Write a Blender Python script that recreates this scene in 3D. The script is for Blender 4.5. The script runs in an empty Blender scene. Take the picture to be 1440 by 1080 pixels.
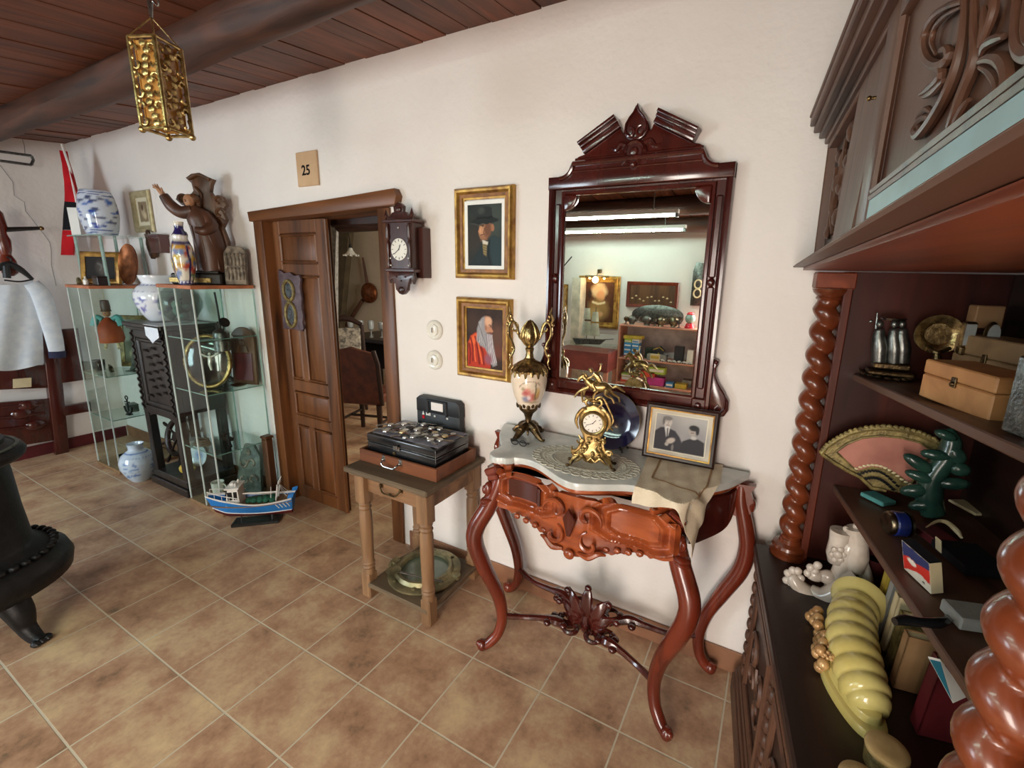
import bpy, bmesh, math, random
import numpy as np
from mathutils import Vector, Matrix, Euler

PI = math.pi
RND = random.Random(11)
S = bpy.context.scene
COL = S.collection

# ---------------------------------------------------------------- camera
F, CX, CY = 631.878, 756.642, 529.397            # focal length and principal point in pixels of 1440 x 1080
CAM = Vector((1.6541, -1.8193, 1.6297))
RX = Vector((0.8806565, 0.4731852, 0.0232374))   # camera right
RD = Vector((0.1233108, -0.1815860, -0.9756131))  # camera down
RF = Vector((-0.4574261, 0.8620454, -0.2182637))  # camera forward
cam = bpy.data.cameras.new('camera')
cam.sensor_width = 36.0
cam.sensor_fit = 'HORIZONTAL'
cam.lens = 36.0 * F / 1440.0
cam.shift_x = (720 - CX) / 1440.0
cam.shift_y = (CY - 540) / 1440.0
cam.clip_start = 0.02
camo = bpy.data.objects.new('camera', cam)
COL.objects.link(camo)
M = Matrix.Identity(4)
for i in range(3):
    M[i][0], M[i][1], M[i][2], M[i][3] = RX[i], -RD[i], -RF[i], CAM[i]
camo.matrix_world = M
S.camera = camo

# ---------------------------------------------------------------- world, exposure, lights
S.view_settings.view_transform = 'Standard'
S.view_settings.look = 'None'
S.view_settings.gamma = 1.0
S.view_settings.exposure = 0.0
w = bpy.data.worlds.new('world')
S.world = w
w.use_nodes = True
w.node_tree.nodes['Background'].inputs[0].default_value = (0.62, 0.78, 1.0, 1)
w.node_tree.nodes['Background'].inputs[1].default_value = 0.35


def area(name, loc, target, sx, sy, energy, color):
    l = bpy.data.lights.new(name, 'AREA')
    l.shape = 'RECTANGLE'
    l.size, l.size_y, l.energy, l.color = sx, sy, energy, color
    o = bpy.data.objects.new(name, l)
    COL.objects.link(o)
    o.location = loc
    o.rotation_euler = (Vector(target) - Vector(loc)).to_track_quat('-Z', 'Y').to_euler()
    return o


# daylight through the window and the doorway of the wall behind the camera, and a lamp added in the next room
area('daylight_window', (-2.55, -4.08, 1.35), (-2.0, -1.6, 0.0), 1.5, 1.3, 95, (0.78, 0.91, 1.0))
area('daylight_doorway', (1.45, -4.08, 1.05), (0.7, -1.9, 0.0), 0.85, 2.0, 112, (1.0, 0.90, 0.80))
area('next_room_fill', (-0.2, 2.0, 1.5), (-3.0, 2.6, 1.0), 1.0, 1.2, 46, (1.0, 0.93, 0.82))  # unseen source, put in to brighten the next room


# ---------------------------------------------------------------- colours and materials
def lin(c):
    r = []
    for v in c[:3]:
        v = v / 255.0
        r.append(v / 12.92 if v <= 0.04045 else ((v + 0.055) / 1.055) ** 2.4)
    return (r[0], r[1], r[2], 1.0)


def new_mat(name):
    m = bpy.data.materials.new(name)
    m.use_nodes = True
    nt = m.node_tree
    return m, nt, nt.nodes['Principled BSDF']


def nd(nt, typ, **kw):
    n = nt.nodes.new(typ)
    for k, v in kw.items():
        if k in n.inputs:
            n.inputs[k].default_value = v
        else:
            setattr(n, k, v)
    return n


def plain(name, c, rough=0.5, metal=0.0, c2=None, scale=8.0, bump=0.0, bscale=None, spec=0.5, coat=0.0, detail=4.0):
    m, nt, b = new_mat(name)
    b.inputs['Roughness'].default_value = rough
    b.inputs['Metallic'].default_value = metal
    b.inputs['Specular IOR Level'].default_value = spec
    b.inputs['Coat Weight'].default_value = coat
    b.inputs['Coat Roughness'].default_value = 0.12
    tc = nd(nt, 'ShaderNodeTexCoord')
    n = nd(nt, 'ShaderNodeTexNoise', Scale=scale, Detail=detail)
    nt.links.new(tc.outputs['Object'], n.inputs['Vector'])
    r = nd(nt, 'ShaderNodeValToRGB')
    if c2 is None:
        c2 = tuple(v * 0.82 for v in c)
    r.color_ramp.elements[0].position, r.color_ramp.elements[1].position = 0.35, 0.65
    r.color_ramp.elements[0].color = lin(c2)
    r.color_ramp.elements[1].color = lin(c)
    nt.links.new(n.outputs['Fac'], r.inputs['Fac'])
    nt.links.new(r.outputs['Color'], b.inputs['Base Color'])
    if bump:
        n2 = nd(nt, 'ShaderNodeTexNoise', Scale=bscale or scale * 4, Detail=5.0)
        nt.links.new(tc.outputs['Object'], n2.inputs['Vector'])
        bp = nd(nt, 'ShaderNodeBump', Strength=bump, Distance=0.01)
        nt.links.new(n2.outputs['Fac'], bp.inputs['Height'])
        nt.links.new(bp.outputs['Normal'], b.inputs['Normal'])
    return m


def wood(name, c, c2, axis='z', rough=0.4, scale=14.0, coat=0.0, bump=0.08, spec=0.5, stretch=0.09, c3=None):
    m, nt, b = new_mat(name)
    b.inputs['Roughness'].default_value = rough
    b.inputs['Specular IOR Level'].default_value = spec
    b.inputs['Coat Weight'].default_value = coat
    b.inputs['Coat Roughness'].default_value = 0.1
    tc = nd(nt, 'ShaderNodeTexCoord')
    mp = nd(nt, 'ShaderNodeMapping')
    s = [1, 1, 1]
    s['xyz'.index(axis)] = stretch
    mp.inputs['Scale'].default_value = s
    nt.links.new(tc.outputs['Object'], mp.inputs['Vector'])
    n = nd(nt, 'ShaderNodeTexNoise', Scale=scale, Detail=6.0, Distortion=0.8)
    nt.links.new(mp.outputs['Vector'], n.inputs['Vector'])
    r = nd(nt, 'ShaderNodeValToRGB')
    e = r.color_ramp.elements
    e[0].position, e[1].position = 0.3, 0.68
    e[0].color, e[1].color = lin(c2), lin(c)
    if c3:
        k = e.new(0.48)
        k.color = lin(c3)
    nt.links.new(n.outputs['Fac'], r.inputs['Fac'])
    nt.links.new(r.outputs['Color'], b.inputs['Base Color'])
    if bump:
        bp = nd(nt, 'ShaderNodeBump', Strength=bump, Distance=0.01)
        nt.links.new(n.outputs['Fac'], bp.inputs['Height'])
        nt.links.new(bp.outputs['Normal'], b.inputs['Normal'])
    return m


def painted(name, rough=0.45, metal=0.0, coat=0.0, spec=0.5):
    """colour of a picture or a decoration, kept on the mesh as colour attribute «paint»"""
    m, nt, b = new_mat(name)
    b.inputs['Roughness'].default_value = rough
    b.inputs['Metallic'].default_value = metal
    b.inputs['Coat Weight'].default_value = coat
    b.inputs['Specular IOR Level'].default_value = spec
    a = nd(nt, 'ShaderNodeAttribute', attribute_name='paint')
    nt.links.new(a.outputs['Color'], b.inputs['Base Color'])
    return m


def thin_glass(name, tint=(0.93, 0.97, 0.95), refl=0.09):
    m = bpy.data.materials.new(name)
    m.use_nodes = True
    nt = m.node_tree
    nt.nodes.remove(nt.nodes['Principled BSDF'])
    out = nt.nodes['Material Output']
    t = nd(nt, 'ShaderNodeBsdfTransparent')
    t.inputs[0].default_value = (*tint, 1)
    g = nd(nt, 'ShaderNodeBsdfGlossy')
    g.inputs['Roughness'].default_value = 0.02
    fr = nd(nt, 'ShaderNodeFresnel', IOR=1.45)
    mx = nd(nt, 'ShaderNodeMixShader')
    ge = nd(nt, 'ShaderNodeNewGeometry')             # reflection on the outer faces only
    inv = nd(nt, 'ShaderNodeMath', operation='SUBTRACT')
    inv.inputs[0].default_value = 1.0
    nt.links.new(ge.outputs['Backfacing'], inv.inputs[1])
    ml = nd(nt, 'ShaderNodeMath', operation='MULTIPLY')
    nt.links.new(fr.outputs[0], ml.inputs[0])
    nt.links.new(inv.outputs[0], ml.inputs[1])
    nt.links.new(ml.outputs[0], mx.inputs[0])
    nt.links.new(t.outputs[0], mx.inputs[1])
    nt.links.new(g.outputs[0], mx.inputs[2])
    nt.links.new(mx.outputs[0], out.inputs['Surface'])
    return m


def glow(name, c, strength):
    m, nt, b = new_mat(name)
    b.inputs['Base Color'].default_value = (0.8, 0.8, 0.8, 1)
    b.inputs['Emission Color'].default_value = lin(c)
    b.inputs['Emission Strength'].default_value = strength
    return m


# ---------------------------------------------------------------- pixels of the photograph to points of the room
def ray(u, v):
    return RX * ((u - CX) / F) + RD * ((v - CY) / F) + RF


def atY(u, v, y=0.0):
    d = ray(u, v)
    return CAM + d * ((y - CAM.y) / d.y)


def atZ(u, v, z=0.0):
    d = ray(u, v)
    return CAM + d * ((z - CAM.z) / d.z)


def atX(u, v, x):
    d = ray(u, v)
    return CAM + d * ((x - CAM.x) / d.x)


def V(*a):
    return Vector(a)


# ---------------------------------------------------------------- mesh builder
class MB:
    def __init__(s):
        s.bm = bmesh.new()

    def _new(s, n0):
        s.bm.verts.ensure_lookup_table()
        return s.bm.verts[n0:]

    def box(s, c, size, rot=None, bev=0.0, seg=1):
        n0 = len(s.bm.verts)
        t = bmesh.new()
        bmesh.ops.create_cube(t, size=1.0)
        bmesh.ops.scale(t, vec=Vector(size), verts=t.verts)
        if bev > 0:
            bmesh.ops.bevel(t, geom=list(t.edges), offset=min(bev, 0.45 * min(size)), segments=seg, affect='EDGES', profile=0.5)
        m = Matrix.Translation(Vector(c))
        if rot is not None:
            m = m @ (Euler(rot).to_matrix().to_4x4() if len(rot) == 3 and not isinstance(rot, Matrix) else rot)
        bmesh.ops.transform(t, matrix=m, verts=t.verts)
        s.join(t)
        return s

    def bb(s, x0, x1, y0, y1, z0, z1, bev=0.0, seg=1):
        return s.box(((x0 + x1) / 2, (y0 + y1) / 2, (z0 + z1) / 2), (abs(x1 - x0), abs(y1 - y0), abs(z1 - z0)), None, bev, seg)

    def join(s, t):
        me = bpy.data.meshes.new('t')
        t.to_mesh(me)
        t.free()
        s.bm.from_mesh(me)
        bpy.data.meshes.remove(me)

    def poly(s, pts):
        vs = [s.bm.verts.new(Vector(p)) for p in pts]
        return s.bm.faces.new(vs)

    def prism(s, pts, d, bev=0.0):
        """closed outline pts (3D, coplanar) extruded along vector d; bev rounds the far rim"""
        d = Vector(d)
        n = len(pts)
        P = [Vector(p) for p in pts]
        a = [s.bm.verts.new(p) for p in P]
        rings = [a]
        if bev > 0:
            c = sum(P, Vector()) / n
            nn = d.normalized()
            ins = []
            for i in range(n):
                e1 = (P[i] - P[i - 1]).normalized()
                e2 = (P[(i + 1) % n] - P[i]).normalized()
                m1, m2 = nn.cross(e1), nn.cross(e2)
                m = (m1 + m2)
                if m.length < 1e-6:
                    m = m1
                m.normalize()
                ins.append(m)
            area2 = sum((P[i].cross(P[(i + 1) % n])).dot(nn) for i in range(n))
            sg = 1 if area2 > 0 else -1
            L = d.length
            r1 = [s.bm.verts.new(p + d * ((L - bev) / L)) for p in P]
            r2 = [s.bm.verts.new(p + d * ((L - bev * .3) / L) + ins[i] * sg * bev * .3) for i, p in enumerate(P)]
            r3 = [s.bm.verts.new(p + d + ins[i] * sg * bev) for i, p in enumerate(P)]
            rings += [r1, r2, r3]
        else:
            rings.append([s.bm.verts.new(p + d) for p in P])
        for r, q in zip(rings, rings[1:]):
            for i in range(n):
                s.bm.faces.new((r[i], r[(i + 1) % n], q[(i + 1) % n], q[i]))
        f1 = s.bm.faces.new(list(reversed(rings[0])))
        f2 = s.bm.faces.new(rings[-1])
        f1.normal_update()
        f2.normal_update()
        bmesh.ops.triangulate(s.bm, faces=[f1, f2], ngon_method='EAR_CLIP')
        return s

    def tube(s, pts, rad, n=8, cap=True, flat=1.0, up=None):
        """tube along pts; rad a number or one per point; flat squeezes one axis"""
        P = [Vector(p) for p in pts]
        if not hasattr(rad, '__len__'):
            rad = [rad] * len(P)
        rings = []
        ref = Vector(up) if up is not None else None
        for i, p in enumerate(P):
            t = (P[min(i + 1, len(P) - 1)] - P[max(i - 1, 0)])
            if t.length < 1e-9:
                t = Vector((0, 0, 1))
            t.normalize()
            if ref is None:
                ref = t.orthogonal()
            u = ref - t * ref.dot(t)
            if u.length < 1e-6:
                u = t.orthogonal()
            u.normalize()
            w_ = t.cross(u)
            if up is None:
                ref = u
            rings.append([s.bm.verts.new(p + u * (rad[i] * flat * math.cos(2 * PI * k / n)) + w_ * (rad[i] * math.sin(2 * PI * k / n))) for k in range(n)])
        for r, q in zip(rings, rings[1:]):
            for k in range(n):
                s.bm.faces.new((r[k], r[(k + 1) % n], q[(k + 1) % n], q[k]))
        if cap:
            s.bm.faces.new(list(reversed(rings[0])))
            s.bm.faces.new(rings[-1])
        return s

    def cyl(s, p0, p1, r0, r1=None, n=16):
        return s.tube([p0, p1], [r0, r0 if r1 is None else r1], n)

    def lathe(s, prof, c=(0, 0, 0), n=32, axis='z', m=None, cap=True, a0=0.0, a1=2 * PI):
        """profile [(r, z)...] turned about a vertical axis through c"""
        full = abs(a1 - a0 - 2 * PI) < 1e-6
        nn = n if full else n + 1
        rings = []
        c = Vector(c)
        for r, z in prof:
            ring = []
            for k in range(nn):
                a = a0 + (a1 - a0) * k / n
                p = Vector((r * math.cos(a), r * math.sin(a), z))
                if axis == 'y':
                    p = Vector((p.x, p.z, p.y))
                elif axis == 'x':
                    p = Vector((p.z, p.x, p.y))
                if m is not None:
                    p = m @ p
                ring.append(s.bm.verts.new(p + c))
            rings.append(ring)
        for r, q in zip(rings, rings[1:]):
            for k in range(nn if full else nn - 1):
                s.bm.faces.new((r[k], r[(k + 1) % nn], q[(k + 1) % nn], q[k]))
        if cap and full:
            if prof[0][0] > 1e-6:
                s.bm.faces.new(list(reversed(rings[0])))
            if prof[-1][0] > 1e-6:
                s.bm.faces.new(rings[-1])
        return s

    def ball(s, c, r, n=12, rot=None):
        if not hasattr(r, '__len__'):
            r = (r, r, r)
        t = bmesh.new()
        bmesh.ops.create_uvsphere(t, u_segments=n, v_segments=max(6, n // 2 + 2), radius=1.0)
        bmesh.ops.scale(t, vec=Vector(r), verts=t.verts)
        m = Matrix.Translation(Vector(c))
        if rot is not None:
            m = m @ Euler(rot).to_matrix().to_4x4()
        bmesh.ops.transform(t, matrix=m, verts=t.verts)
        s.join(t)
        return s

    def grid(s, fn, nu, nv, thick=None):
        """surface fn(u, v), u and v in 0..1"""
        g = [[s.bm.verts.new(Vector(fn(i / nu, j / nv))) for j in range(nv + 1)] for i in range(nu + 1)]
        for i in range(nu):
            for j in range(nv):
                s.bm.faces.new((g[i][j], g[i + 1][j], g[i + 1][j + 1], g[i][j + 1]))
        return s

    def xf(s, m):
        bmesh.ops.transform(s.bm, matrix=m, verts=s.bm.verts)
        return s

    def warp(s, fn):
        for v in s.bm.verts:
            v.co = Vector(fn(v.co))
        return s

    def solid(s, d):
        """gives an open sheet a thickness"""
        bmesh.ops.recalc_face_normals(s.bm, faces=s.bm.faces)
        geom = list(s.bm.faces)
        bmesh.ops.solidify(s.bm, geom=geom, thickness=d)
        return s

    def merge(s, d=1e-5):
        bmesh.ops.remove_doubles(s.bm, verts=s.bm.verts, dist=d)
        return s


def spiral(c, r0, r1, a0, a1, n=24, ax=(1, 0, 0), ay=(0, 0, 1)):
    c, ax, ay = Vector(c), Vector(ax), Vector(ay)
    out = []
    for i in range(n + 1):
        t = i / n
        a = a0 + (a1 - a0) * t
        r = r0 + (r1 - r0) * t
        out.append(c + ax * (r * math.cos(a)) + ay * (r * math.sin(a)))
    return out


def curve(pts, n=8):
    """Catmull-Rom through pts"""
    P = [Vector(p) for p in pts]
    P = [P[0] * 2 - P[1]] + P + [P[-1] * 2 - P[-2]]
    out = []
    for i in range(1, len(P) - 2):
        for k in range(n):
            t = k / n
            a, b, c, d = P[i - 1], P[i], P[i + 1], P[i + 2]
            out.append(0.5 * ((2 * b) + (c - a) * t + (2 * a - 5 * b + 4 * c - d) * t * t + (3 * b - a - 3 * c + d) * t ** 3))
    out.append(P[-2])
    return out


def lerpl(a, n):
    """resamples list of numbers a to n values"""
    return [float(v) for v in np.interp(np.linspace(0, len(a) - 1, n), range(len(a)), a)]


# ---------------------------------------------------------------- things, parts, setting
def link(o, parent=None):
    COL.objects.link(o)
    if parent is not None:
        o.parent = parent
    return o


def mesh_obj(name, mb, mat, parent=None, smooth=35, paint=None):
    bm = mb.bm
    bmesh.ops.recalc_face_normals(bm, faces=bm.faces)
    me = bpy.data.meshes.new(name)
    bm.to_mesh(me)
    bm.free()
    if mat is not None:
        me.materials.append(mat)
    if smooth:
        me.polygons.foreach_set('use_smooth', [True] * len(me.polygons))
        try:
            me.set_sharp_from_angle(angle=math.radians(smooth))
        except Exception:
            pass
    if paint is not None:
        co = np.empty(len(me.vertices) * 3)
        me.vertices.foreach_get('co', co)
        c = paint(co.reshape(-1, 3))
        at = me.color_attributes.new('paint', 'FLOAT_COLOR', 'POINT')
        at.data.foreach_set('color', np.concatenate([c, np.ones((len(c), 1))], 1).astype(np.float32).ravel())
    o = bpy.data.objects.new(name, me)
    return link(o, parent)


def thing(name, label, cat, loc=(0, 0, 0), rz=0.0, group=None, rot=None):
    o = bpy.data.objects.new(name, None)
    o.empty_display_size = 0.05
    link(o)
    o.location = loc
    o.rotation_euler = rot if rot is not None else (0, 0, rz)
    return tag(o, label, cat, group)


def tag(o, label, cat, group=None):
    o['label'] = label
    o['category'] = cat
    if group:
        o['group'] = group
    return o


def rootm(o):
    return Matrix.Translation(o.location) @ o.rotation_euler.to_matrix().to_4x4()


def part(name, mb, mat, parent, world=False, label=None, smooth=35, paint=None, root=None):
    """mb in the coordinates of the thing, or of the room with world=True"""
    if world:
        r = root or parent
        while r.parent is not None:
            r = r.parent
        mb.xf(rootm(r).inverted())
    o = mesh_obj(name, mb, mat, parent, smooth, paint)
    if label:
        o['label'] = label
    return o


def solo(name, label, cat, mb, mat, loc=(0, 0, 0), rz=0.0, group=None, smooth=35, paint=None, rot=None, world=False):
    """a thing that is one mesh"""
    if world:
        mb.xf((Matrix.Translation(Vector(loc)) @ Euler(rot or (0, 0, rz)).to_matrix().to_4x4()).inverted())
    o = mesh_obj(name, mb, mat, None, smooth, paint)
    o.location = loc
    o.rotation_euler = rot or (0, 0, rz)
    return tag(o, label, cat, group)


def struct(name, mb, mat, smooth=35):
    o = mesh_obj(name, mb, mat, None, smooth)
    o['kind'] = 'structure'
    return o


def dup(root, loc, label=None, group=None, rz=None, scale=None):
    r = root.copy()
    COL.objects.link(r)
    r.location = loc
    if rz is not None:
        r.rotation_euler = (0, 0, rz)
    if scale:
        r.scale = (scale,) * 3 if not hasattr(scale, '__len__') else scale
    if label:
        r['label'] = label
    if group:
        r['group'] = group
    for ch in list(root.children):
        c = ch.copy()
        COL.objects.link(c)
        c.parent = r
        for g in ch.children:
            d = g.copy()
            COL.objects.link(d)
            d.parent = c
    return r


# ---------------------------------------------------------------- pictures painted on a mesh
def linc(c):
    return np.array(lin(c)[:3])


def vnoise(x, y, seed=0):
    """cheap smooth noise -1..1"""
    r = np.random.RandomState(seed)
    out = np.zeros_like(x)
    for k in range(7):
        a, b, p = r.uniform(-1, 1), r.uniform(-1, 1), r.uniform(0, 6.28)
        f = 1.0 + 0.7 * k
        out += np.sin((a * x + b * y) * 6.28 * f + p) / (1 + 0.35 * k)
    return out / 3.0


class Paint:
    """strokes on a unit picture: x 0..1 to the right, y 0..1 upwards"""

    def __init__(s, bg, asp=1.0, wob=0.0, seed=1):
        s.bg, s.asp, s.wob, s.seed, s.L = bg, asp, wob, seed, []

    def e(s, cx, cy, rx, ry, c, soft=0.25, rot=0.0, op=1.0):
        s.L.append(('e', cx, cy, rx, ry, c, soft, rot, op))
        return s

    def p(s, pts, c, soft=0.01, op=1.0):
        s.L.append(('p', pts, c, soft, op))
        return s

    def l(s, pts, wd, c, soft=0.5, op=1.0):
        s.L.append(('l', pts, wd, c, soft, op))
        return s

    def noise(s, amp, fx=6, fy=6):
        s.L.append(('n', amp, fx, fy))
        return s

    def __call__(s, x, y):
        C = np.tile(linc(s.bg), (len(x), 1))
        xw = x + s.wob * vnoise(x * 4, y * 4, s.seed)
        yw = y + s.wob * vnoise(x * 4, y * 4, s.seed + 5)
        A = s.asp
        for st in s.L:
            if st[0] == 'e':
                _, cx, cy, rx, ry, c, soft, rot, op = st
                dx, dy = xw - cx, (yw - cy) * A
                ca, sa = math.cos(rot), math.sin(rot)
                d = np.sqrt(((dx * ca + dy * sa) / rx) ** 2 + ((-dx * sa + dy * ca) / ry) ** 2)
                a = np.clip((1 + soft / 2 - d) / max(soft, 1e-3), 0, 1) * op
            elif st[0] == 'p':
                _, pts, c, soft, op = st
                ins = np.zeros(len(x), bool)
                dm = np.full(len(x), 9.0)
                n = len(pts)
                for i in range(n):
                    x0, y0 = pts[i]
                    x1, y1 = pts[(i + 1) % n]
                    if y0 != y1:
                        k = ((y0 > yw) != (y1 > yw)) & (xw < (x1 - x0) * (yw - y0) / (y1 - y0) + x0)
                        ins ^= k
                    dm = np.minimum(dm, s.seg(xw, yw * A, x0, y0 * A, x1, y1 * A))
                sd = np.where(ins, dm, -dm)
                a = np.clip(0.5 + sd / max(soft, 1e-4), 0, 1) * op
            elif st[0] == 'l':
                _, pts, wd, c, soft, op = st
                dm = np.full(len(x), 9.0)
                for (x0, y0), (x1, y1) in zip(pts, pts[1:]):
                    dm = np.minimum(dm, s.seg(xw, yw * A, x0, y0 * A, x1, y1 * A))
                a = np.clip((1 + soft / 2 - dm / wd) / max(soft, 1e-3), 0, 1) * op
            else:
                _, amp, fx, fy = st
                C *= (1 + amp * vnoise(x * fx, y * fy, s.seed + 9))[:, None]
                continue
            C = C * (1 - a[:, None]) + linc(c) * a[:, None]
        return np.clip(C, 0, 1)

    @staticmethod
    def seg(x, y, x0, y0, x1, y1):
        vx, vy = x1 - x0, y1 - y0
        L = vx * vx + vy * vy + 1e-12
        t = np.clip(((x - x0) * vx + (y - y0) * vy) / L, 0, 1)
        return np.hypot(x - x0 - t * vx, y - y0 - t * vy)


PAINTED = painted('painted_picture', 0.6, spec=0.25)
PAINTED_GLOSS = painted('painted_glaze', 0.12, coat=0.5)
PAINTED_MATT = painted('painted_matt', 0.85, spec=0.2)


def picture(name, paint, w_, h_, o, ax, ay, parent, mat=None, n=90, world=False):
    """flat picture: corner o, width along ax, height along ay"""
    o, ax, ay = Vector(o), Vector(ax).normalized(), Vector(ay).normalized()
    mb = MB()
    nu, nv = n, int(n * h_ / w_)
    mb.grid(lambda u, v: o + ax * (u * w_) + ay * (v * h_), nu, nv)
    uv = np.array([(i / nu, j / nv) for i in range(nu + 1) for j in range(nv + 1)])
    return part(name, mb, mat or PAINTED, parent, world, smooth=0, paint=lambda co: paint(uv[:, 0], uv[:, 1]))


def frame_mb(w_, h_, o, ax, ay, nrm, prof):
    """mitred frame round the rectangle w x h at corner o; prof [(outward, forward)...] open profile"""
    o, ax, ay, nrm = Vector(o), Vector(ax).normalized(), Vector(ay).normalized(), Vector(nrm).normalized()
    mb = MB()
    cs = [(0, 0, -1, -1), (w_, 0, 1, -1), (w_, h_, 1, 1), (0, h_, -1, 1)]
    rings = [[mb.bm.verts.new(o + ax * (x + sx * a) + ay * (y + sy * a) + nrm * f) for a, f in prof] for x, y, sx, sy in cs]
    for i in range(4):
        r, q = rings[i], rings[(i + 1) % 4]
        for k in range(len(prof)):
            k2 = (k + 1) % len(prof)
            mb.bm.faces.new((r[k], q[k], q[k2], r[k2]))
    return mb


def text_mb(txt, size, o, ax, ay, nrm, depth=0.0006, bold=False):
    """lettering as mesh: starts at o, runs along ax"""
    cu = bpy.data.curves.new('lettering', 'FONT')
    cu.body = txt
    cu.size = size
    cu.extrude = depth
    cu.resolution_u = 3
    if bold:
        cu.offset = size * 0.02
    ob = bpy.data.objects.new('lettering', cu)
    COL.objects.link(ob)
    dg = bpy.context.evaluated_depsgraph_get()
    me = bpy.data.meshes.new_from_object(ob.evaluated_get(dg))
    bpy.data.objects.remove(ob)
    mb = MB()
    mb.bm.from_mesh(me)
    bpy.data.meshes.remove(me)
    ax, ay, nrm = Vector(ax).normalized(), Vector(ay).normalized(), Vector(nrm).normalized()
    m = Matrix.Identity(4)
    for i in range(3):
        m[i][0], m[i][1], m[i][2], m[i][3] = ax[i], ay[i], nrm[i], o[i]
    mb.xf(m)
    return mb

# ================================================================ MATERIALS
def tile_mat():
    m, nt, b = new_mat('terracotta_tiles')
    tc = nd(nt, 'ShaderNodeTexCoord')
    mp = nd(nt, 'ShaderNodeMapping')
    mp.inputs['Location'].default_value = (0.0, 0.4901, 0)
    nt.links.new(tc.outputs['Object'], mp.inputs['Vector'])
    br = nd(nt, 'ShaderNodeTexBrick', offset=0.0, squash=1.0)
    br.inputs['Scale'].default_value = 1.0
    br.inputs['Brick Width'].default_value = 0.33
    br.inputs['Row Height'].default_value = 0.33
    br.inputs['Mortar Size'].default_value = 0.0042
    br.inputs['Mortar Smooth'].default_value = 0.4
    br.inputs['Bias'].default_value = 0.0
    br.inputs['Color1'].default_value = (0, 0, 0, 1)
    br.inputs['Color2'].default_value = (1, 1, 1, 1)
    nt.links.new(mp.outputs['Vector'], br.inputs['Vector'])
    n1 = nd(nt, 'ShaderNodeTexNoise', Scale=5.0, Detail=8.0, Roughness=0.62)
    nt.links.new(tc.outputs['Object'], n1.inputs['Vector'])
    n2 = nd(nt, 'ShaderNodeTexNoise', Scale=38.0, Detail=6.0, Roughness=0.7)
    nt.links.new(tc.outputs['Object'], n2.inputs['Vector'])
    ad = nd(nt, 'ShaderNodeMath', operation='MULTIPLY_ADD')
    ad.inputs[1].default_value = 0.35
    nt.links.new(n2.outputs['Fac'], ad.inputs[0])
    nt.links.new(n1.outputs['Fac'], ad.inputs[2])
    a2 = nd(nt, 'ShaderNodeMath', operation='MULTIPLY_ADD')
    a2.inputs[1].default_value = 0.10
    nt.links.new(br.outputs['Color'], a2.inputs[0])
    nt.links.new(ad.outputs[0], a2.inputs[2])
    r = nd(nt, 'ShaderNodeValToRGB')
    e = r.color_ramp.elements
    e[0].position, e[0].color = 0.50, lin((122, 98, 76))
    e[1].position, e[1].color = 0.94, lin((214, 186, 144))
    for p, c in ((0.60, (164, 126, 98)), (0.70, (182, 144, 114)), (0.80, (196, 164, 130))):
        k = e.new(p)
        k.color = lin(c)
    nt.links.new(a2.outputs[0], r.inputs['Fac'])
    mx = nd(nt, 'ShaderNodeMix', data_type='RGBA')
    nt.links.new(br.outputs['Fac'], mx.inputs['Factor'])
    nt.links.new(r.outputs['Color'], mx.inputs['A'])
    mx.inputs['B'].default_value = lin((206, 194, 170))
    nt.links.new(mx.outputs['Result'], b.inputs['Base Color'])
    b.inputs['Roughness'].default_value = 0.42
    bp = nd(nt, 'ShaderNodeBump', Strength=0.35, Distance=0.004)
    sb = nd(nt, 'ShaderNodeMath', operation='MULTIPLY_ADD')
    sb.inputs[1].default_value = -1.0
    nt.links.new(br.outputs['Fac'], sb.inputs[0])
    nt.links.new(ad.outputs[0], sb.inputs[2])
    nt.links.new(sb.outputs[0], bp.inputs['Height'])
    nt.links.new(bp.outputs['Normal'], b.inputs['Normal'])
    return m


def plank_mat():
    m, nt, b = new_mat('ceiling_planks')
    tc = nd(nt, 'ShaderNodeTexCoord')
    mp = nd(nt, 'ShaderNodeMapping')
    mp.inputs['Scale'].default_value = (1, 0.08, 1)
    nt.links.new(tc.outputs['Object'], mp.inputs['Vector'])
    n = nd(nt, 'ShaderNodeTexNoise', Scale=22.0, Detail=7.0, Distortion=0.6)
    nt.links.new(mp.outputs['Vector'], n.inputs['Vector'])
    g = nd(nt, 'ShaderNodeNewGeometry')
    ad = nd(nt, 'ShaderNodeMath', operation='MULTIPLY_ADD')
    ad.inputs[1].default_value = 0.3
    nt.links.new(g.outputs['Random Per Island'], ad.inputs[0])
    nt.links.new(n.outputs['Fac'], ad.inputs[2])
    r = nd(nt, 'ShaderNodeValToRGB')
    e = r.color_ramp.elements
    e[0].position, e[0].color = 0.35, lin((66, 33, 19))
    e[1].position, e[1].color = 0.9, lin((126, 68, 38))
    nt.links.new(ad.outputs[0], r.inputs['Fac'])
    nt.links.new(r.outputs['Color'], b.inputs['Base Color'])
    b.inputs['Roughness'].default_value = 0.55
    bp = nd(nt, 'ShaderNodeBump', Strength=0.25, Distance=0.01)
    nt.links.new(n.outputs['Fac'], bp.inputs['Height'])
    nt.links.new(bp.outputs['Normal'], b.inputs['Normal'])
    return m


PLASTER = plain('white_plaster', (232, 225, 220), 0.85, c2=(225, 217, 211), scale=1.5, bump=0.35, bscale=26, spec=0.25)
PLASTER_BEIGE = plain('beige_plaster', (205, 192, 170), 0.85, c2=(196, 182, 160), scale=2, bump=0.3, bscale=20, spec=0.2)
SKIRT = plain('skirting_tile', (150, 106, 78), 0.5, c2=(122, 82, 60), scale=7)
BEAM = wood('beam_wood', (86, 50, 33), (44, 25, 17), 'x', 0.6, 16, bump=0.5, stretch=0.12)
DARK = plain('dark_gap', (22, 15, 11), 0.9)
CRACK = plain('crack', (166, 160, 150), 0.9)

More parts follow.
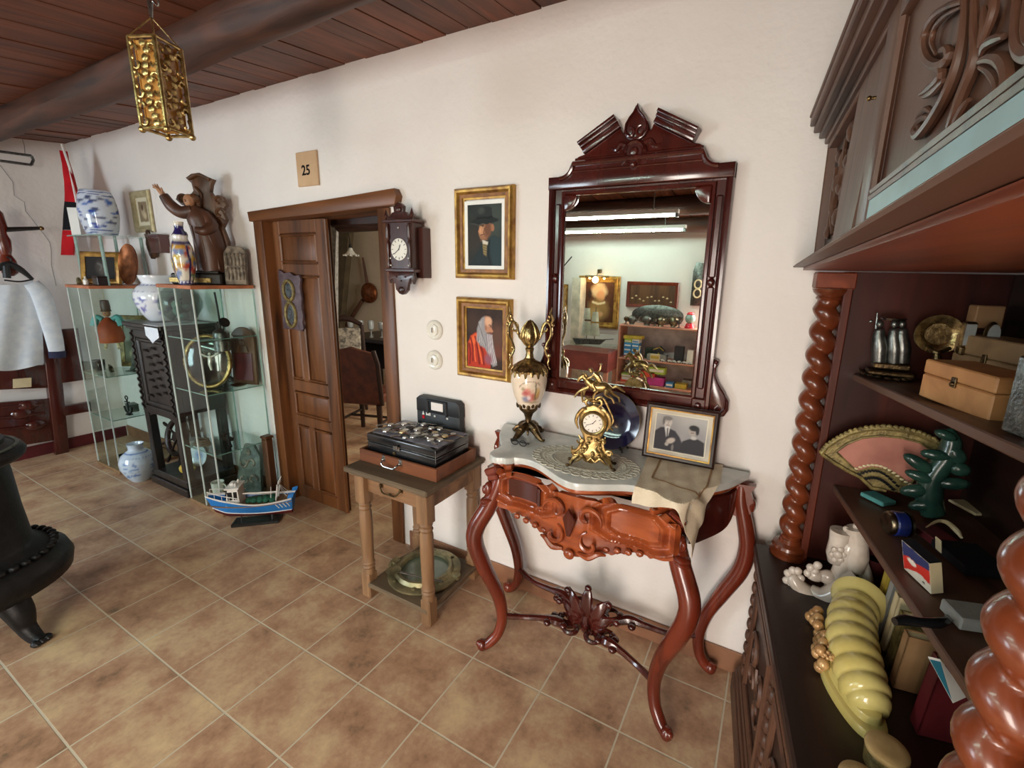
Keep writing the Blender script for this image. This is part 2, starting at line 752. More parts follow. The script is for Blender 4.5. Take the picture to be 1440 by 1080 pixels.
MAHOG = wood('mahogany', (122, 48, 27), (78, 24, 14), 'z', 0.25, 12, coat=0.3, bump=0.02, spec=0.6)
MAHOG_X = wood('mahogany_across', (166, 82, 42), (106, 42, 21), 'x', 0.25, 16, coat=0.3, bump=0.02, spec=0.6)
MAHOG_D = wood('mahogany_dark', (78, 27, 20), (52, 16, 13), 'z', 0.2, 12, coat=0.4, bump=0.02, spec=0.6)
WALNUT = wood('carved_walnut', (92, 64, 50), (54, 36, 28), 'z', 0.45, 16, bump=0.15, c3=(92, 60, 44))
WALNUT_Y = wood('carved_walnut_long', (92, 64, 50), (54, 36, 28), 'y', 0.45, 16, bump=0.15, c3=(92, 60, 44))
WALNUT_D = wood('dark_walnut', (48, 26, 19), (27, 15, 11), 'y', 0.4, 12, bump=0.1)
REDBROWN = wood('red_brown_wood', (104, 44, 26), (64, 26, 15), 'z', 0.4, 12, bump=0.08)
REDBROWN_Y = wood('red_brown_long', (140, 66, 38), (86, 38, 22), 'y', 0.38, 14, bump=0.08)
TWIST = wood('twisted_column_wood', (128, 60, 30), (72, 32, 17), 'z', 0.28, 10, coat=0.35, bump=0.04)
DOORW = wood('door_wood', (122, 74, 38), (58, 32, 16), 'z', 0.42, 12, bump=0.15, c3=(98, 58, 29))
DOORW_X = wood('door_wood_across', (122, 74, 38), (58, 32, 16), 'x', 0.42, 12, bump=0.15, c3=(98, 58, 29))
PINE = wood('worn_pine', (150, 114, 80), (96, 68, 44), 'z', 0.55, 14, bump=0.15)
PINE_X = wood('worn_pine_across', (146, 108, 74), (94, 64, 40), 'x', 0.55, 14, bump=0.15)
TRAYW = wood('tray_wood', (128, 74, 42), (88, 48, 27), 'x', 0.45, 12, bump=0.08)
GREYW = wood('grey_worn_wood', (108, 90, 68), (78, 64, 48), 'x', 0.65, 14, bump=0.2)
EBONY = wood('ebonised_wood', (46, 40, 36), (22, 19, 18), 'z', 0.35, 14, bump=0.2)
CLOCKW = wood('dark_clock_wood', (74, 36, 28), (44, 20, 16), 'z', 0.3, 16, coat=0.2, bump=0.05)
CARVED = wood('carved_brown_wood', (104, 66, 36), (56, 34, 20), 'z', 0.45, 18, bump=0.3)
BOXW = wood('light_box_wood', (196, 142, 88), (160, 108, 62), 'y', 0.5, 12, bump=0.05)
BOXW_D = wood('dull_box_wood', (150, 118, 82), (118, 90, 60), 'y', 0.5, 12, bump=0.05)
ORANGEW = plain('orange_shelf_edge', (190, 116, 78), 0.5)

FILLET = plain('gold_brown_band', (150, 100, 50), 0.45, 0.2, c2=(112, 70, 36), scale=30, bump=0.15)
GOLD = plain('gilt', (200, 174, 118), 0.28, 0.9, c2=(136, 110, 64), scale=40, bump=0.15)
GOLD_FRAME = plain('gilt_frame', (188, 146, 70), 0.38, 0.55, c2=(128, 86, 40), scale=18, bump=0.1)
BRASS = plain('old_brass', (196, 172, 122), 0.26, 0.95, c2=(116, 94, 60), scale=50, bump=0.12)
BRASS_D = plain('dark_bronze', (120, 98, 66), 0.35, 0.9, c2=(66, 52, 36), scale=40, bump=0.15)
BRASS_G = plain('green_brass', (158, 148, 112), 0.4, 0.7, c2=(112, 108, 82), scale=24, bump=0.1)
STEEL = plain('steel', (176, 178, 176), 0.25, 1.0, c2=(140, 142, 140), scale=30)
PEWTER = plain('pewter', (120, 120, 116), 0.32, 0.9, c2=(84, 84, 80), scale=40, bump=0.1)
SILVER = plain('tarnished_silver', (150, 140, 118), 0.3, 1.0, c2=(80, 72, 58), scale=30)
IRON = plain('black_cast_iron', (26, 27, 29), 0.45, 0.3, c2=(14, 14, 15), scale=30, bump=0.15)
BLACK = plain('black_lacquer', (24, 25, 27), 0.25, c2=(16, 16, 18), coat=0.3)
BLACKP = plain('black_plastic', (32, 33, 36), 0.5, c2=(24, 25, 27))
COPPER = plain('copper', (150, 92, 58), 0.35, 0.9, c2=(104, 62, 40), scale=20)
MIRROR = plain('mirror_glass', (238, 242, 240), 0.0, 1.0, c2=(238, 242, 240))
GLASS = thin_glass('clear_glass')
GLASS_G = thin_glass('cabinet_glass', (0.90, 0.96, 0.94))
GLASS_EDGE = plain('green_glass_edge', (150, 178, 168), 0.15, c2=(120, 150, 142), spec=0.8)
MARBLE = plain('grey_marble', (206, 206, 200), 0.28, c2=(182, 186, 182), scale=14, coat=0.2, detail=8)
WHITE = plain('white_paint', (232, 230, 224), 0.4, c2=(222, 220, 214))
PORCELAIN = plain('white_porcelain', (228, 224, 214), 0.12, c2=(216, 210, 198), scale=4, coat=0.5)
BISQUE = plain('greyish_porcelain', (206, 194, 182), 0.22, c2=(180, 164, 150), scale=18, coat=0.3)
YCERAM = plain('yellow_ceramic', (216, 200, 126), 0.2, c2=(200, 180, 104), scale=8, coat=0.4)
FABRIC_W = plain('white_cotton', (226, 232, 238), 0.9, c2=(212, 220, 230), scale=20, bump=0.15, bscale=120, spec=0.15)
LINEN = plain('beige_linen', (228, 214, 190), 0.9, c2=(210, 194, 168), scale=10, bump=0.2, bscale=220, spec=0.1)
LACE = plain('white_lace', (214, 208, 192), 0.9, c2=(196, 190, 174), scale=60, spec=0.1)
RED = plain('red_cloth', (196, 26, 36), 0.8, c2=(168, 18, 28), spec=0.2)
BLACKC = plain('black_cloth', (24, 22, 26), 0.85, spec=0.2)
COBALT = plain('cobalt_plate', (20, 18, 52), 0.08, c2=(14, 12, 40), coat=0.6)
GREEN_D = plain('dark_green_ceramic', (40, 72, 60), 0.25, c2=(24, 48, 42), scale=14, coat=0.3)
GREEN_GREY = plain('grey_green_bronze', (108, 114, 104), 0.45, 0.2, c2=(66, 72, 66), scale=26, bump=0.2)
STONE = plain('grey_stone', (150, 138, 122), 0.8, c2=(84, 74, 64), scale=24, bump=0.5, bscale=60)
LEATHER = plain('brown_leather', (104, 50, 32), 0.35, c2=(74, 32, 22), scale=14, bump=0.1)
BLUE = plain('boat_blue', (40, 128, 206), 0.35, c2=(34, 116, 192))
CREAM = plain('cream_card', (214, 198, 160), 0.7, c2=(200, 182, 142))
TAN = plain('tan_card', (160, 124, 84), 0.7, c2=(140, 104, 68))
MAROON = plain('maroon_cloth', (96, 24, 30), 0.5, c2=(74, 16, 22))
GREYC = plain('grey_card', (150, 150, 146), 0.7, c2=(130, 130, 126), scale=20)
TEAL = plain('teal_card', (40, 120, 140), 0.45, c2=(30, 100, 122))
YELLOW = plain('yellow_card', (206, 178, 66), 0.6)
OLIVE = plain('olive_gilt', (146, 128, 76), 0.45, 0.3, c2=(96, 82, 46), scale=40, bump=0.3)
PINKF = plain('pink_silk', (178, 116, 98), 0.6, c2=(150, 90, 76), scale=10)
ORANGE = plain('orange_robe', (180, 84, 40), 0.6, c2=(150, 62, 28))
TURQ = plain('turquoise', (96, 170, 166), 0.5)
SKIN = plain('carved_skin', (178, 130, 96), 0.45, c2=(150, 104, 74), scale=12)
GREENNET = plain('green_net', (44, 110, 86), 0.8, c2=(30, 84, 64), scale=60, bump=0.5)

# ================================================================ SETTING
X0, X1, YF = -4.6, 2.5, -4.15
CZ = lambda y: 2.672 + 0.107 * y                 # the pent roof comes down towards the wall opposite

struct('floor', (lambda m: (m.poly([(-5.6, YF, 0), (X1 + .1, YF, 0), (X1 + .1, 3.4, 0), (-5.6, 3.4, 0)]), m)[1])(MB()), tile_mat())

mb = MB()
DX0, DX1, DZ = -1.37, -0.25, 1.985
mb.bb(X0, DX0, 0, .17, 0, 2.9)
mb.bb(DX1, X1 + .1, 0, .17, 0, 2.9)
mb.bb(DX0, DX1, 0, .17, DZ, 2.9)
struct('wall_back', mb, PLASTER, 0)

mb = MB()                                         # the end wall leans with age
mb.prism([(-4.1, .2, 2.9), (-4.22, -4.2, 2.9), (-4.02, -4.2, -.02), (-3.86, .2, -.02)], (-.25, 0, 0))
struct('wall_left', mb, PLASTER, 0)
mb = MB()
for pts in ([(0, 232), (18, 256), (20, 275), (34, 284), (36, 297), (54, 320), (62, 330), (70, 341), (72, 352), (72, 372), (79, 402)], [(30, 192), (34, 204), (35, 216)]):
    mb.tube([atX(u, v, -3.985 - .085 * (atX(u, v, -4.0).z - 1.6)) for u, v in pts], .0028, 5)
struct('trim_1', mb, CRACK)

mb = MB()
mb.bb(X1, X1 + .12, YF, .17, 0, 2.9)
struct('wall_right', mb, PLASTER, 0)
mb = MB()                                         # wall behind the camera, with a window and a doorway
wx0, wx1, wz0, wz1 = -3.3, -1.8, .7, 2.0
dx0, dx1, dz = 1.02, 1.98, 2.08
ya, yb = -4.2, -4.0
mb.bb(X0, wx0, ya, yb, 0, 2.5)
mb.bb(wx0, wx1, ya, yb, 0, wz0)
mb.bb(wx0, wx1, ya, yb, wz1, 2.5)
mb.bb(wx1, dx0, ya, yb, 0, 2.5)
mb.bb(dx0, dx1, ya, yb, dz, 2.5)
mb.bb(dx1, X1 + .1, ya, yb, 0, 2.5)
struct('wall_front', mb, PLASTER, 0)
win = thing('window_1', 'white framed window in the wall behind the camera', 'window', ((wx0 + wx1) / 2, -4.1, wz0))
win['kind'] = 'structure'
mb = MB()
for x in (wx0 + .03, (wx0 + wx1) / 2, wx1 - .03):
    mb.bb(x - .025, x + .025, -4.16, -4.11, wz0, wz1, .004)
for z in (wz0 + .03, wz1 - .03):
    mb.bb(wx0, wx1, -4.16, -4.11, z - .025, z + .025, .004)
part('window_frame', mb, WHITE, win, True)

# ceiling of planks laid across the beams
mb = MB()
x = X0
k = 0
while x < X1 + .1:
    wd = RND.uniform(.115, .15)
    dz_ = RND.uniform(-.004, .004)
    g = .003
    P = [(x + g, .18), (x + wd - g, .18), (x + wd - g, YF), (x + g, YF)]
    lo = [V(px, py, CZ(py) + dz_) for px, py in P]
    mb.prism(lo, (0, 0, .022))
    x += wd
    k += 1
struct('ceiling', mb, plank_mat(), 0)
mb = MB()
mb.prism([V(X0, .18, CZ(.18) + .024), V(X1 + .1, .18, CZ(.18) + .024), V(X1 + .1, YF, CZ(YF) + .024), V(X0, YF, CZ(YF) + .024)], (0, 0, .03))
struct('ceiling_boards', mb, DARK, 0)

# log beams that run along the room
def log(y, z, r, name='trim_2', seed=1):
    rr = random.Random(seed)
    pts, rad = [], []
    for i in range(36):
        t = i / 35
        pts.append((-4.35 + t * 6.95, y + .012 * math.sin(5 * t + seed), z + .010 * math.sin(7 * t + 2 * seed)))
        rad.append(r * (1.10 - .16 * t + rr.uniform(-.03, .03)))
    mb = MB().tube(pts, rad, 18)
    for v in mb.bm.verts:
        a = math.atan2(v.co.z - z, v.co.y - y)
        v.co += V(0, math.cos(a), math.sin(a)) * (.005 * math.sin(3 * a + v.co.x * 2.1 + seed) + .003 * math.sin(5 * a - v.co.x * 4))
    return struct(name, mb, BEAM)


log(-.61, 2.555, .080, 'trim_2', 1)
log(-1.75, 2.44, .080, 'trim_3', 2)
log(-2.75, 2.31, .085, 'trim_4', 3)
log(-3.62, 2.22, .085, 'trim_5', 4)

mb = MB()
x = DX1 + .1
mb.bb(DX1 + .085, X1, -.011, 0, 0, .105, .003)
struct('baseboard_back', mb, SKIRT)
mb = MB()
mb.bb(X0, DX0 - .03, -.011, 0, 0, .105, .003)
struct('baseboard_back.001', mb, SKIRT)
mb = MB()
mb.bb(-3.885, -3.868, -3.9, -.02, 0, .1, .003)
struct('baseboard_left', mb, MAROON)

# next room, seen through the doorway
mb = MB()
mb.bb(-5.6, .6, 3.25, 3.4, 0, 2.6)
struct('wall_far', mb, PLASTER_BEIGE, 0)
mb = MB()
mb.bb(-5.7, -5.55, .17, 3.4, 0, 2.6)
struct('wall_far_left', mb, PLASTER_BEIGE, 0)
mb = MB()
mb.bb(.5, .62, .17, 3.4, 0, 2.6)
struct('wall_far_right', mb, PLASTER_BEIGE, 0)
mb = MB()
mb.bb(-5.6, .6, .17, 3.4, 2.55, 2.65)
struct('ceiling_far', mb, PLASTER_BEIGE, 0)

# ---------------------------------------------------------------- door 1: frame, lintel, panelled leaf
door = thing('door_1', 'old brown panelled wooden door leaf, half of a pair, under a thick lintel', 'door', (-.8, 0, 0))
door['kind'] = 'structure'
mb = MB()
P = [(-1.40, 1.925), (-1.41, 1.985), (-1.0, 2.003), (-.5, 2.026), (-.14, 2.045), (-.12, 2.01), (-.135, 1.965), (-.6, 1.947)]
mb.prism([(x, .168, z) for x, z in reversed(P)], (0, -.213, 0), .008)
part('lintel', mb, DOORW_X, door, True)
mb = MB()
mb.prism([(-1.405, .12, 0), (-1.31, .12, 0), (-1.31, .12, 1.94), (-1.40, .12, 1.94)], (0, -.14, 0), .006)
part('door_jamb', mb, DOORW, door, True)
mb = MB()
mb.prism([(-.30, .14, 0), (-.212, .14, 0), (-.20, .14, .9), (-.206, .14, 1.96), (-.292, .14, 1.96), (-.30, .14, .9)], (0, -.155, 0), .006)
part('door_jamb', mb, DOORW, door, True)
LX0, LX1, LY = -1.312, -.80, .045               # leaf
mb = MB()


def lf(x0, x1, z0, z1, yf, yb=.085, bev=.004):
    mb.bb(x0, x1, yf, yb, z0, z1, bev)


lf(LX0, LX1, .012, 1.935, LY + .02, LY + .045, .001)
for x0, x1 in ((LX0, LX0 + .072), (LX1 - .085, LX1)):
    lf(x0, x1, .012, 1.935, LY)
for z0, z1 in ((.012, .10), (.575, .645), (.82, .90), (1.60, 1.67), (1.855, 1.935)):
    lf(LX0 + .07, LX1 - .083, z0, z1, LY)
for z0, z1 in ((.10, .575), (.90, 1.60)):
    lf(LX0 + .19, LX0 + .245, z0, z1, LY)


def raised(x0, x1, z0, z1):
    o = .018
    c = [(x0 + .01, z0 + .01), (x1 - .01, z0 + .01), (x1 - .01, z1 - .01), (x0 + .01, z1 - .01)]
    mb.prism([(x, LY + .022, z) for x, z in c], (0, -.012, 0), o * .5)
    for a, b, cc, d in ((x0, x1, z0, z0 + .014), (x0, x1, z1 - .014, z1), (x0, x0 + .014, z0, z1), (x1 - .014, x1, z0, z1)):
        mb.bb(a, b, LY - .006, LY + .03, cc, d, .006)


for x0, x1 in ((LX0 + .07, LX0 + .195), (LX0 + .24, LX1 - .083)):
    raised(x0, x1, .105, .57)
    raised(x0, x1, .905, 1.595)
raised(LX0 + .07, LX1 - .083, .65, .815)
raised(LX0 + .07, LX1 - .083, 1.675, 1.85)
mb.tube([(LX1 + .004, LY + .01, .012), (LX1 + .004, LY + .01, 1.93)], .014, 8)
part('door_leaf', mb, DOORW, door, True)

# ================================================================ CONSOLE TABLE and what stands on it
ZT = .92                                           # top of the marble
XC = 1.075                                         # middle of the console
HALF = [(.555, -.03), (.545, -.06), (.495, -.17), (.425, -.262), (.408, -.30), (.408, -.365), (.395, -.395), (.36, -.418), (.322, -.405), (.285, -.378), (.235, -.368),
        (.185, -.378), (.13, -.407), (.06, -.448), (0, -.466)]


def outline(inset=0.0, half=HALF):
    L = [V(XC - x, y, 0) for x, y in half]
    R_ = [V(XC + x, y, 0) for x, y in reversed(half[:-1])]
    P = curve(L + R_, 4)
    if inset:
        c = V(XC, -.2, 0)
        Q = []
        for i, p in enumerate(P):
            t = (P[min(i + 1, len(P) - 1)] - P[max(i - 1, 0)]).normalized()
            nrm = V(-t.y, t.x, 0)
            if nrm.dot(c - p) < 0:
                nrm = -nrm
            q = p + nrm * inset
            q.y = min(q.y, -.03)
            Q.append(q)
        P = Q
    return P


def frontY(x):
    P = [p for p in outline() if p.y < -.3]
    P.sort(key=lambda p: p.x)
    return float(np.interp(x, [p.x for p in P], [p.y for p in P]))


con = thing('console_table', 'carved reddish mahogany console table with a grey marble top under the mirror', 'console table', (XC, -.22, 0))
mb = MB()
mb.prism([p + V(0, 0, ZT - .026) for p in outline(.004)], (0, 0, .026), .007)
part('marble_top', mb, MARBLE, con, True, label='grey marble top with a wavy front edge')
mb = MB()
mb.prism([p + V(0, 0, ZT - .044) for p in outline(.016)], (0, 0, .018), .003)
mb.prism([p + V(0, 0, ZT - .062) for p in outline(.04)], (0, 0, .018))
part('top_rail', mb, MAHOG_X, con, True)


def apron_bottom(x):
    d = abs(x - 1.085)
    z = float(np.interp(d, [0, .03, .07, .11, .16, .2, .235, .28, .33, .36], [.622, .632, .655, .664, .672, .688, .702, .704, .716, .73]))
    z += -.006 * max(0, math.sin(d * 2 * PI / .045)) if .1 < d < .3 else 0
    return z


def apron_relief(x, z):
    r = 0.0
    for cx_ in (.865, 1.305):
        dx, dz = abs(x - cx_) / .118, abs(z - (.80 if cx_ > 1 else .81)) / .062
        m = max(dx, dz, (dx + dz) / 1.6)
        if m < 1.32:
            r += .010 * math.sin((m - .72) / .6 * PI * 3) * (.72 < m < 1.32) if m > .72 else -.002
    d = math.hypot((x - 1.085) / .8, (z - .76) / 1.1)
    r += .018 * math.exp(-(d / .06) ** 2)
    r += .012 * math.exp(-((x - 1.085) / .10) ** 2 - ((z - .66) / .035) ** 2)
    return r


mb = MB()


def afn(u, v):
    x = .745 + u * .70
    zb = apron_bottom(x)
    z = zb + v * (.862 - zb)
    slant = -.02 * max(0, (x - 1.1) / .35)
    return (x, max(-.448, frontY(x) * .45 - .245) + slant - apron_relief(x, z), z)


mb.grid(afn, 150, 44)
mb.solid(.022)
apron = part('drawer_front', mb, MAHOG_X, con, True, label='carved serpentine drawer front, open a finger wide')
mb = MB()
for s, a in ((-1, 0), (1, PI)):
    cx_ = 1.085 + s * .052
    yb = -.468
    mb.tube([p + V(0, 0, 0) for p in spiral((cx_ + s * .012, yb, .80), .052, .012, a + PI * .9 * s, a + PI * (.9 * s + 1.55 * s), 26)], lerpl([.004, .010, .011, .006], 27), 7)
    mb.tube([p for p in spiral((cx_ + s * .02, yb + .004, .70), .045, .010, a - PI * .4 * s, a + PI * 1.2 * s, 24)], lerpl([.004, .009, .010, .005], 25), 7)
    mb.tube(curve([(1.085 + s * .03, yb, .655), (1.085 + s * .07, yb, .652), (1.085 + s * .105, yb + .008, .672), (1.085 + s * .13, yb + .02, .668)]), lerpl([.006, .013, .010, .004], 25), 7)
    for k in range(4):
        mb.ball((1.085 + s * (.125 + .04 * k), yb + .035, .682 + .008 * k), (.014, .010, .012), 8)
mb.ball((1.085, -.475, .645), (.022, .012, .020), 10)
part('carved_scrolls', mb, MAHOG_X, apron, True)
mb = MB()
mb.prism([(1.060, -.482, .79), (1.085, -.490, .835), (1.110, -.482, .79), (1.100, -.482, .75), (1.092, -.484, .725), (1.078, -.484, .725), (1.070, -.482, .75)], (0, -.012, 0), .008)
part('cartouche', mb, MAHOG_D, apron, True)
mb = MB()
mb.grid(lambda u, v: (.79 + u * .15, afn((.79 + u * .15 - .745) / .70, .5)[1] - .0025, .775 + v * .07 - .0 * u), 14, 6)
mb.solid(.003)
part('inlay_panel', mb, MAHOG_D, apron, True, label='dark inlaid panel')

# side aprons
for s in (-1, 1):
    pts = curve([(XC + s * .392, -.385, 0), (XC + s * .395, -.30, 0), (XC + s * .43, -.22, 0), (XC + s * .50, -.13, 0), (XC + s * .525, -.05, 0)], 6)
    n_ = len(pts) - 1
    g = MB()

    def sf(u, v, pts=pts, n_=n_):
        p = pts[int(round(u * n_))]
        zb = .80 - .115 * math.sin(PI * min(1, max(0, u))) ** .7 + .02 * u
        return (p.x, p.y, zb + v * (.86 - zb))

    g.grid(sf, n_, 6)
    g.solid(.016)
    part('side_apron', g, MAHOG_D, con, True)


def cabriole(s, front):
    """s = -1 / 1: side"""
    if front:
        P = [(.345, -.372, .865), (.352, -.382, .80), (.385, -.405, .70), (.43, -.435, .60), (.432, -.442, .53), (.40, -.425, .42), (.352, -.392, .28), (.335, -.380, .17), (.345, -.392, .09), (.372, -.412, .045), (.398, -.43, .022)]
        r = [.030, .034, .036, .037, .036, .034, .029, .025, .023, .023, .020]
    else:
        P = [(.53, -.05, .87), (.538, -.055, .80), (.565, -.06, .70), (.578, -.06, .62), (.565, -.06, .52), (.515, -.058, .40), (.465, -.055, .28), (.443, -.055, .17), (.45, -.056, .09), (.472, -.058, .045), (.497, -.06, .024)]
        r = [.026, .028, .031, .032, .032, .030, .027, .024, .023, .022, .020]
    mb = MB()
    pts = curve([(XC + s * x, y, z) for x, y, z in P], 7)
    mb.tube(pts, lerpl(r, len(pts)), 14)
    e = V(XC + s * P[-1][0], P[-1][1], P[-1][2])
    mb.ball(e + V(s * .006, -.004 if front else 0, .006), (.024, .024, .027), 12)
    mb.ball(e + V(s * .018, -.012 if front else 0, .016), (.014, .014, .014), 10)
    leg = part('leg', mb, MAHOG, con, True)
    mb = MB()                                      # carved knee: stepped block, oval boss, collar leaf
    if front:
        a = V(XC + s * .352, -.40, 0)
        mb.box(a + V(s * .012, -.008, .862), (.062, .05, .03), (0, s * .5, 0), .006)
        mb.box(a + V(s * .006, -.006, .836), (.05, .046, .028), (0, s * .3, 0), .006)
        mb.ball(a + V(s * .030, -.014, .775), (.020, .022, .034), 12)
        mb.ball(a + V(s * .042, -.024, .775), (.012, .014, .020), 10)
        for k in range(3):
            mb.ball(a + V(s * (.036 + .004 * k), -.012, .728 - .018 * k), (.036 - .003 * k, .034 - .002 * k, .013), 12, (0, s * .35, 0))
    else:
        a = V(XC + s * .545, -.06, 0)
        mb.prism([a + V(s * x, -.014, z) for x, z in ((-.03, .88), (.035, .885), (.02, .855), (.034, .82), (.03, .775), (.012, .75), (-.03, .75))], (0, .03, 0))
        mb.ball(a + V(s * .03, 0, .80), (.014, .018, .028), 10)
    part('carved_knee', mb, MAHOG, leg, True, root=con)


for fr in (True, False):
    for s in (-1, 1):
        cabriole(s, fr)

mb = MB()
cc = V(1.085, -.215, .17)
for tgt in ((.742, -.378, .165), (1.408, -.378, .165), (.64, -.062, .165), (1.51, -.062, .165)):
    t = V(*tgt)
    d = t - cc
    side = V(-d.y, d.x, 0).normalized()
    sg = 1 if (d.x * d.y) > 0 else -1
    pts = curve([cc + d * k + side * (sg * o) + V(0, 0, h) for k, o, h in ((.06, 0, 0), (.22, .022, -.012), (.38, .024, .008), (.52, .008, .006), (.75, -.006, -.006), (1, 0, 0))], 6)
    mb.tube(pts, lerpl([.020, .017, .022, .014, .012, .014], len(pts)), 8)
    for k, o in ((.30, .046), (.40, -.012), (.48, .03)):
        mb.ball(cc + d * k + side * (sg * o) + V(0, 0, .004), (.018, .018, .014), 10)
    mb.tube(spiral(cc + d * .2 + side * (sg * .05), .04, .010, 0, 4.2, 16, d.normalized(), side * sg), lerpl([.008, .012, .008], 17), 7)
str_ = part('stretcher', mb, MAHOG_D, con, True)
mb = MB()                                          # palmette of leaves on the crossing
for k, (a, ln) in enumerate(((-1.25, .10), (-.85, .15), (-.45, .19), (0, .215), (.45, .19), (.85, .15), (1.25, .10))):
    b0 = cc + V(0, -.012, -.02)
    ax = V(math.sin(a), 0, math.cos(a))
    pts = curve([b0, b0 + ax * ln * .35 + V(0, -.028, .0), b0 + ax * ln * .7 + V(0, -.030, .005), b0 + ax * ln + V(math.sin(a) * .02, -.012, -.004)], 6)
    mb.tube(pts, lerpl([.010, .024, .030, .022, .004], len(pts)), 8, flat=.5, up=(0, 1, 0))
    tip = pts[-1]
    mb.ball(tip + V(math.sin(a) * .004, -.012, -.008), (.016, .014, .014), 8)
for s in (-1, 1):
    mb.tube(spiral(cc + V(s * .055, -.02, .03), .045, .010, PI / 2 - s * PI / 2, PI / 2 - s * PI / 2 + s * 4.6, 20), lerpl([.008, .013, .008], 21), 8)
mb.tube(curve([cc + V(0, -.03, -.045), cc + V(0, -.05, 0), cc + V(0, -.036, .09)], 6), lerpl([.008, .018, .006], 13), 8)
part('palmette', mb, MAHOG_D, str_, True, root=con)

# ---- lace doily and linen cloth
lc = V(1.045, -.265, ZT)
mb = MB()
NS = 34
for k in range(NS):
    a = 2 * PI * k / NS
    c_ = lc + V(.205 * math.cos(a), .128 * math.sin(a), .0016)
    mb.tube([c_ + V(.017 * math.cos(b), .013 * math.sin(b), 0) for b in np.linspace(0, 2 * PI, 11)], .0022, 4, cap=False)
    mb.ball(c_, (.005, .004, .001), 6)
for f in (.90, .82, .66, .6):
    mb.tube([lc + V(.205 * f * math.cos(b), .128 * f * math.sin(b), .0015) for b in np.linspace(0, 2 * PI, 61)], .0022, 4, cap=False)
for k in range(48):
    a = 2 * PI * k / 48
    mb.tube([lc + V(.205 * f * math.cos(a + o), .128 * f * math.sin(a + o), .0015) for f, o in ((.66, 0), (.74, .06), (.82, 0), (.9, .06))], .0018, 4)
dm = MB()
dm.lathe([(.0001, .0006), (.118, .0006), (.118, .0014), (.0001, .0014)], (0, 0, 0), 48, cap=False)
dm.xf(Matrix.Translation(lc) @ Matrix.Diagonal((1.03, .65, 1, 1)))
mb.join(dm.bm)
solo('lace_doily', 'oval white lace doily under the gilt rider clock on the marble top', 'doily', mb, LACE, tuple(lc), world=True)

clo = [(1.232, -.262), (1.285, -.452), (1.535, -.512), (1.578, -.30)]   # linen cloth, flat corners
mb = MB()
OUT = outline()
FX = sorted([p for p in OUT if p.y < -.29], key=lambda p: p.x)
SX = sorted([p for p in OUT if p.x > 1.4 and p.y > -.40], key=lambda p: p.y)


def clofn(u, v):
    # u along the front edge, v from the wall to the front
    b0, b1 = V(1.245, -.06, 0), V(1.528, -.02, 0)
    f0, f1 = V(1.287, -.432, 0), V(1.565, -.455, 0)
    p = (b0.lerp(b1, u)).lerp(f0.lerp(f1, u), v)
    if u > .5 and v > .8:
        p += V(-.02, -.055, 0) * ((u - .5) / .5) * ((v - .8) / .2)
    p += V(.004 * math.sin(9 * u + 3 * v), .006 * math.sin(7 * u), 0)
    z = ZT + .0035 + .0015 * math.sin(23 * u + 9 * v) * math.sin(17 * v - 6 * u) + .002 * max(0, math.sin(5 * (u + v)))
    ye = float(np.interp(p.x, [q.x for q in FX], [q.y for q in FX])) if p.x < 1.478 else -.37 + (p.x - 1.478) * 1.2
    xe = float(np.interp(p.y, [q.y for q in SX], [q.x for q in SX]))
    o1, o2 = max(0, ye - p.y), max(0, p.x - xe)
    o = math.hypot(o1, o2 * .8)
    if o > 0:
        k = max(0, o - .006)
        p.y = p.y + (o1 * .72 if o1 else 0) - .012 - .10 * k
        p.x = p.x - o2 * .6 + .006 * math.sin(18 * u + 5 * v) * min(1, k * 30)
        z -= .95 * k
    return (p.x, p.y, z)


mb.grid(clofn, 56, 70)
mb.solid(.0016)
cloth = thing('linen_cloth', 'creased beige linen cloth hanging over the front corner of the marble top', 'cloth', (1.4, -.25, ZT))
part('cloth_sheet', mb, LINEN, cloth, True)
mb = MB()
for a, b in (((.18, .08), (.17, .62)), ((.17, .62), (.83, .70)), ((.83, .70), (.86, .10))):
    pts = [V(*clofn(a[0] + (b[0] - a[0]) * t, a[1] + (b[1] - a[1]) * t)) + V(0, 0, .0022) for t in np.linspace(0, 1, 24)]
    mb.tube(pts, .0035, 5, flat=.35, up=(0, 0, 1))
part('openwork_band', mb, TAN, cloth, True, label='darker openwork band')

# ---- porcelain urn with bronze mounts
VX, VY = .716, -.135
vase = thing('porcelain_urn', 'tall cream porcelain urn with bronze scroll handles and a painted scene on the marble', 'vase', (VX, VY, ZT), math.radians(28))
vase.scale = (.86, .86, 1.0)
prof = [(.026, .122), (.045, .135), (.062, .160), (.078, .195), (.088, .228), (.0925, .258), (.092, .285), (.086, .308), (.074, .325), (.058, .335)]
body = MB()
pr = [(float(np.interp(t, np.linspace(0, 1, len(prof)), [p[0] for p in prof])), float(np.interp(t, np.linspace(0, 1, len(prof)), [p[1] for p in prof]))) for t in np.linspace(0, 1, 60)]
body.lathe(pr, (0, 0, 0), 120)
vp = Paint((230, 212, 190), 1.2, .012, 3)
vp.noise(.03)
for (x, y, rx, ry, c) in ((.40, .50, .10, .10, (196, 70, 72)), (.34, .44, .09, .08, (176, 60, 70)), (.36, .30, .13, .09, (70, 92, 150)), (.50, .36, .10, .14, (206, 96, 92)), (.60, .36, .07, .12, (190, 84, 80)),
                          (.46, .56, .035, .045, (222, 176, 146)), (.55, .52, .03, .04, (222, 176, 146)), (.66, .34, .09, .10, (168, 120, 74)), (.70, .48, .08, .12, (214, 176, 96)), (.30, .56, .05, .05, (150, 130, 96)),
                          (.52, .22, .26, .035, (150, 128, 92)), (.74, .40, .05, .09, (196, 150, 84)), (.44, .34, .05, .06, (236, 224, 220))):
    vp.e(x, y, rx, ry, c, .7, op=.72)
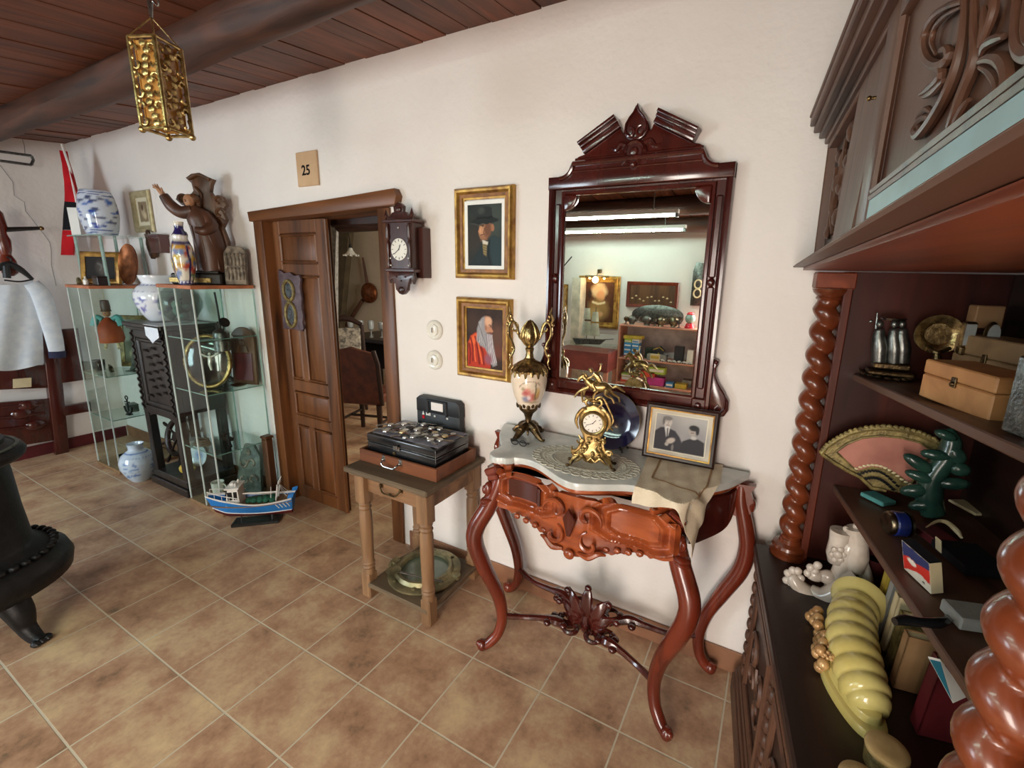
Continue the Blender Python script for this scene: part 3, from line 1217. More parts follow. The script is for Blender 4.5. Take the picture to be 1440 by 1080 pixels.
vp.l([(.64, .30), (.65, .55), (.62, .70)], .016, (96, 90, 70), .8)
for k in range(16):
    a = 2.9 - 2.3 * k / 15
    vp.e(.50 + .30 * math.cos(a), .50 + .20 * math.sin(a) + .04, .018, .018, (120, 116, 84) if k % 3 else (200, 120, 110), .8, op=.8)


def vase_paint(co):
    ang = np.arctan2(co[:, 0] - .012, -co[:, 1])
    x = .5 + ang / 2.1
    y = (co[:, 2] - .135) / .185
    f = (np.abs(ang) < 1.04) & (co[:, 2] > .12)
    c = np.tile(linc((230, 212, 190)), (len(co), 1))
    c[f] = vp(x[f], y[f])
    return c


part('urn_body', body, PAINTED_GLOSS, vase, paint=vase_paint, label='cream porcelain body with a painted garden scene')
mb = MB()                                          # foot: stem and four splayed scroll feet
mb.lathe([(.030, .035), (.036, .040), (.030, .052), (.020, .060), (.016, .075), (.018, .092), (.022, .100), (.026, .110), (.047, .128), (.050, .140), (.046, .138), (.02, .12)], n=24)
for k in range(16):
    a = 2 * PI * k / 16
    mb.ball((.055 * math.cos(a), .055 * math.sin(a), .150 + .010 * (k % 2)), (.010, .010, .016), 8)
for k in range(4):
    a = PI / 4 + k * PI / 2
    d = V(math.cos(a), math.sin(a), 0)
    pts = curve([d * .012 + V(0, 0, .055), d * .042 + V(0, 0, .045), d * .078 + V(0, 0, .018), d * .105 + V(0, 0, .005), d * .118 + V(0, 0, .010)], 6)
    mb.tube(pts, lerpl([.020, .022, .015, .008, .006], len(pts)), 8)
    mb.ball(d * .05 + V(0, 0, .046), (.020, .020, .014), 10)
    e = V(math.cos(a + PI / 4), math.sin(a + PI / 4), 0)
    mb.tube(spiral(e * .05 + V(0, 0, .030), .022, .006, 0, 5.0, 14, e, (0, 0, 1)), lerpl([.006, .008, .004], 15), 6)
part('bronze_foot', mb, BRASS_D, vase)
mb = MB()                                          # collar, neck and finial
mb.lathe([(.088, .300), (.090, .312), (.078, .328), (.058, .342), (.034, .352), (.022, .362), (.020, .372), (.018, .385), (.021, .396), (.023, .402), (.018, .408), (.024, .416), (.036, .430), (.043, .450), (.042, .468), (.036, .486), (.028, .502), (.016, .516), (.006, .524), (.001, .528)], n=28)
for k in range(18):
    a = 2 * PI * k / 18
    d = V(math.cos(a), math.sin(a), 0)
    mb.tube([d * .076 + V(0, 0, .326), d * .090 + V(0, 0, .308), d * (.0935) + V(0, 0, .290 - .008 * (k % 2))], lerpl([.010, .012, .004], 3), 6, flat=.6, up=tuple(d))
for k in range(8):
    a = 2 * PI * k / 8
    d = V(math.cos(a), math.sin(a), 0)
    mb.tube(curve([d * .024 + V(0, 0, .418), d * .045 + V(0, 0, .452), d * .034 + V(0, 0, .492), d * .010 + V(0, 0, .522)], 5), lerpl([.004, .007, .006, .003], 16), 6)
part('bronze_neck', mb, BRASS, vase)
for s in (-1, 1):
    mb = MB()
    P = [(.040, .440), (.052, .452), (.064, .492), (.080, .515), (.096, .512), (.106, .488), (.103, .455), (.088, .428), (.078, .400), (.086, .378), (.098, .358), (.094, .336), (.104, .312)]
    pts = curve([(s * x, 0, z) for x, z in P], 6)
    mb.tube(pts, lerpl([.004, .006, .007, .007, .008, .007, .006, .006, .005, .006, .005, .004, .003], len(pts)), 8)
    mb.tube(spiral((s * .078, 0, .490), .024, .006, PI / 2, PI / 2 + s * 4.8, 18), lerpl([.004, .006, .004], 19), 7)
    mb.tube(curve([(s * .100, 0, .505), (s * .112, 0, .530), (s * .100, 0, .555), (s * .106, 0, .580)], 6), lerpl([.006, .007, .006, .002], 19), 7)
    for x, z in ((.096, .540), (.112, .505), (.108, .468), (.086, .405), (.098, .372), (.060, .470), (.09, .525)):
        mb.ball((s * x, 0, z), (.008, .006, .010), 8)
    part('handle', mb, BRASS, vase)

# ---- spectacles left lying on the marble
gx = atZ(730, 627, ZT)
mb = MB()
for s in (-1, 1):
    mb.tube([gx + V(s * .020 + .017 * math.cos(a), -.004, .016 + .012 * math.sin(a)) for a in np.linspace(0, 2 * PI, 17)], .0022, 6)
    mb.tube(curve([gx + V(s * .036, -.003, .018), gx + V(s * .036, .02, .012), gx + V(s * .02, .032, .004), gx + V(-s * .03, .034, .003)], 5), .0020, 6)
mb.tube([gx + V(-.004, -.004, .019), gx + V(.004, -.004, .019)], .002, 6)
solo('spectacles', 'folded black spectacles lying in front of the porcelain urn', 'spectacles', mb, BLACKP, (gx.x, gx.y, ZT), world=True)

# ---- gilt clock with a jockey on a galloping horse
ck = thing('gilt_rider_clock', 'ornate gilt table clock topped by a jockey on a galloping horse', 'clock', (1.085, -.295, ZT + .0022), math.radians(16))
ck.scale = (.80, .80, .80)
DZ_ = .222                                         # height of the dial's centre
mb = MB()
shape = [(0, .31), (.028, .300), (.052, .280), (.066, .250), (.068, .215), (.058, .180), (.045, .155), (.040, .130), (.046, .105), (.068, .080), (.088, .060), (.094, .040), (.075, .030), (.05, .045), (.02, .022), (0, .016)]
L = [(x, z) for x, z in shape] + [(-x, z) for x, z in reversed(shape[1:-1])]
mb.prism([(x, .022, z) for x, z in L], (0, -.044, 0), .010)
part('clock_case', mb, GOLD, ck)
mb = MB()
for s in (-1, 1):
    for P, r in (([(.094, .10), (.088, .075), (.060, .095), (.05, .13), (.062, .16)], .008), ([(.040, .10), (.062, .06), (.086, .036), (.098, .010), (.104, .004)], .009), ([(.066, .19), (.078, .225), (.070, .262), (.046, .290), (.03, .285)], .008),
                 ([(.02, .30), (.036, .318), (.030, .335), (.012, .33)], .007), ([(.0, .05), (.02, .034), (.04, .05), (.06, .034), (.078, .02)], .007), ([(.03, .12), (.02, .10), (.035, .08), (.055, .09)], .006)):
        pts = curve([(s * x, -.026, z) for x, z in P], 6)
        mb.tube(pts, lerpl([r * .4, r, r * 1.1, r, r * .4], len(pts)), 7)
    mb.tube(spiral((s * .078, -.03, .078), .022, .005, 0, s * 5.2, 18), lerpl([.004, .007, .004], 19), 7)
    mb.tube(spiral((s * .052, -.03, .135), .018, .004, PI, PI - s * 5.2, 18), lerpl([.004, .006, .004], 19), 7)
    for k in range(7):
        a = RND.uniform(0, 6)
        mb.ball((s * RND.uniform(.005, .06), -.030, RND.uniform(.05, .15)), (.010, .008, .008), 8)
part('scrollwork', mb, GOLD, ck)
mb = MB()
for s in (-1, 1):
    for y in (-.03, .03):
        mb.tube(curve([(s * .075, y * .6, .045), (s * .088, y, .025), (s * .100, y * 1.2, .010), (s * .112, y * 1.3, .008)], 5), lerpl([.008, .007, .006, .005], 16), 7)
        mb.ball((s * .110, y * 1.3, .008), (.010, .008, .008), 8)
part('scroll_feet', mb, BRASS_D, ck)
mb = MB()
mb.lathe([(.046, 0), (.060, 0), (.060, .006), (.054, .012), (.047, .008)], (0, -.022, DZ_), 40, 'y', Matrix.Diagonal((1, -1, 1, 1)), cap=False)
for k in range(36):
    a = 2 * PI * k / 36
    mb.ball((.0525 * math.cos(a), -.033, DZ_ + .0525 * math.sin(a)), .0028, 6)
part('dial_bezel', mb, GOLD, ck)


def dial(name, parent, c, r, h, m_, mat=PORCELAIN, tick=12, yo=0.0, face=-1):
    c = V(*c)
    mb = MB()
    mb.lathe([(.0001, 0), (r, 0), (r, .003), (.0001, .003)], c, 40, 'y', Matrix.Diagonal((1, face, 1, 1)), cap=False)
    d = part(name, mb, mat, parent)
    mb = MB()
    f = face * .0042
    for k in range(tick):
        a = 2 * PI * k / tick
        mb.box(c + V(math.sin(a) * r * .82, f, math.cos(a) * r * .82), (r * .05, .0012, r * .2), (0, a, 0))
    for a, L_, w_ in ((h, r * .5, r * .07), (m_, r * .78, r * .05)):
        mb.box(c + V(math.sin(a) * L_ * .45, f * 1.25, math.cos(a) * L_ * .45), (w_, .0012, L_), (0, a, 0))
    mb.lathe([(.0001, 0), (r * .06, 0), (r * .06, .002), (.0001, .002)], c + V(0, f, 0), 12, 'y', Matrix.Diagonal((1, face, 1, 1)), cap=False)
    part('hands_and_numerals', mb, BLACK, d)
    return d


dial('dial', ck, (0, -.024, DZ_), .045, math.radians(40), math.radians(250))
# horse and jockey
hz = .395
mb = MB()
bp = curve([(.075, 0, hz - .012), (.045, 0, hz - .002), (.01, 0, hz - .004), (-.022, 0, hz + .008), (-.044, 0, hz + .030), (-.060, 0, hz + .040)], 6)
mb.tube(bp, lerpl([.012, .024, .021, .022, .014, .011], len(bp)), 12)
mb.tube(curve([(-.054, 0, hz + .046), (-.070, 0, hz + .034), (-.082, 0, hz + .016)], 5), lerpl([.011, .010, .006], 11), 10)
for s in (-1, 1):
    mb.ball((-.055, s * .006, hz + .056), (.003, .003, .008), 6)
    mb.tube(curve([(-.028, s * .010, hz - .004), (-.060 + .012 * s, s * .012, hz - .030), (-.072 + .02 * s, s * .012, hz - .058)], 5), lerpl([.010, .006, .004], 11), 8)
    mb.tube(curve([(.055, s * .012, hz - .010), (.066 + .014 * s, s * .014, hz - .034), (.094 + .014 * s, s * .014, hz - .050), (.104 + .012 * s, s * .014, hz - .072)], 5), lerpl([.013, .008, .005, .004], 16), 8)
mb.tube(curve([(.078, 0, hz - .004), (.10, 0, hz + .004), (.122, .0, hz - .010), (.138, 0, hz - .02)], 5), lerpl([.005, .008, .006, .002], 16), 8)
mb.tube(curve([(-.030, 0, hz + .030), (-.045, .0, hz + .046), (-.054, 0, hz + .056)], 5), lerpl([.006, .008, .004], 11), 8)
horse = part('horse', mb, GOLD, ck)
mb = MB()
mb.tube(curve([(.022, 0, hz + .020), (.010, 0, hz + .042), (-.012, 0, hz + .058)], 5), lerpl([.014, .016, .012], 11), 10)
mb.ball((-.022, 0, hz + .070), (.010, .009, .011), 10)
mb.ball((-.024, 0, hz + .077), (.012, .010, .007), 10)
for s in (-1, 1):
    mb.tube(curve([(.018, s * .008, hz + .018), (-.010, s * .020, hz + .012), (.004, s * .022, hz - .014), (-.006, s * .022, hz - .020)], 5), lerpl([.009, .008, .006, .004], 16), 8)
mb.tube(curve([(-.006, -.010, hz + .054), (-.026, -.014, hz + .040), (-.040, -.006, hz + .036)], 5), lerpl([.006, .005, .004], 11), 8)
mb.tube(curve([(.000, .010, hz + .056), (.016, .016, hz + .072), (.020, .014, hz + .096)], 5), lerpl([.006, .005, .003], 11), 8)
mb.ball((.020, .014, hz + .100), .006, 8)
part('jockey', mb, GOLD, horse, root=ck)
mb = MB()
for s, P in ((1, [(.0, .325), (.02, .345), (.045, .335), (.07, .29), (.092, .24), (.080, .205), (.094, .19)]), (-1, [(-.0, .315), (-.02, .335), (-.05, .318), (-.058, .345), (-.062, .372), (-.05, .385)]), (1, [(0, .31), (-.005, .345), (.012, .372), (.03, .38)])):
    pts = curve([(x, -.006, z) for x, z in P], 6)
    mb.tube(pts, lerpl([.006, .006, .005, .004], len(pts)), 7)
mb.ball((-.035, -.006, .33), (.012, .01, .014), 8)
mb.ball((0, 0, .325), (.03, .016, .012), 10)
part('branch_crest', mb, GOLD, ck)

# ---- cobalt plate on a stand
pt = thing('cobalt_plate', 'round dark cobalt blue plate with a thin gold rim behind the rider clock', 'plate', (1.085, -.075, ZT), 0)
pm = Matrix.Translation((0, 0, .125)) @ Matrix.Rotation(math.radians(-10), 4, 'X')
mb = MB()
mb.lathe([(.0001, .006), (.07, .006), (.085, .0), (.122, -.012), (.122, -.009), (.085, .004), (.07, .010), (.0001, .010)], (0, 0, 0), 56, 'y', pm @ Matrix.Identity(4), cap=False)
part('plate_disc', mb, COBALT, pt)
mb = MB()
mb.tube([pm @ V(.122 * math.cos(a), -.0105, .122 * math.sin(a)) for a in np.linspace(0, 2 * PI, 65)], .0016, 5)
part('gold_rim', mb, GOLD, pt)
mb = MB()
for s in (-1, 1):
    mb.tube(curve([(s * .05, .035, .10), (s * .055, .02, .03), (s * .058, -.02, .012), (s * .062, -.05, .022), (s * .060, -.056, .034)], 6), .005, 8)
    mb.tube([(s * .055, .02, .03), (s * .07, .03, .003)], .005, 8)
    mb.tube([(s * .058, -.03, .014), (s * .064, -.036, .003)], .005, 8)
mb.tube([(-.055, .02, .03), (.055, .02, .03)], .004, 8)
part('plate_stand', mb, EBONY, pt)

# ---- framed photograph of a couple
pf = thing('framed_photograph', 'framed black and white photograph of a couple standing on the linen cloth', 'photo frame', (1.366, -.092, ZT + .005), math.radians(1.5), rot=(math.radians(-8), 0, math.radians(1.5)))
wp, hp, fr = .276, .222, .020
mb = frame_mb(wp - 2 * fr, hp - 2 * fr, (-wp / 2 + fr, 0, fr), (1, 0, 0), (0, 0, 1), (0, -1, 0), [(0, -.004), (0, .004), (.004, .008), (.012, .010), (fr, .005), (fr, -.012), (0, -.012)])
part('photo_frame', mb, WALNUT_D, pf)
mb = frame_mb(wp - 2 * fr - .006, hp - 2 * fr - .006, (-wp / 2 + fr + .003, 0, fr + .003), (1, 0, 0), (0, 0, 1), (0, -1, 0), [(0, .0015), (0, .0045), (.005, .0065), (.005, .0015)])
part('gilt_slip', mb, GOLD_FRAME, pf)
P_ = Paint((206, 196, 176), .78)
P_.p([(.075, .09), (.925, .09), (.925, .91), (.075, .91)], (176, 172, 168))
for c, r in (((.3, .45), (.26, .3)), ((.75, .4), (.24, .25))):
    P_.e(c[0], c[1], r[0], r[1], (150, 146, 146), .8)
P_.p([(.08, .10), (.08, .50), (.17, .60), (.27, .62), (.42, .56), (.50, .44), (.57, .27), (.60, .10)], (54, 52, 58), .02)
P_.p([(.52, .10), (.55, .36), (.66, .44), (.80, .46), (.90, .40), (.92, .10)], (50, 48, 52), .02)
P_.e(.28, .74, .072, .098, (196, 186, 180), .25)
P_.e(.28, .82, .074, .04, (122, 118, 116), .5)
P_.e(.215, .75, .022, .07, (110, 106, 104), .5)
P_.e(.257, .752, .010, .006, (104, 96, 94), .8)
P_.e(.306, .748, .010, .006, (104, 96, 94), .8)
P_.l([(.288, .74), (.292, .70)], .006, (150, 140, 134))
P_.l([(.262, .672), (.308, .668)], .006, (110, 96, 92))
P_.p([(.235, .63), (.33, .63), (.31, .43), (.28, .40)], (214, 210, 208), .015)
P_.p([(.278, .60), (.30, .60), (.305, .42), (.285, .40)], (44, 42, 46), .012)
P_.e(.70, .62, .068, .085, (170, 158, 150), .3)
P_.e(.715, .685, .080, .050, (40, 38, 40), .35)
P_.e(.775, .63, .028, .07, (46, 44, 46), .5)
P_.e(.675, .628, .010, .006, (92, 84, 82), .8).e(.725, .63, .010, .006, (92, 84, 82), .8)
P_.l([(.672, .572), (.718, .576)], .006, (104, 88, 84))
P_.e(.725, .47, .045, .03, (190, 184, 178), .6)
P_.e(.36, .33, .075, .045, (190, 178, 168), .5, .5)
P_.e(.30, .24, .03, .03, (176, 166, 158), .6)
P_.e(.40, .18, .02, .06, (120, 114, 112), .6)
P_.l([(.075, .09), (.925, .09), (.925, .91), (.075, .91), (.075, .09)], .006, (232, 224, 200))
picture('photograph', P_, wp - 2 * fr - .004, hp - 2 * fr - .004, (-wp / 2 + fr + .002, .0, fr + .002), (1, 0, 0), (0, 0, 1), pf, PAINTED)
mb = MB()
mb.box((0, .05, .07), (.05, .006, .15), (math.radians(-28), 0, 0))
part('easel_strut', mb, WALNUT_D, pf)

# ================================================================ MIRROR
GX0, GX1, GZ0, GZ1 = .812, 1.384, 1.186, 1.955
mi = thing('carved_mirror', 'large mirror in a carved dark red wooden frame above the console', 'mirror', (1.098, 0, GZ0))
mb = MB()
mb.bb(GX0 - .01, GX1 + .01, -.022, -.016, GZ0 - .01, GZ1 + .01)
part('mirror_glass', mb, MIRROR, mi, True, smooth=0)
mb = frame_mb(GX1 - GX0, GZ1 - GZ0, (GX0, 0, GZ0), (1, 0, 0), (0, 0, 1), (0, -1, 0),
              [(0, .012), (0, .030), (.006, .036), (.014, .034), (.018, .024), (.046, .024), (.050, .036), (.060, .044), (.070, .042), (.074, .032), (.074, 0), (.0, 0)])
frm = part('mirror_frame', mb, MAHOG_D, mi, True)
for s in (0, 1):                                   # notched upper corners of the glass, raised blocks, drops
    mb = MB()
    x = GX0 if s == 0 else GX1
    q = 1 if s == 0 else -1
    arc = [(x + q * (.012 + .058 * (1 - math.cos(t))), GZ1 - .012 - .058 * (1 - math.sin(t)) - 0) for t in np.linspace(PI / 2, 0, 8)]
    arc = [(x + q * .062 - q * .05 * math.cos(t), GZ1 - .062 + .05 * math.sin(t)) for t in np.linspace(0, PI / 2, 8)]
    arc = [(x + q * .055 * math.sin(t), GZ1 - .055 * math.cos(t) - .002) for t in np.linspace(0, PI / 2, 9)]
    o = [(x - q * .002, GZ1 + .002)] + arc
    mb.prism([(a, -.016, b) for a, b in (o if s == 0 else reversed(o))], (0, -.022, 0), .004)
    xm = x - q * .032
    for z0, z1 in ((GZ0 + .28, GZ1 - .30), ):
        pass
    mb.bb(xm - .013, xm + .013, -.034, -.02, GZ0 + .45, GZ1 - .03, .006)
    mb.bb(xm - .013, xm + .013, -.034, -.02, GZ0 + .03, GZ0 + .42, .006)
    mb.ball((xm, -.034, GZ0 + .435), (.014, .010, .016), 10)
    mb.bb(x - q * .066, x - q * .004, -.040, -.016, GZ0 - .066, GZ0 - .004, .006)
    mb.ball((xm, -.040, GZ0 - .034), (.014, .008, .014), 10)
    part('frame_moulding', mb, MAHOG_D, frm, True)
mb = MB()                                          # raised top rail with ogee shoulders
xa, xb = GX0 - .074, GX1 + .074
top = GZ1 + .074
o = [(xa, top - .05), (xa, top), (xa + .055, top)]
o += [(xa + .055 + .055 * math.sin(t), top + .052 * (1 - math.cos(t))) for t in np.linspace(.2, PI / 2, 7)]
o += [(p[0], p[1]) for p in [(xb + xa - a, b) for a, b in reversed(o)]]
o += [(xb, top - .074)] if False else []
mb.prism([(a, -.002, b) for a, b in reversed(o)], (0, -.044, 0), .008)
o2 = [(a, b) for a, b in o]
mb.tube([V(a, -.046, b - .010) for a, b in o[2:-2]], .010, 8)
mb.tube([V(xa + .11, -.046, top + .012), V(xb - .11, -.046, top + .012)], .005, 8)
mb.ball((1.098, -.05, top + .018), (.014, .012, .014), 10)
for s in (-1, 1):
    mb.prism([(1.098 + s * .03, -.044, top + .035), (1.098 + s * .05, -.044, top + .022), (1.098 + s * .03, -.044, top + .008), (1.098 + s * .044, -.044, top + .022)], (0, -.005, 0))
tr = part('top_rail', mb, MAHOG_D, mi, True)
mb = MB()                                          # broken pediment
z0 = top + .052
mb.prism([(a, -.004, b) for a, b in reversed([(.848, z0 - .004), (.852, z0 + .012), (.868, z0 + .020), (.888, z0 + .024), (1.036, z0 + .104), (1.044, z0 + .085), (1.152, z0 + .085), (1.16, z0 + .104), (1.308, z0 + .024), (1.328, z0 + .020), (1.344, z0 + .012), (1.348, z0 - .004)])], (0, -.030, 0), .006)
mb.tube([(.855, -.034, z0 + .004), (1.341, -.034, z0 + .004)], .009, 8)
for s in (-1, 1):
    A, B = V(1.098 + s * .208, -.004, z0 + .026), V(1.098 + s * .062, -.004, z0 + .106)
    d = (B - A).normalized()
    nz = V(-d.z, 0, d.x) * (1 if d.x > 0 else -1)
    for k, (o1, th, dep) in enumerate(((0, .020, .040), (.020, .012, .050), (.032, .012, .062))):
        P4 = [A + nz * o1, B + nz * o1, B + nz * (o1 + th), A + nz * (o1 + th)]
        if s > 0:
            P4.reverse()
        mb.prism(P4, (0, -dep, 0), .003)
part('broken_pediment', mb, MAHOG_D, tr, True)
mb = MB()                                          # pointed heart finial over a medallion
zf = top + .108
hp_ = [(0, .122), (.012, .098), (.030, .078), (.046, .052), (.048, .026), (.036, .006), (.016, -.006), (0, -.010)]
o = [(1.098 + x, zf + z) for x, z in hp_] + [(1.098 - x, zf + z) for x, z in reversed(hp_[1:-1])]
mb.prism([(a, -.008, b) for a, b in o], (0, -.040, 0), .010)
mb.tube([V(1.098 + .82 * (a - 1.098), -.050, zf + .05 + .82 * (b - zf - .05)) for a, b in o + o[:1]], .004, 6)
for s in (-1, 1):
    mb.tube(spiral((1.098 + s * .022, -.052, zf + .020), .022, .006, PI / 2, PI / 2 + s * 4.8, 18), lerpl([.004, .007, .005], 19), 7)
mb.lathe([(.0001, 0), (.044, 0), (.046, .010), (.036, .020), (.028, .014), (.018, .014), (.012, .022), (.0001, .024)], (1.098, -.034, zf - .045), 28, 'y', Matrix.Diagonal((1, -1, 1, 1)), cap=False)
for s in (-1, 1):
    mb.tube(curve([(1.098 + s * .03, -.036, zf - .02), (1.098 + s * .055, -.036, zf - .012), (1.098 + s * .075, -.034, zf - .03), (1.098 + s * .095, -.034, zf - .022)], 5), lerpl([.010, .012, .008, .003], 16), 7)
part('heart_finial', mb, MAHOG_D, tr, True)
for s in (-1, 1):                                  # scrolled wings at the foot of the frame
    mb = MB()
    xo = (GX1 + .074) if s > 0 else (GX0 - .074)
    W = [(-.004, .155), (.012, .150), (.016, .135), (.010, .118), (.010, .095), (.020, .065), (.045, .030), (.066, -.005), (.068, -.040), (.055, -.066), (.034, -.072), (.014, -.060), (-.004, -.040)]
    o = [(xo + s * x, GZ0 + z) for x, z in W]
    mb.prism([(a, -.004, b) for a, b in (o if s > 0 else reversed(o))], (0, -.026, 0), .006)
    mb.tube(curve([(xo + s * x, -.032, GZ0 + z) for x, z in ((.003, .12), (.006, .09), (.022, .055), (.048, .015), (.052, -.03), (.036, -.054), (.018, -.04), (.03, -.022))], 5), lerpl([.003, .005, .005, .004], 36), 7)
    mb.ball((xo + s * .008, -.034, GZ0 + .142), .009, 8)
    part('scroll_wing', mb, MAHOG_D, mi, True)

# ================================================================ SMALL WORN TABLE
ds = thing('pine_side_table', 'small worn pine side table with turned legs, between doorway and console', 'side table', (.165, -.235, 0))
mb = MB()
mb.bb(-.135, .395, -.46, -.015, .672, .700, .006)
part('tabletop', mb, GREYW, ds, True, label='greyish brown worn top')
mb = MB()
mb.bb(-.03, .36, -.425, -.405, .585, .672, .003)
part('apron', mb, PINE_X, ds, True)
mb = MB()
mb.bb(.345, .365, -.41, -.05, .585, .672, .003)
part('apron', mb, PINE_X, ds, True)
mb = MB()
mb.bb(-.045, -.025, -.41, -.05, .585, .672, .003)
part('apron', mb, PINE_X, ds, True)


def turned_leg(x, y):
    mb = MB()
    mb.box((x, y, .60), (.062, .062, .146), None, .005)
    mb.lathe([(.024, .530), (.030, .520), (.026, .508), (.032, .497), (.026, .486), (.031, .470), (.032, .38), (.0295, .25), (.028, .20), (.033, .19), (.027, .18), (.033, .17), (.027, .16), (.031, .145), (.031, .13)], (x, y, 0), 20)
    mb.box((x, y, .068), (.058, .058, .134), None, .006)
    return mb


for x, y in ((-.038, -.425), (.358, -.425), (.338, -.05), (-.05, -.05)):
    part('leg', turned_leg(x, y), PINE, ds, True)
mb = MB()
mb.bb(-.02, .375, -.455, -.05, .065, .092, .004)
part('shelf', mb, GREYW, ds, True)


def bail(a, b, drop, fwd, r=.004):
    a, b = V(*a), V(*b)
    mb = MB()
    d = (b - a)
    pts = curve([a, a + d * .06 + V(0, -fwd, -drop * .4), a + d * .2 + V(0, -fwd * 1.2, -drop), a + d * .5 + V(0, -fwd * 1.2, -drop * 1.08), a + d * .8 + V(0, -fwd * 1.2, -drop), a + d * .94 + V(0, -fwd, -drop * .4), b], 5)
    mb.tube(pts, r, 8)
    for e in (a, b):
        mb.box(e + V(0, .001, .004), (.020, .004, .034), None, .002)
        mb.ball(e + V(0, -.004, 0), .008, 8)
    return mb


mb = bail((.088, -.428, .645), (.215, -.428, .650), .030, .012, .004)
mb.ball((.150, -.438, .615), (.010, .006, .008), 8)
part('drawer_pull', mb, BRASS_D, ds, True, label='brass drawer pull')

# wooden tray that lies on the table
ty = thing('wooden_tray', 'brown wooden drawer used as a tray, with a white bail handle, on the side table', 'tray', (.115, -.2, .70))
mb = MB()
x0, x1, y0, y1 = -.125, .372, -.365, -.060
mb.bb(x0, x1, y0, y0 + .014, .7005, .765, .003)
part('front_board', mb, TRAYW, ty, True)
mb = MB()
mb.bb(x0, x1, y1 - .014, y1, .7005, .765, .003)
part('back_board', mb, TRAYW, ty, True)
for xx in (x0, x1 - .014):
    mb = MB()
    mb.bb(xx, xx + .014, y0 + .014, y1 - .014, .7005, .765, .003)
    part('side_board', mb, TRAYW, ty, True)
mb = MB()
mb.bb(x0 + .01, x1 - .01, y0 + .01, y1 - .01, .7005, .722)
part('bottom_board', mb, TRAYW, ty, True)
mb = bail((.045, -.367, .745), (.155, -.367, .745), .022, .020, .0045)
part('bail_handle', mb, STEEL, ty, True, label='white metal bail handle')

# black case with pin stripes
bc = thing('black_case', 'flat black box with thin silver lines and a clasp, in the wooden tray', 'box', (.125, -.2, .722))
bx0, bx1, by0, by1 = -.098, .345, -.335, -.085
mb = MB()
mb.bb(bx0, bx1, by0, by1, .7225, .800, .006, 2)
part('case_bottom', mb, BLACK, bc, True)
mb = MB()
mb.bb(bx0 - .001, bx1 + .001, by0 - .001, by1 + .001, .8005, .842, .006, 2)
part('lid', mb, BLACK, bc, True)
mb = MB()
for z in (.796, .808):
    e = .0016
    for a, b in (((bx0 - e, by0 - e), (bx1 + e, by0 - e)), ((bx1 + e, by0 - e), (bx1 + e, by1 + e))):
        mb.tube([V(*a, z), V(*b, z)], .0011, 4)
mb.tube([V(bx1 + .001, by0 - .001, .77), V(bx1 + .001, by0 - .001, .84)], .0011, 4)
part('silver_lines', mb, STEEL, bc, True)
mb = MB()
mb.box((.105, by0 - .004, .803), (.040, .006, .024), None, .002)
mb.box((.112, by0 - .010, .812), (.014, .010, .022), None, .003)
part('clasp', mb, STEEL, bc, True)
mb = MB()
mb.lathe([(.0001, 0), (.009, 0), (.009, .003), (.0001, .003)], (.088, by0 - .0005, .772), 14, 'y', Matrix.Diagonal((1, -1, 1, 1)), cap=False)
part('keyhole_plate', mb, BRASS, bc, True)

mb = MB()
mb.grid(lambda u, v: (-.085 + u * .425, -.31 + v * .225, .8432 + .003 * math.sin(9 * u) * v + .008 * max(0, u - .85)), 20, 10)
mb.solid(.0015)
solo('plastic_sheet', 'grey plastic sheet under the heap of watches on the flat black box', 'plastic sheet', mb, plain('grey_plastic', (150, 148, 158), 0.25, c2=(120, 116, 130), scale=20), (.1, -.2, .8432), world=True)


def watch(name, label, face, strap, L=.10):
    t = thing(name, label, 'wristwatch', (0, 0, 0), 0, 'watches heaped on the black box')
    mb = MB()
    mb.lathe([(.0001, .002), (.017, .002), (.0185, .005), (.0175, .009), (.015, .0095), (.0001, .0095)], n=20, cap=False)
    part('watch_case', mb, STEEL if face != 'gold' else BRASS, t)
    mb = MB()
    mb.lathe([(.0001, .0096), (.0145, .0096), (.0145, .0101), (.0001, .0101)], n=20, cap=False)
    part('watch_dial', mb, {'white': PORCELAIN, 'black': BLACK, 'gold': CREAM}[face], t)
    mb = MB()
    for s in (-1, 1):
        pts = curve([(s * .016, 0, .006), (s * .03, .002, .008), (s * .055, s * .006, .006), (s * L, s * .018, .004)], 5)
        mb.tube(pts, lerpl([.009, .008, .0075, .006], len(pts)), 8, flat=.28, up=(0, 0, 1))
        if strap is STEEL:
            for p in pts[2::2]:
                mb.box(p + V(0, 0, .002), (.005, .015, .004), None, .001)
    part('strap', mb, strap, t)
    return t


kinds = [watch('wristwatch', '', f, s, L) for f, s, L in (('white', STEEL, .07), ('black', BLACKP, .06), ('gold', LEATHER, .05), ('white', SILVER, .06))]
spots = [(-.02, -.27, .2), (.03, -.22, .9), (.08, -.27, -.3), (.10, -.17, .5), (.15, -.24, 1.3), (.17, -.29, .1), (.21, -.18, -.4), (.23, -.25, .3), (.27, -.28, -.7), (.05, -.16, -.2), (.29, -.20, .7), (.0, -.18, 1.2), (.13, -.30, .25), (.20, -.13, .1), (-.05, -.22, .6), (.06, -.23, -.8), (.25, -.22, 1.0), (.31, -.26, .2), (.19, -.23, .8), (.11, -.20, -.5), (.0, -.30, .0), (.30, -.15, -.2), (.08, -.12, .4), (.16, -.15, .9)]
wl = ['steel bracelet watch with a white dial, in the heap on the black box', 'black strapped watch with a dark dial, in the heap on the black box', 'brown leather strapped watch with a cream dial, in the heap on the black box', 'dull silver bracelet watch with a white dial, in the heap on the black box']
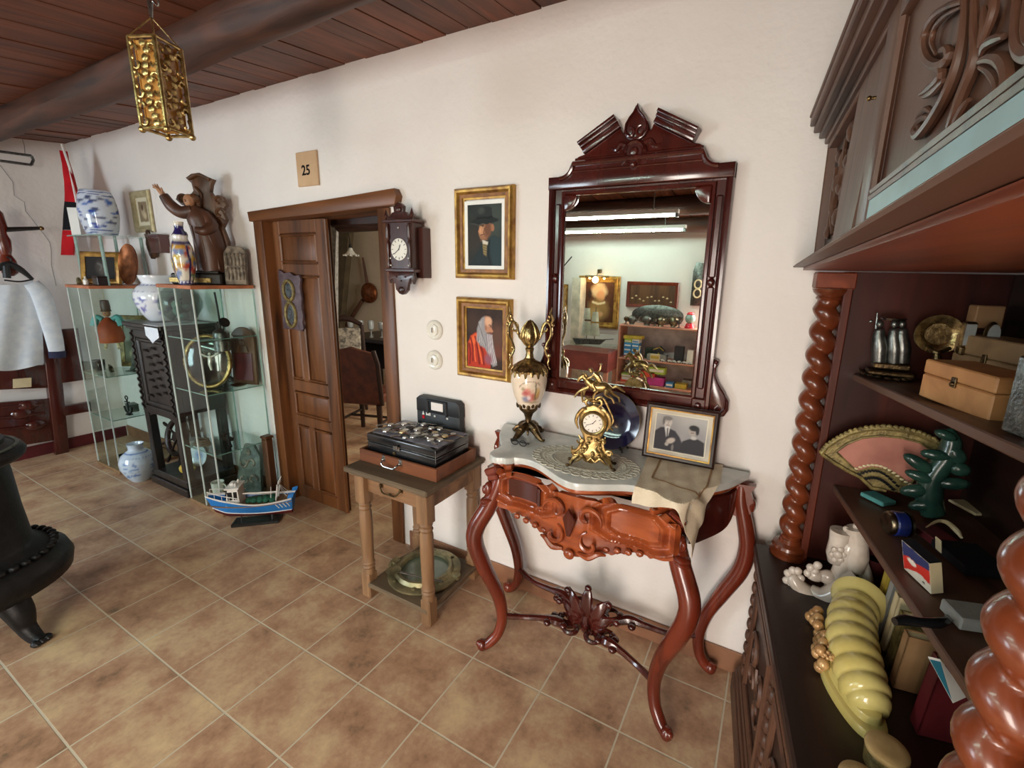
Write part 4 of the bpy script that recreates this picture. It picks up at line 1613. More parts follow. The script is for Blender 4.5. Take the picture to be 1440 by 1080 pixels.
for i, (x, y, a) in enumerate(spots):
    k = i % 4 if i < 12 else (0, 3)[i % 2]
    z = .8482 + .0035 * (i % 3)
    if i < 4:
        o = kinds[k]
        o.location = (x, y, z)
        o.rotation_euler = (0, 0, a)
        o['label'] = wl[k]
    else:
        o = dup(kinds[k], (x, y, z), wl[k], rz=a)
    o['group'] = ['steel bracelet watches', 'black strapped watches', 'leather strapped watches', 'silver bracelet watches'][k] + ' heaped on the black box'

# black plastic tool case behind
tc_ = thing('tool_case', 'black plastic tool case with a carrying handle standing against the wall behind the watches', 'tool case', (.12, -.03, .70))
mb = MB()
mb.bb(-.03, .265, -.052, -.012, .7005, .905, .010, 2)
mb.prism([(-.03, -.012, .90), (.265, -.012, .90), (.262, -.012, .968), (.24, -.012, .985), (-.01, -.012, .985), (-.03, -.012, .97)], (0, -.040, 0), .006)
tb = part('case_shell', mb, BLACKP, tc_, True)
mb = MB()
mb.bb(.075, .155, -.0545, -.050, .918, .962, .004)
part('handle_opening', mb, PLASTER, tc_, True, label='pale opening under the handle')
mb = MB()
mb.bb(.045, .185, -.060, -.051, .966, .978, .004)
mb.bb(.045, .060, -.060, -.051, .895, .972, .004)
mb.bb(.170, .185, -.060, -.051, .895, .972, .004)
part('handle', mb, BLACKP, tc_, True)
mb = MB()
mb.prism([(.012, -.0535, .884), (.028, -.0535, .884), (.020, -.0535, .906)], (0, -.001, 0))
for k in range(3):
    mb.bb(.040 + .011 * k, .048 + .011 * k, -.0545, -.0525, .884, .900)
for x in (.10, .185):
    mb.box((x, -.055, .888), (.012, .004, .010), None, .002)
part('white_marks', mb, WHITE, tc_, True)
mb = MB()
mb.bb(.012, .028, -.0545, -.0525, .862, .880, .001)
part('red_mark', mb, RED, tc_, True)

# porthole and ladle on the lower shelf
ph = thing('brass_porthole', 'round brass ship porthole lying on the lower shelf of the side table', 'porthole', (.178, -.252, .0925), .2)
ph.scale = (1.18, 1.18, 1.18)
mb = MB()
mb.lathe([(.105, .004), (.150, .004), (.158, .010), (.158, .018), (.146, .024), (.128, .022), (.118, .036), (.106, .036), (.102, .020)], n=48, cap=False)
for k in range(8):
    a = 2 * PI * k / 8 + .2
    mb.lathe([(.008, .02), (.008, .028), (.001, .031)], (.138 * math.cos(a), .138 * math.sin(a), 0), 10)
part('porthole_ring', mb, BRASS_G, ph)
mb = MB()
mb.lathe([(.0001, .012), (.106, .012), (.106, .016), (.0001, .016)], n=40, cap=False)
part('porthole_glass', mb, plain('green_porthole_glass', (120, 132, 112), 0.12, c2=(96, 110, 94), scale=6, coat=0.3), ph)
mb = MB()
mb.box((-.155, 0, .02), (.035, .04, .02), None, .004)
mb.tube([(-.16, -.03, .022), (-.16, .03, .022)], .008, 10)
part('hinge', mb, BRASS_G, ph)
mb = MB()
mb.box((.155, .0, .02), (.03, .03, .022), None, .004)
part('locking_lug', mb, BRASS_G, ph)
ld = thing('brass_ladle', 'long handled brass strainer resting across the porthole', 'ladle', (.10, -.37, .137), math.radians(12))
mb = MB()
mb.lathe([(.0001, .002), (.022, .004), (.036, .012), (.038, .014), (.034, .012), (.02, .007), (.0001, .005)], (-.02, 0, 0), 24, cap=False)
part('strainer_bowl', mb, BRASS_G, ld)
mb = MB()
mb.tube([(.015, 0, .010), (.12, 0, .010), (.26, 0, .012)], [.005, .0035, .005], 8)
part('handle', mb, STEEL, ld)

# ================================================================ THINGS ON THE BACK WALL
tile = thing('house_number_tile', 'small tan ceramic tile with the number 25 above the door', 'number tile', (-.835, 0, 2.2))
mb = MB()
mb.bb(-.925, -.745, -.014, -.001, 2.105, 2.29, .003)
part('tile_plate', mb, plain('tan_tile', (206, 172, 136), 0.4, c2=(190, 154, 118), scale=6), tile, True)
mb = text_mb('25', .075, V(-.878, -.0155, 2.165), (1, 0, 0), (0, 0, 1), (0, -1, 0), .0006, True)
part('number', mb, BLACK, tile, True, label='black number 25', smooth=0)

pq = thing('carved_plaque', 'dark purple plaque with a gilt figure of eight rope nailed to the door leaf', 'plaque', (-1.14, .04, 1.43))
mb = MB()
o = [(-1.262, 1.245), (-1.150, 1.25), (-1.075, 1.242), (-1.05, 1.262), (-1.058, 1.30), (-1.045, 1.34), (-1.055, 1.40), (-1.043, 1.46), (-1.052, 1.53), (-1.035, 1.575), (-1.05, 1.600), (-1.10, 1.596), (-1.14, 1.615), (-1.2, 1.61), (-1.252, 1.632), (-1.262, 1.60), (-1.256, 1.45)]
mb.prism([(x, .038, z) for x, z in o], (0, -.014, 0), .004)
part('plaque_board', mb, plain('purple_brown', (96, 78, 84), 0.55, c2=(70, 54, 60), scale=26, bump=0.4), pq, True)
mb = MB()
for cz, rz_ in ((1.500, .062), (1.345, .078)):
    mb.tube([V(-1.160 + .052 * math.cos(a), .020, cz + rz_ * math.sin(a)) for a in np.linspace(0, 2 * PI, 33)], [.010 + .002 * (k % 2) for k in range(33)], 7)
part('gilt_rope', mb, OLIVE, pq, True, label='gilt rope in a figure of eight')
mb = MB()
for cz, rz_ in ((1.500, .05), (1.345, .062)):
    mb.lathe([(.0001, 0), (.04, 0), (.034, .006), (.0001, .009)], (0, 0, 0), 20, 'y', Matrix.Translation((-1.16, .026, cz)) @ Matrix.Diagonal((1, -1, rz_ / .042, 1)), cap=False)
for p in ((-1.17, 1.52), (-1.15, 1.49), (-1.16, 1.36), (-1.15, 1.31), (-1.175, 1.33)):
    mb.ball((p[0], .018, p[1]), (.016, .008, .022), 8)
part('carved_figures', mb, plain('blue_grey_relief', (74, 80, 84), 0.5, c2=(48, 50, 54), scale=40, bump=0.4), pq, True)

# wall clock
wc = thing('carved_wall_clock', 'dark carved wooden wall clock with a white dial beside the doorway', 'wall clock', (-.045, 0, 1.72))
cxw = -.052
mb = MB()
mb.bb(cxw - .045, cxw + .112, -.060, -.001, 1.605, 1.850, .004)
part('clock_box', mb, CLOCKW, wc, True)
mb = MB()
mb.bb(cxw - .085, cxw + .085, -.105, -.03, 1.640, 1.880, .004)
mb.bb(cxw - .098, cxw + .098, -.118, -.03, 1.868, 1.884, .004)
mb.bb(cxw - .098, cxw + .098, -.112, -.03, 1.632, 1.650, .004)
for s in (-1, 1):
    mb.lathe([(.010, 1.652), (.007, 1.66), (.011, 1.675), (.007, 1.69), (.008, 1.74), (.011, 1.77), (.006, 1.785), (.013, 1.80), (.010, 1.83), (.013, 1.845), (.008, 1.866)], (cxw + s * .072, -.108, 0), 12)
part('clock_case', mb, CLOCKW, wc, True)
mb = MB()
o = [(-.085, 1.884), (-.075, 1.905), (-.06, 1.90), (-.045, 1.918), (-.030, 1.920), (-.034, 1.945), (-.018, 1.958), (0, 1.966), (.018, 1.958), (.034, 1.945), (.030, 1.920), (.045, 1.918), (.06, 1.90), (.075, 1.905), (.085, 1.884)]
mb.prism([(cxw + x, -.085, z) for x, z in reversed(o)], (0, -.018, 0), .004)
mb.ball((cxw, -.105, 1.93), (.02, .008, .014), 10)
for s in (-1, 1):
    mb.lathe([(.010, 1.884), (.006, 1.893), (.012, 1.905), (.007, 1.918), (.001, 1.935)], (cxw + s * .085, -.10, 0), 10)
part('carved_crest', mb, CLOCKW, wc, True)
mb = MB()
o = [(-.085, 1.632), (-.09, 1.60), (-.078, 1.575), (-.066, 1.60), (-.058, 1.60), (-.052, 1.575), (-.045, 1.575), (-.040, 1.545), (-.018, 1.525), (0, 1.520), (.018, 1.525), (.040, 1.545), (.045, 1.575), (.052, 1.575), (.058, 1.60), (.066, 1.60), (.078, 1.575), (.09, 1.60), (.085, 1.632)]
mb.prism([(cxw + x, -.085, z) for x, z in o], (0, -.018, 0), .004)
mb.ball((cxw, -.105, 1.545), (.02, .007, .016), 10)
for x, z in ((-.03, 1.61), (.03, 1.61), (0, 1.59)):
    mb.ball((cxw + x, -.104, z), .005, 8)
part('carved_apron', mb, CLOCKW, wc, True)
dial('clock_dial', wc, (cxw - wc.location.x, -.106, 1.742 - wc.location.z), .053, math.radians(25), math.radians(235))
mb = MB()
for x, z in ((-.06, 1.70), (.06, 1.70), (-.06, 1.665), (.06, 1.665), (0, 1.845)):
    mb.ball((cxw + x, -.108, z), .0045, 8)
part('pearl_studs', mb, PORCELAIN, wc, True)

# sockets
for i, (u, v) in enumerate(((612, 464), (612, 506))):
    c = atY(u, v, 0)
    lab = ['upper round white ceramic socket on the wall under the wall clock', 'lower round white ceramic socket on the wall, just above the black tool case'][i]
    t = thing('round_socket', lab, 'wall socket', (c.x, 0, c.z), 0, 'white ceramic sockets')
    mb = MB()
    mb.lathe([(.0001, .001), (.052, .001), (.052, .008), (.046, .014), (.038, .010), (.0001, .010)], n=36, axis='y', m=Matrix.Diagonal((1, -1, 1, 1)), cap=False)
    part('socket_plate', mb, PORCELAIN, t)
    mb = MB()
    mb.lathe([(.0001, .010), (.030, .010), (.030, .018), (.026, .020), (.0001, .020)], n=28, axis='y', m=Matrix.Diagonal((1, -1, 1, 1)), cap=False)
    mb.box((0, -.022, .0), (.008, .008, .030), None, .003)
    part('rotary_knob', mb, PORCELAIN, t)
    mb = MB()
    mb.tube([(.0, -.0275, -.01), (.0, -.0275, .014)], .0022, 6)
    part('knob_slot', mb, PEWTER, t)

# ---------------------------------------------------------------- paintings
def painting(name, label, x0, x1, z0, z1, inner, paint, slip=None, lean=1.0):
    """frame x0..x1, z0..z1; inner = picture rectangle"""
    ix0, ix1, iz0, iz1 = inner
    t = thing(name, label, 'painting', ((x0 + x1) / 2, 0, z0))
    sx = ((x1 - x0) - (ix1 - ix0)) / 2
    sz = ((z1 - z0) - (iz1 - iz0)) / 2
    mb = MB()
    o = V(x0, 0, z0)
    w_, h_ = x1 - x0, z1 - z0
    mb = frame_mb(w_ - 2 * sx, h_ - 2 * sz, o + V(sx, 0, sz), (1, 0, 0), (0, 0, 1), (0, -1, 0),
                  [(0, .006), (0, .012), (sx * .16, .015), (sx * .2, .020), (sx * .42, .019), (sx * .5, .026), (sx * .62, .034), (sx * .8, .036), (sx * .92, .030), (sx, .022), (sx, .001), (0, .001)])
    part('gilt_frame', mb, GOLD_FRAME, t, True)
    mb = frame_mb(w_ - sx * .9, h_ - 2 * sz + sx * 1.1, o + V(sx * .45, 0, sz - sx * .55), (1, 0, 0), (0, 0, 1), (0, -1, 0), [(-.004 - sx * .30, .0195), (-.004 - sx * .30, .0208), (0, .0215), (0, .0195)])
    part('brown_fillet', mb, FILLET, t, True, label='brown inner band of the frame')
    b = V(ix0, -.009, iz0)
    if slip:
        mb = frame_mb(ix1 - ix0 - 2 * slip, iz1 - iz0 - 2 * slip, b + V(slip, 0, slip), (1, 0, 0), (0, 0, 1), (0, -1, 0), [(0, .0), (0, .004), (slip, .006), (slip, 0)])
        part('white_slip', mb, WHITE, t, True)
        picture('canvas', paint, ix1 - ix0 - 2 * slip, iz1 - iz0 - 2 * slip, b + V(slip, 0, slip), (1, 0, 0), (0, 0, 1), t, PAINTED, 110, True)
    else:
        picture('canvas', paint, ix1 - ix0, iz1 - iz0, b, (1, 0, 0), (0, 0, 1), t, PAINTED, 110, True)
    return t


A = 1.55
p1 = Paint((40, 44, 42), A, .010, 4)
p1.noise(.25, 3, 4)
p1.e(.75, .75, .35, .5, (60, 68, 62), .9).e(.15, .45, .25, .4, (52, 46, 40), .9)
p1.p([(.08, .0), (.12, .10), (.30, .26), (.42, .38), (.55, .36), (.62, .44), (.78, .50), (.98, .42), (1, .36), (1, 0)], (34, 44, 46), .03)
p1.p([(.62, .44), (.78, .50), (.98, .42), (1, .0), (.74, 0), (.66, .2)], (40, 56, 60), .04)
p1.l([(.64, .42), (.60, .20), (.66, .02)], .02, (22, 28, 30), .8)
p1.p([(.36, .40), (.58, .43), (.62, .60), (.38, .55)], (96, 66, 48), .03)
p1.e(.50, .60, .17, .27, (150, 104, 74), .25, -.15)
p1.e(.44, .60, .10, .20, (188, 138, 100), .5, -.15)
p1.e(.72, .62, .06, .09, (158, 106, 76), .4)
p1.e(.58, .60, .10, .20, (110, 72, 52), .7)
p1.e(.36, .585, .035, .07, (204, 150, 110), .5)
p1.e(.33, .565, .025, .03, (196, 134, 96), .4)
p1.l([(.38, .665), (.48, .665)], .014, (54, 36, 28), .8)
p1.e(.44, .645, .03, .016, (48, 32, 26), .6)
p1.l([(.37, .505), (.47, .515)], .012, (86, 44, 36), .8)
p1.e(.42, .47, .06, .05, (150, 104, 76), .7)
p1.l([(.50, .62), (.46, .55), (.50, .49)], .012, (104, 66, 48), .9)
p1.p([(.42, .42), (.60, .40), (.58, .345), (.44, .36)], (206, 200, 184), .03)
p1.p([(.43, .36), (.56, .35), (.55, .16), (.46, .18)], (140, 122, 80), .03)
for k in range(5):
    p1.l([(.46, .34 - .04 * k), (.54, .33 - .04 * k)], .008, (78, 68, 50), .8)
p1.e(.48, .735, .42, .085, (30, 34, 32), .2, .06)
p1.p([(.26, .755), (.28, .93), (.36, .965), (.62, .965), (.70, .93), (.72, .77)], (38, 42, 40), .03)
p1.p([(.255, .76), (.26, .80), (.72, .81), (.73, .77)], (20, 22, 22), .02)
p1.e(.40, .90, .10, .08, (62, 66, 62), .9)
p1.l([(.08, .70), (.30, .675), (.50, .69)], .012, (70, 70, 64), .9)
painting('man_in_hat_painting', 'gilt framed painting of an old man in a dark broad hat', .231, .557, 1.612, 2.018, (.283, .506, 1.655, 1.962), p1, .016)

p2 = Paint((52, 36, 30), 1.36, .010, 6)
p2.noise(.3, 4, 4)
p2.e(.85, .55, .20, .30, (92, 62, 50), .9).e(.15, .75, .2, .2, (66, 46, 36), .9).e(.85, .3, .16, .16, (104, 60, 48), .9)
p2.p([(.0, 0), (.02, .40), (.10, .54), (.26, .60), (.44, .50), (.62, .30), (.66, 0)], (176, 52, 30), .03)
p2.p([(.03, .40), (.12, .53), (.26, .58), (.36, .50), (.20, .40)], (222, 92, 44), .05)
for x0_, y0_, x1_, y1_ in ((.10, .50, .16, .10), (.22, .52, .34, .06), (.34, .46, .48, .06), (.05, .40, .06, .05)):
    p2.l([(x0_, y0_), ((x0_ + x1_) / 2 + .03, (y0_ + y1_) / 2), (x1_, y1_)], .022, (120, 28, 20), .9)
for x0_, y0_, x1_, y1_ in ((.16, .50, .24, .10), (.28, .50, .42, .08)):
    p2.l([(x0_, y0_), (x1_, y1_)], .018, (226, 104, 56), .9)
p2.e(.56, .74, .13, .19, (184, 132, 104), .25)
p2.e(.60, .80, .09, .10, (214, 166, 134), .6)
p2.p([(.64, .72), (.735, .645), (.70, .62), (.63, .62)], (190, 130, 100), .02)
p2.e(.66, .71, .03, .014, (84, 54, 46), .6)
p2.l([(.61, .74), (.69, .73)], .012, (112, 84, 74), .8)
p2.e(.52, .69, .035, .06, (160, 108, 84), .5)
p2.p([(.40, .84), (.50, .88), (.50, .66), (.56, .58), (.70, .57), (.74, .40), (.80, .20), (.84, .08), (.72, .04), (.62, .20), (.50, .34), (.38, .38), (.26, .46), (.28, .66), (.34, .78)], (148, 144, 146), .04)
for k in range(9):
    t = k / 8
    p2.l([(.44 - .12 * t, .82 - .06 * t), (.36 + .04 * t, .62), (.32 + .20 * t, .44 - .06 * t)], .010, (196, 192, 192) if k % 2 else (104, 98, 102), .8)
for k in range(8):
    t = k / 7
    p2.l([(.54 + .16 * t, .58), (.58 + .14 * t, .36), (.66 + .16 * t, .08 + .04 * t)], .010, (206, 196, 198) if k % 2 else (120, 108, 116), .8)
p2.e(.60, .16, .10, .12, (140, 84, 96), .9)
p2.e(.66, .60, .05, .02, (120, 76, 66), .6)
painting('bearded_man_painting', 'gilt framed painting of an old man with a long grey beard and a red robe', .233, .550, 1.132, 1.512, (.287, .499, 1.176, 1.468), p2)

# ================================================================ CARVED BOOKCASE
AL = .14
bk = thing('carved_bookcase', 'large dark carved wooden bookcase with twisted columns, open shelves and a carved upper cupboard', 'bookcase', (1.695, -.085, 0), AL)
HB = .67
LB = 1.42


def L2W(x, y, z):
    return rootm(bk) @ V(x, y, z)


mb = MB()
mb.bb(0, .55, -LB, 0, .10, .60, .004)
base = part('base_cabinet', mb, WALNUT_D, bk)
mb = MB()
for x, z0, z1 in ((-.034, 0, .085), (-.026, .085, .102), (-.016, .102, .118), (-.008, .585, .60), (-.018, .60, .622), (-.012, .622, .634)):
    mb.bb(x, .55, -LB, .0, z0, z1, .004)
part('plinth_moulding', mb, WALNUT_Y, base)
mb = MB()
mb.bb(-.022, .55, -LB, .0, .635, HB, .006)
part('base_top', mb, WALNUT_D, base)
mb = MB()                                          # carved front of the base: framed panels, corner posts with leaves
for y0, y1 in ((-.10, -.48), (-.56, -.94), (-1.0, -1.36)):
    m_ = frame_mb(abs(y1 - y0) - .08, .36, (-.001, y0 - .04, .17), (0, -1, 0), (0, 0, 1), (-1, 0, 0), [(0, .0), (0, .006), (.012, .012), (.024, .006), (.036, .010), (.036, 0)])
    mb.join(m_.bm)
    cy = (y0 + y1) / 2
    for s in (-1, 1):
        mb.tube(spiral((-.004, cy + s * .07, .38), .07, .012, 0, s * 6.5, 26, (0, 1, 0), (0, 0, 1)), lerpl([.006, .011, .006], 27), 6)
        mb.tube(spiral((-.004, cy + s * .07, .28), .05, .010, PI, PI - s * 6.0, 24, (0, 1, 0), (0, 0, 1)), lerpl([.005, .009, .005], 25), 6)
for y in (-.05, -.52, -.97):
    for k in range(9):
        mb.ball((-.004, y, .15 + .052 * k), (.012, .022, .024), 8)
part('carved_panels', mb, WALNUT, base)


def twist(x, y, z0, z1, r=.027, a=.021, pitch=.0765, ph=0.0):
    mb = MB()
    n, nz = 28, int((z1 - z0) / .0045)
    rings = []
    for i in range(nz + 1):
        z = z0 + (z1 - z0) * i / nz
        phi = -2 * PI * (z - z0) / pitch + ph
        e = min(1, i / 6, (nz - i) / 6)
        ring = []
        for k in range(n):
            t = 2 * PI * k / n
            c = abs(math.cos((t - phi) / 2)) ** 1.1
            rr = (r - .006) + e * (a * c) + (1 - e) * .010
            ring.append(mb.bm.verts.new((x + rr * math.cos(t), y + rr * math.sin(t), z)))
        rings.append(ring)
    for q, w_ in zip(rings, rings[1:]):
        for k in range(n):
            mb.bm.faces.new((q[k], q[(k + 1) % n], w_[(k + 1) % n], w_[k]))
    return mb


for y in (-.032, -1.135):
    cx_ = .086
    mb = twist(cx_, y, .735, 1.575, ph=1.0 if y > -.5 else 2.2)
    col = part('twisted_column', mb, TWIST, bk, smooth=60)
    mb = MB()
    mb.lathe([(.060, HB + .0005), (.060, HB + .012), (.050, HB + .020), (.056, HB + .032), (.052, HB + .042), (.036, HB + .050), (.034, HB + .066)], (cx_, y, 0), 28)
    part('column_base', mb, TWIST, col, root=bk)
    mb = MB()
    mb.lathe([(.030, 1.574), (.038, 1.582), (.034, 1.588), (.046, 1.600), (.050, 1.611)], (cx_, y, 0), 28)
    part('column_capital', mb, TWIST, col, root=bk)
    mb = MB()
    mb.box((cx_ + .006, y + (-.002 if y > -.5 else 0), 1.637), (.108, .060 if y > -.5 else .10, .050), None, .004)
    part('cap_block', mb, REDBROWN_Y, col, root=bk, label='reddish square cap block')

for y0, y1 in ((-.028, -.002), (-1.30, -1.275)):
    mb = MB()
    mb.bb(.130, .55, y0, y1, HB + .0005, 1.664)
    part('side_panel', mb, wood('shaded_red_panel', (74, 28, 17), (44, 16, 11), 'z', 0.4, 12, bump=0.06), bk)  # red wood of the stiles, darkened to hold the interior's shade in its colour
for y0, y1 in ((-.062, -.002), (-1.30, -1.24)):
    mb = MB()
    mb.bb(.118, .142, y0, y1, HB + .0005, 1.664, .004)
    part('stile', mb, REDBROWN, bk)
mb = MB()
mb.bb(.53, .55, -1.275, -.03, HB + .0005, 1.664)
part('back_panel', mb, WALNUT_D, bk)
for zz, rise in ((1.345, .045), (.958, .022)):
    mb = MB()
    mb.bb(.188, .53, -1.272, -.030, zz - .022, zz, .003)
    mb.warp(lambda c: (c.x, c.y, c.z + rise * (-c.y) / .8))
    part('shelf', mb, WALNUT_Y, bk)

# ---- carved upper cupboard, set slightly askew on the columns
def U(d, s, z):
    t = (z - 1.673) / .412
    return V(1.672 + (1.664 - 1.672) * t + (.026 + .037 * t) * s + d, -.06 - s, z + .004)


def ubox(d0, d1, s0, s1, z0, z1, bev=.003):
    m_ = MB()
    m_.bb(d0, d1, s0, s1, z0, z1, bev)
    m_.warp(lambda c: U(c.x, c.y, c.z))
    return m_


SL = 1.80
mb = MB()
for d, z0, z1 in ((0, 1.673, 1.679), (.006, 1.679, 1.684), (.012, 1.684, 1.688)):
    mb.join(ubox(d, .56, 0, SL, z0, z1).bm)
part('lower_cornice', mb, WALNUT_Y, bk, True)
mb = ubox(.03, .55, .01, SL - .02, 1.664, 1.672, 0)
part('soffit', mb, REDBROWN_Y, bk, True, label='reddish underside')
mb = ubox(.080, .55, .0, SL, 1.688, 2.085)
upc = part('upper_cupboard', mb, WALNUT_D, bk, True)
mb = MB()
for d0, d1, s0, s1, z0, z1 in ((.055, .10, 0, .012, 1.688, 2.06), (.055, .10, .46, .742, 1.688, 2.06), (.055, .10, .012, .46, 1.688, 1.712), (.055, .10, .012, .46, 2.03, 2.06)):
    mb.join(ubox(d0, d1, s0, s1, z0, z1).bm)
part('face_frame', mb, WALNUT, upc, True, root=bk)
mb = MB()
for d, z0, z1 in ((.045, 2.045, 2.062), (.028, 2.062, 2.080), (.012, 2.080, 2.10), (0, 2.10, 2.125), (-.004, 2.125, 2.135)):
    mb.join(ubox(d, .56, 0, SL, z0, z1).bm)
part('crown_moulding', mb, WALNUT_Y, bk, True)
mb = MB()                                          # narrow carved panel: a branch with leaves
mb.tube(curve([U(.080, .20, 1.76), U(.076, .16, 1.84), U(.074, .24, 1.92), U(.078, .19, 2.01)], 6), lerpl([.006, .012, .010, .005], 19), 7)
for k in range(10):
    s, z = .09 + .022 * ((k * 7) % 11), 1.775 + .026 * k
    mb.ball(U(.078, s, z), (.012, .034, .016), 8, (.6 * (-1) ** k, 0, 0))
for s in (.08, .30):
    mb.tube(curve([U(.080, s, 1.765), U(.074, s + .03, 1.86), U(.080, s - .01, 1.96)], 6), .007, 6)
part('carved_branch', mb, WALNUT, upc, True, root=bk)

# open carved door; bluish light on its lower edge is put into the colour
DP0, DP1 = U(.060, .745, 1.736), U(.076, 1.78, 1.736)
dn = V(-(DP1 - DP0).y, (DP1 - DP0).x, 0).normalized()
if dn.x > 0:
    dn = -dn


def D(a, z, o=0.0):
    return DP0 + (DP1 - DP0) * a + V(0, 0, z - DP0.z) + dn * o


def dpx(u, v, o=0.0):
    d = ray(u, v)
    t = dn.dot(DP0 - CAM) / dn.dot(d)
    return CAM + d * t + dn * o


cd = thing('carved_cupboard_door', 'carved_door', 'door')
bpy.data.objects.remove(cd)
mb = MB()
mb.prism([D(0, 1.728, -.03), D(1, 1.728, -.03), D(1, 2.055, -.03), D(0, 2.055, -.03)], dn * .018)
door_ = part('cupboard_door', mb, WALNUT, bk, True)
mb = MB()
for a0, a1, z0, z1 in ((0, .075, 1.728, 2.055), (.94, 1, 1.728, 2.055), (.075, .94, 2.02, 2.055)):
    mb.prism([D(a0, z0, -.02), D(a1, z0, -.02), D(a1, z1, -.02), D(a0, z1, -.02)], dn * .022, .004)
for a0, z0, a1, z1 in ((.02, 1.766, .98, 1.766), (.02, 1.775, .98, 1.775), (.078, 1.766, .078, 2.02)):
    mb.tube([D(a0, z0, -.004), D(a1, z1, -.004)], .006, 6)
part('door_frame', mb, WALNUT, door_, True, root=bk)
mb = MB()
mb.prism([D(0, 1.6885, -.028), D(1, 1.6885, -.028), D(1, 1.762, -.028), D(0, 1.762, -.028)], dn * .027)
part('lower_edge', mb, plain('pale_blue_lit_edge', (176, 212, 216), 0.4, c2=(150, 176, 178), scale=5), door_, True, root=bk, label='lower edge coloured pale blue for the light on it')
mb = MB()
cr = lambda pts: [dpx(1140 + x / 4.8, y / 4.8, -.006) for x, y in pts]
for pts, r in (([(990, -60), (985, 150), (965, 330), (925, 500), (865, 650), (800, 770), (740, 860), (690, 915), (668, 900), (676, 850), (715, 800), (760, 795)], .0095),
               ([(1050, -60), (1052, 200), (1066, 340), (1040, 470), (980, 620), (920, 780), (885, 860)], .009),
               ([(1085, 420), (1150, 400), (1220, 410), (1262, 460), (1275, 540), (1265, 630), (1215, 710), (1130, 775), (1020, 830), (900, 890)], .010),
               ([(1080, 460), (1150, 500), (1196, 570), (1190, 660), (1130, 740), (1030, 800)], .006),
               ([(975, 20), (880, 50), (800, 110), (745, 210), (728, 310), (748, 400), (800, 445), (860, 430), (890, 380), (870, 335), (835, 345)], .009),
               ([(960, 60), (870, 110), (800, 190), (775, 290), (800, 370)], .005), ([(700, 640), (760, 600), (830, 530), (840, 480), (790, 460)], .008), ([(720, 660), (790, 620), (850, 550)], .007),
               ([(1330, -80), (1328, 150), (1345, 300), (1385, 365), (1450, 372), (1520, 300), (1530, 100), (1500, -80)], .0105), ([(1395, -80), (1392, 180), (1420, 290), (1460, 290), (1480, 150)], .008),
               ([(1090, 380), (1130, 310), (1190, 270), (1240, 255)], .007), ([(1110, 60), (1120, 200), (1085, 330)], .007), ([(1180, -60), (1170, 100), (1100, 300)], .006),
               ([(690, 900), (690, 800), (740, 740), (770, 760)], .006), ([(900, 880), (960, 760), (1010, 680)], .006)):
    P = curve(cr(pts), 4)
    r *= .6
    mb.tube(P, lerpl([r * .5, r, r * 1.1, r, r * .6], len(P)), 8)
part('carved_scrolls', mb, WALNUT, door_, True, root=bk)
mb = MB()
k_ = dpx(1226, 138, .004)
mb.ball(k_, .0045, 10)
mb.tube([k_ + dn * .0, k_ - dn * .012], .003, 8)
part('latch', mb, BRASS, door_, True, root=bk)

# ================================================================ WHAT STANDS IN THE BOOKCASE
def onbase(u, v):
    return atZ(u, v, HB)


# white porcelain figurine group
c0 = V(1.885, -.275, HB)
fg = thing('porcelain_figurine', 'greyish white porcelain figurine of a draped reclining lady on the cupboard top', 'figurine', tuple(c0))
Yf = lambda u, v, dy=0: atY(u, v, -.275 + dy)
mb = MB()
mb.tube(curve([Yf(1206, 768), Yf(1193, 770), Yf(1186, 795), Yf(1180, 820), Yf(1172, 845)], 5), lerpl([.024, .030, .026, .034, .040], 21), 12)
mb.tube(curve([Yf(1208, 812, -.02), Yf(1180, 830, -.03), Yf(1158, 838, -.03), Yf(1140, 830, -.02)], 5), lerpl([.034, .030, .026, .020], 16), 12)
mb.tube(curve([Yf(1150, 842, -.02), Yf(1132, 832, -.025), Yf(1118, 818, -.025), Yf(1112, 808, -.02)], 5), lerpl([.030, .026, .022, .016], 16), 12)
mb.ball(Yf(1146, 808, -.01), (.028, .02, .022), 12)
mb.ball(Yf(1165, 812, -.01), (.03, .02, .024), 12)
mb.tube(curve([Yf(1204, 845, -.01), Yf(1175, 858, -.02), Yf(1150, 850, -.02), Yf(1128, 838, -.02), Yf(1114, 820, -.02)], 5), lerpl([.034, .030, .024, .018, .012], 21), 12)
mb.tube(curve([Yf(1215, 790), Yf(1217, 815), Yf(1214, 850), Yf(1200, 866)], 5), lerpl([.012, .022, .028, .024], 16), 10)
body_ = part('draped_body', mb, BISQUE, fg, True, smooth=80)
mb = MB()
mb.tube([Yf(1176, 790), Yf(1177, 778), Yf(1180, 760), Yf(1183, 746)], [.024, .030, .027, .030], 16)
mb.tube([Yf(1200, 800), Yf(1203, 780), Yf(1205, 760), Yf(1203, 742)], [.030, .036, .030, .026], 16)
for u, v in ((1176, 748), (1190, 744), (1204, 740), (1214, 752), (1216, 770)):
    mb.ball(Yf(u, v), (.010, .010, .010), 8)
part('drapery', mb, BISQUE, fg, True, smooth=80)
mb = MB()
mb.ball(Yf(1178, 780, -.03), (.014, .008, .014), 10)
for k in range(6):
    a = k * PI / 3
    mb.ball(Yf(1178 + 8 * math.cos(a), 780 + 8 * math.sin(a), -.026), (.010, .006, .010), 8)
part('rosette', mb, BISQUE, fg, True, smooth=80)
for L in (((1118, 812), (1108, 806), (1106, 816), (1112, 824), (1122, 803), (1126, 813), (1119, 820), (1115, 802)), ((1140, 798), (1150, 795), (1136, 806), (1146, 803))):
    mb = MB()
    for u, v in L:
        mb.ball(Yf(u, v, -.02), (.013, .011, .013), 8)
    part('flower_bunch', mb, BISQUE, fg, True, smooth=80)
mb = MB()
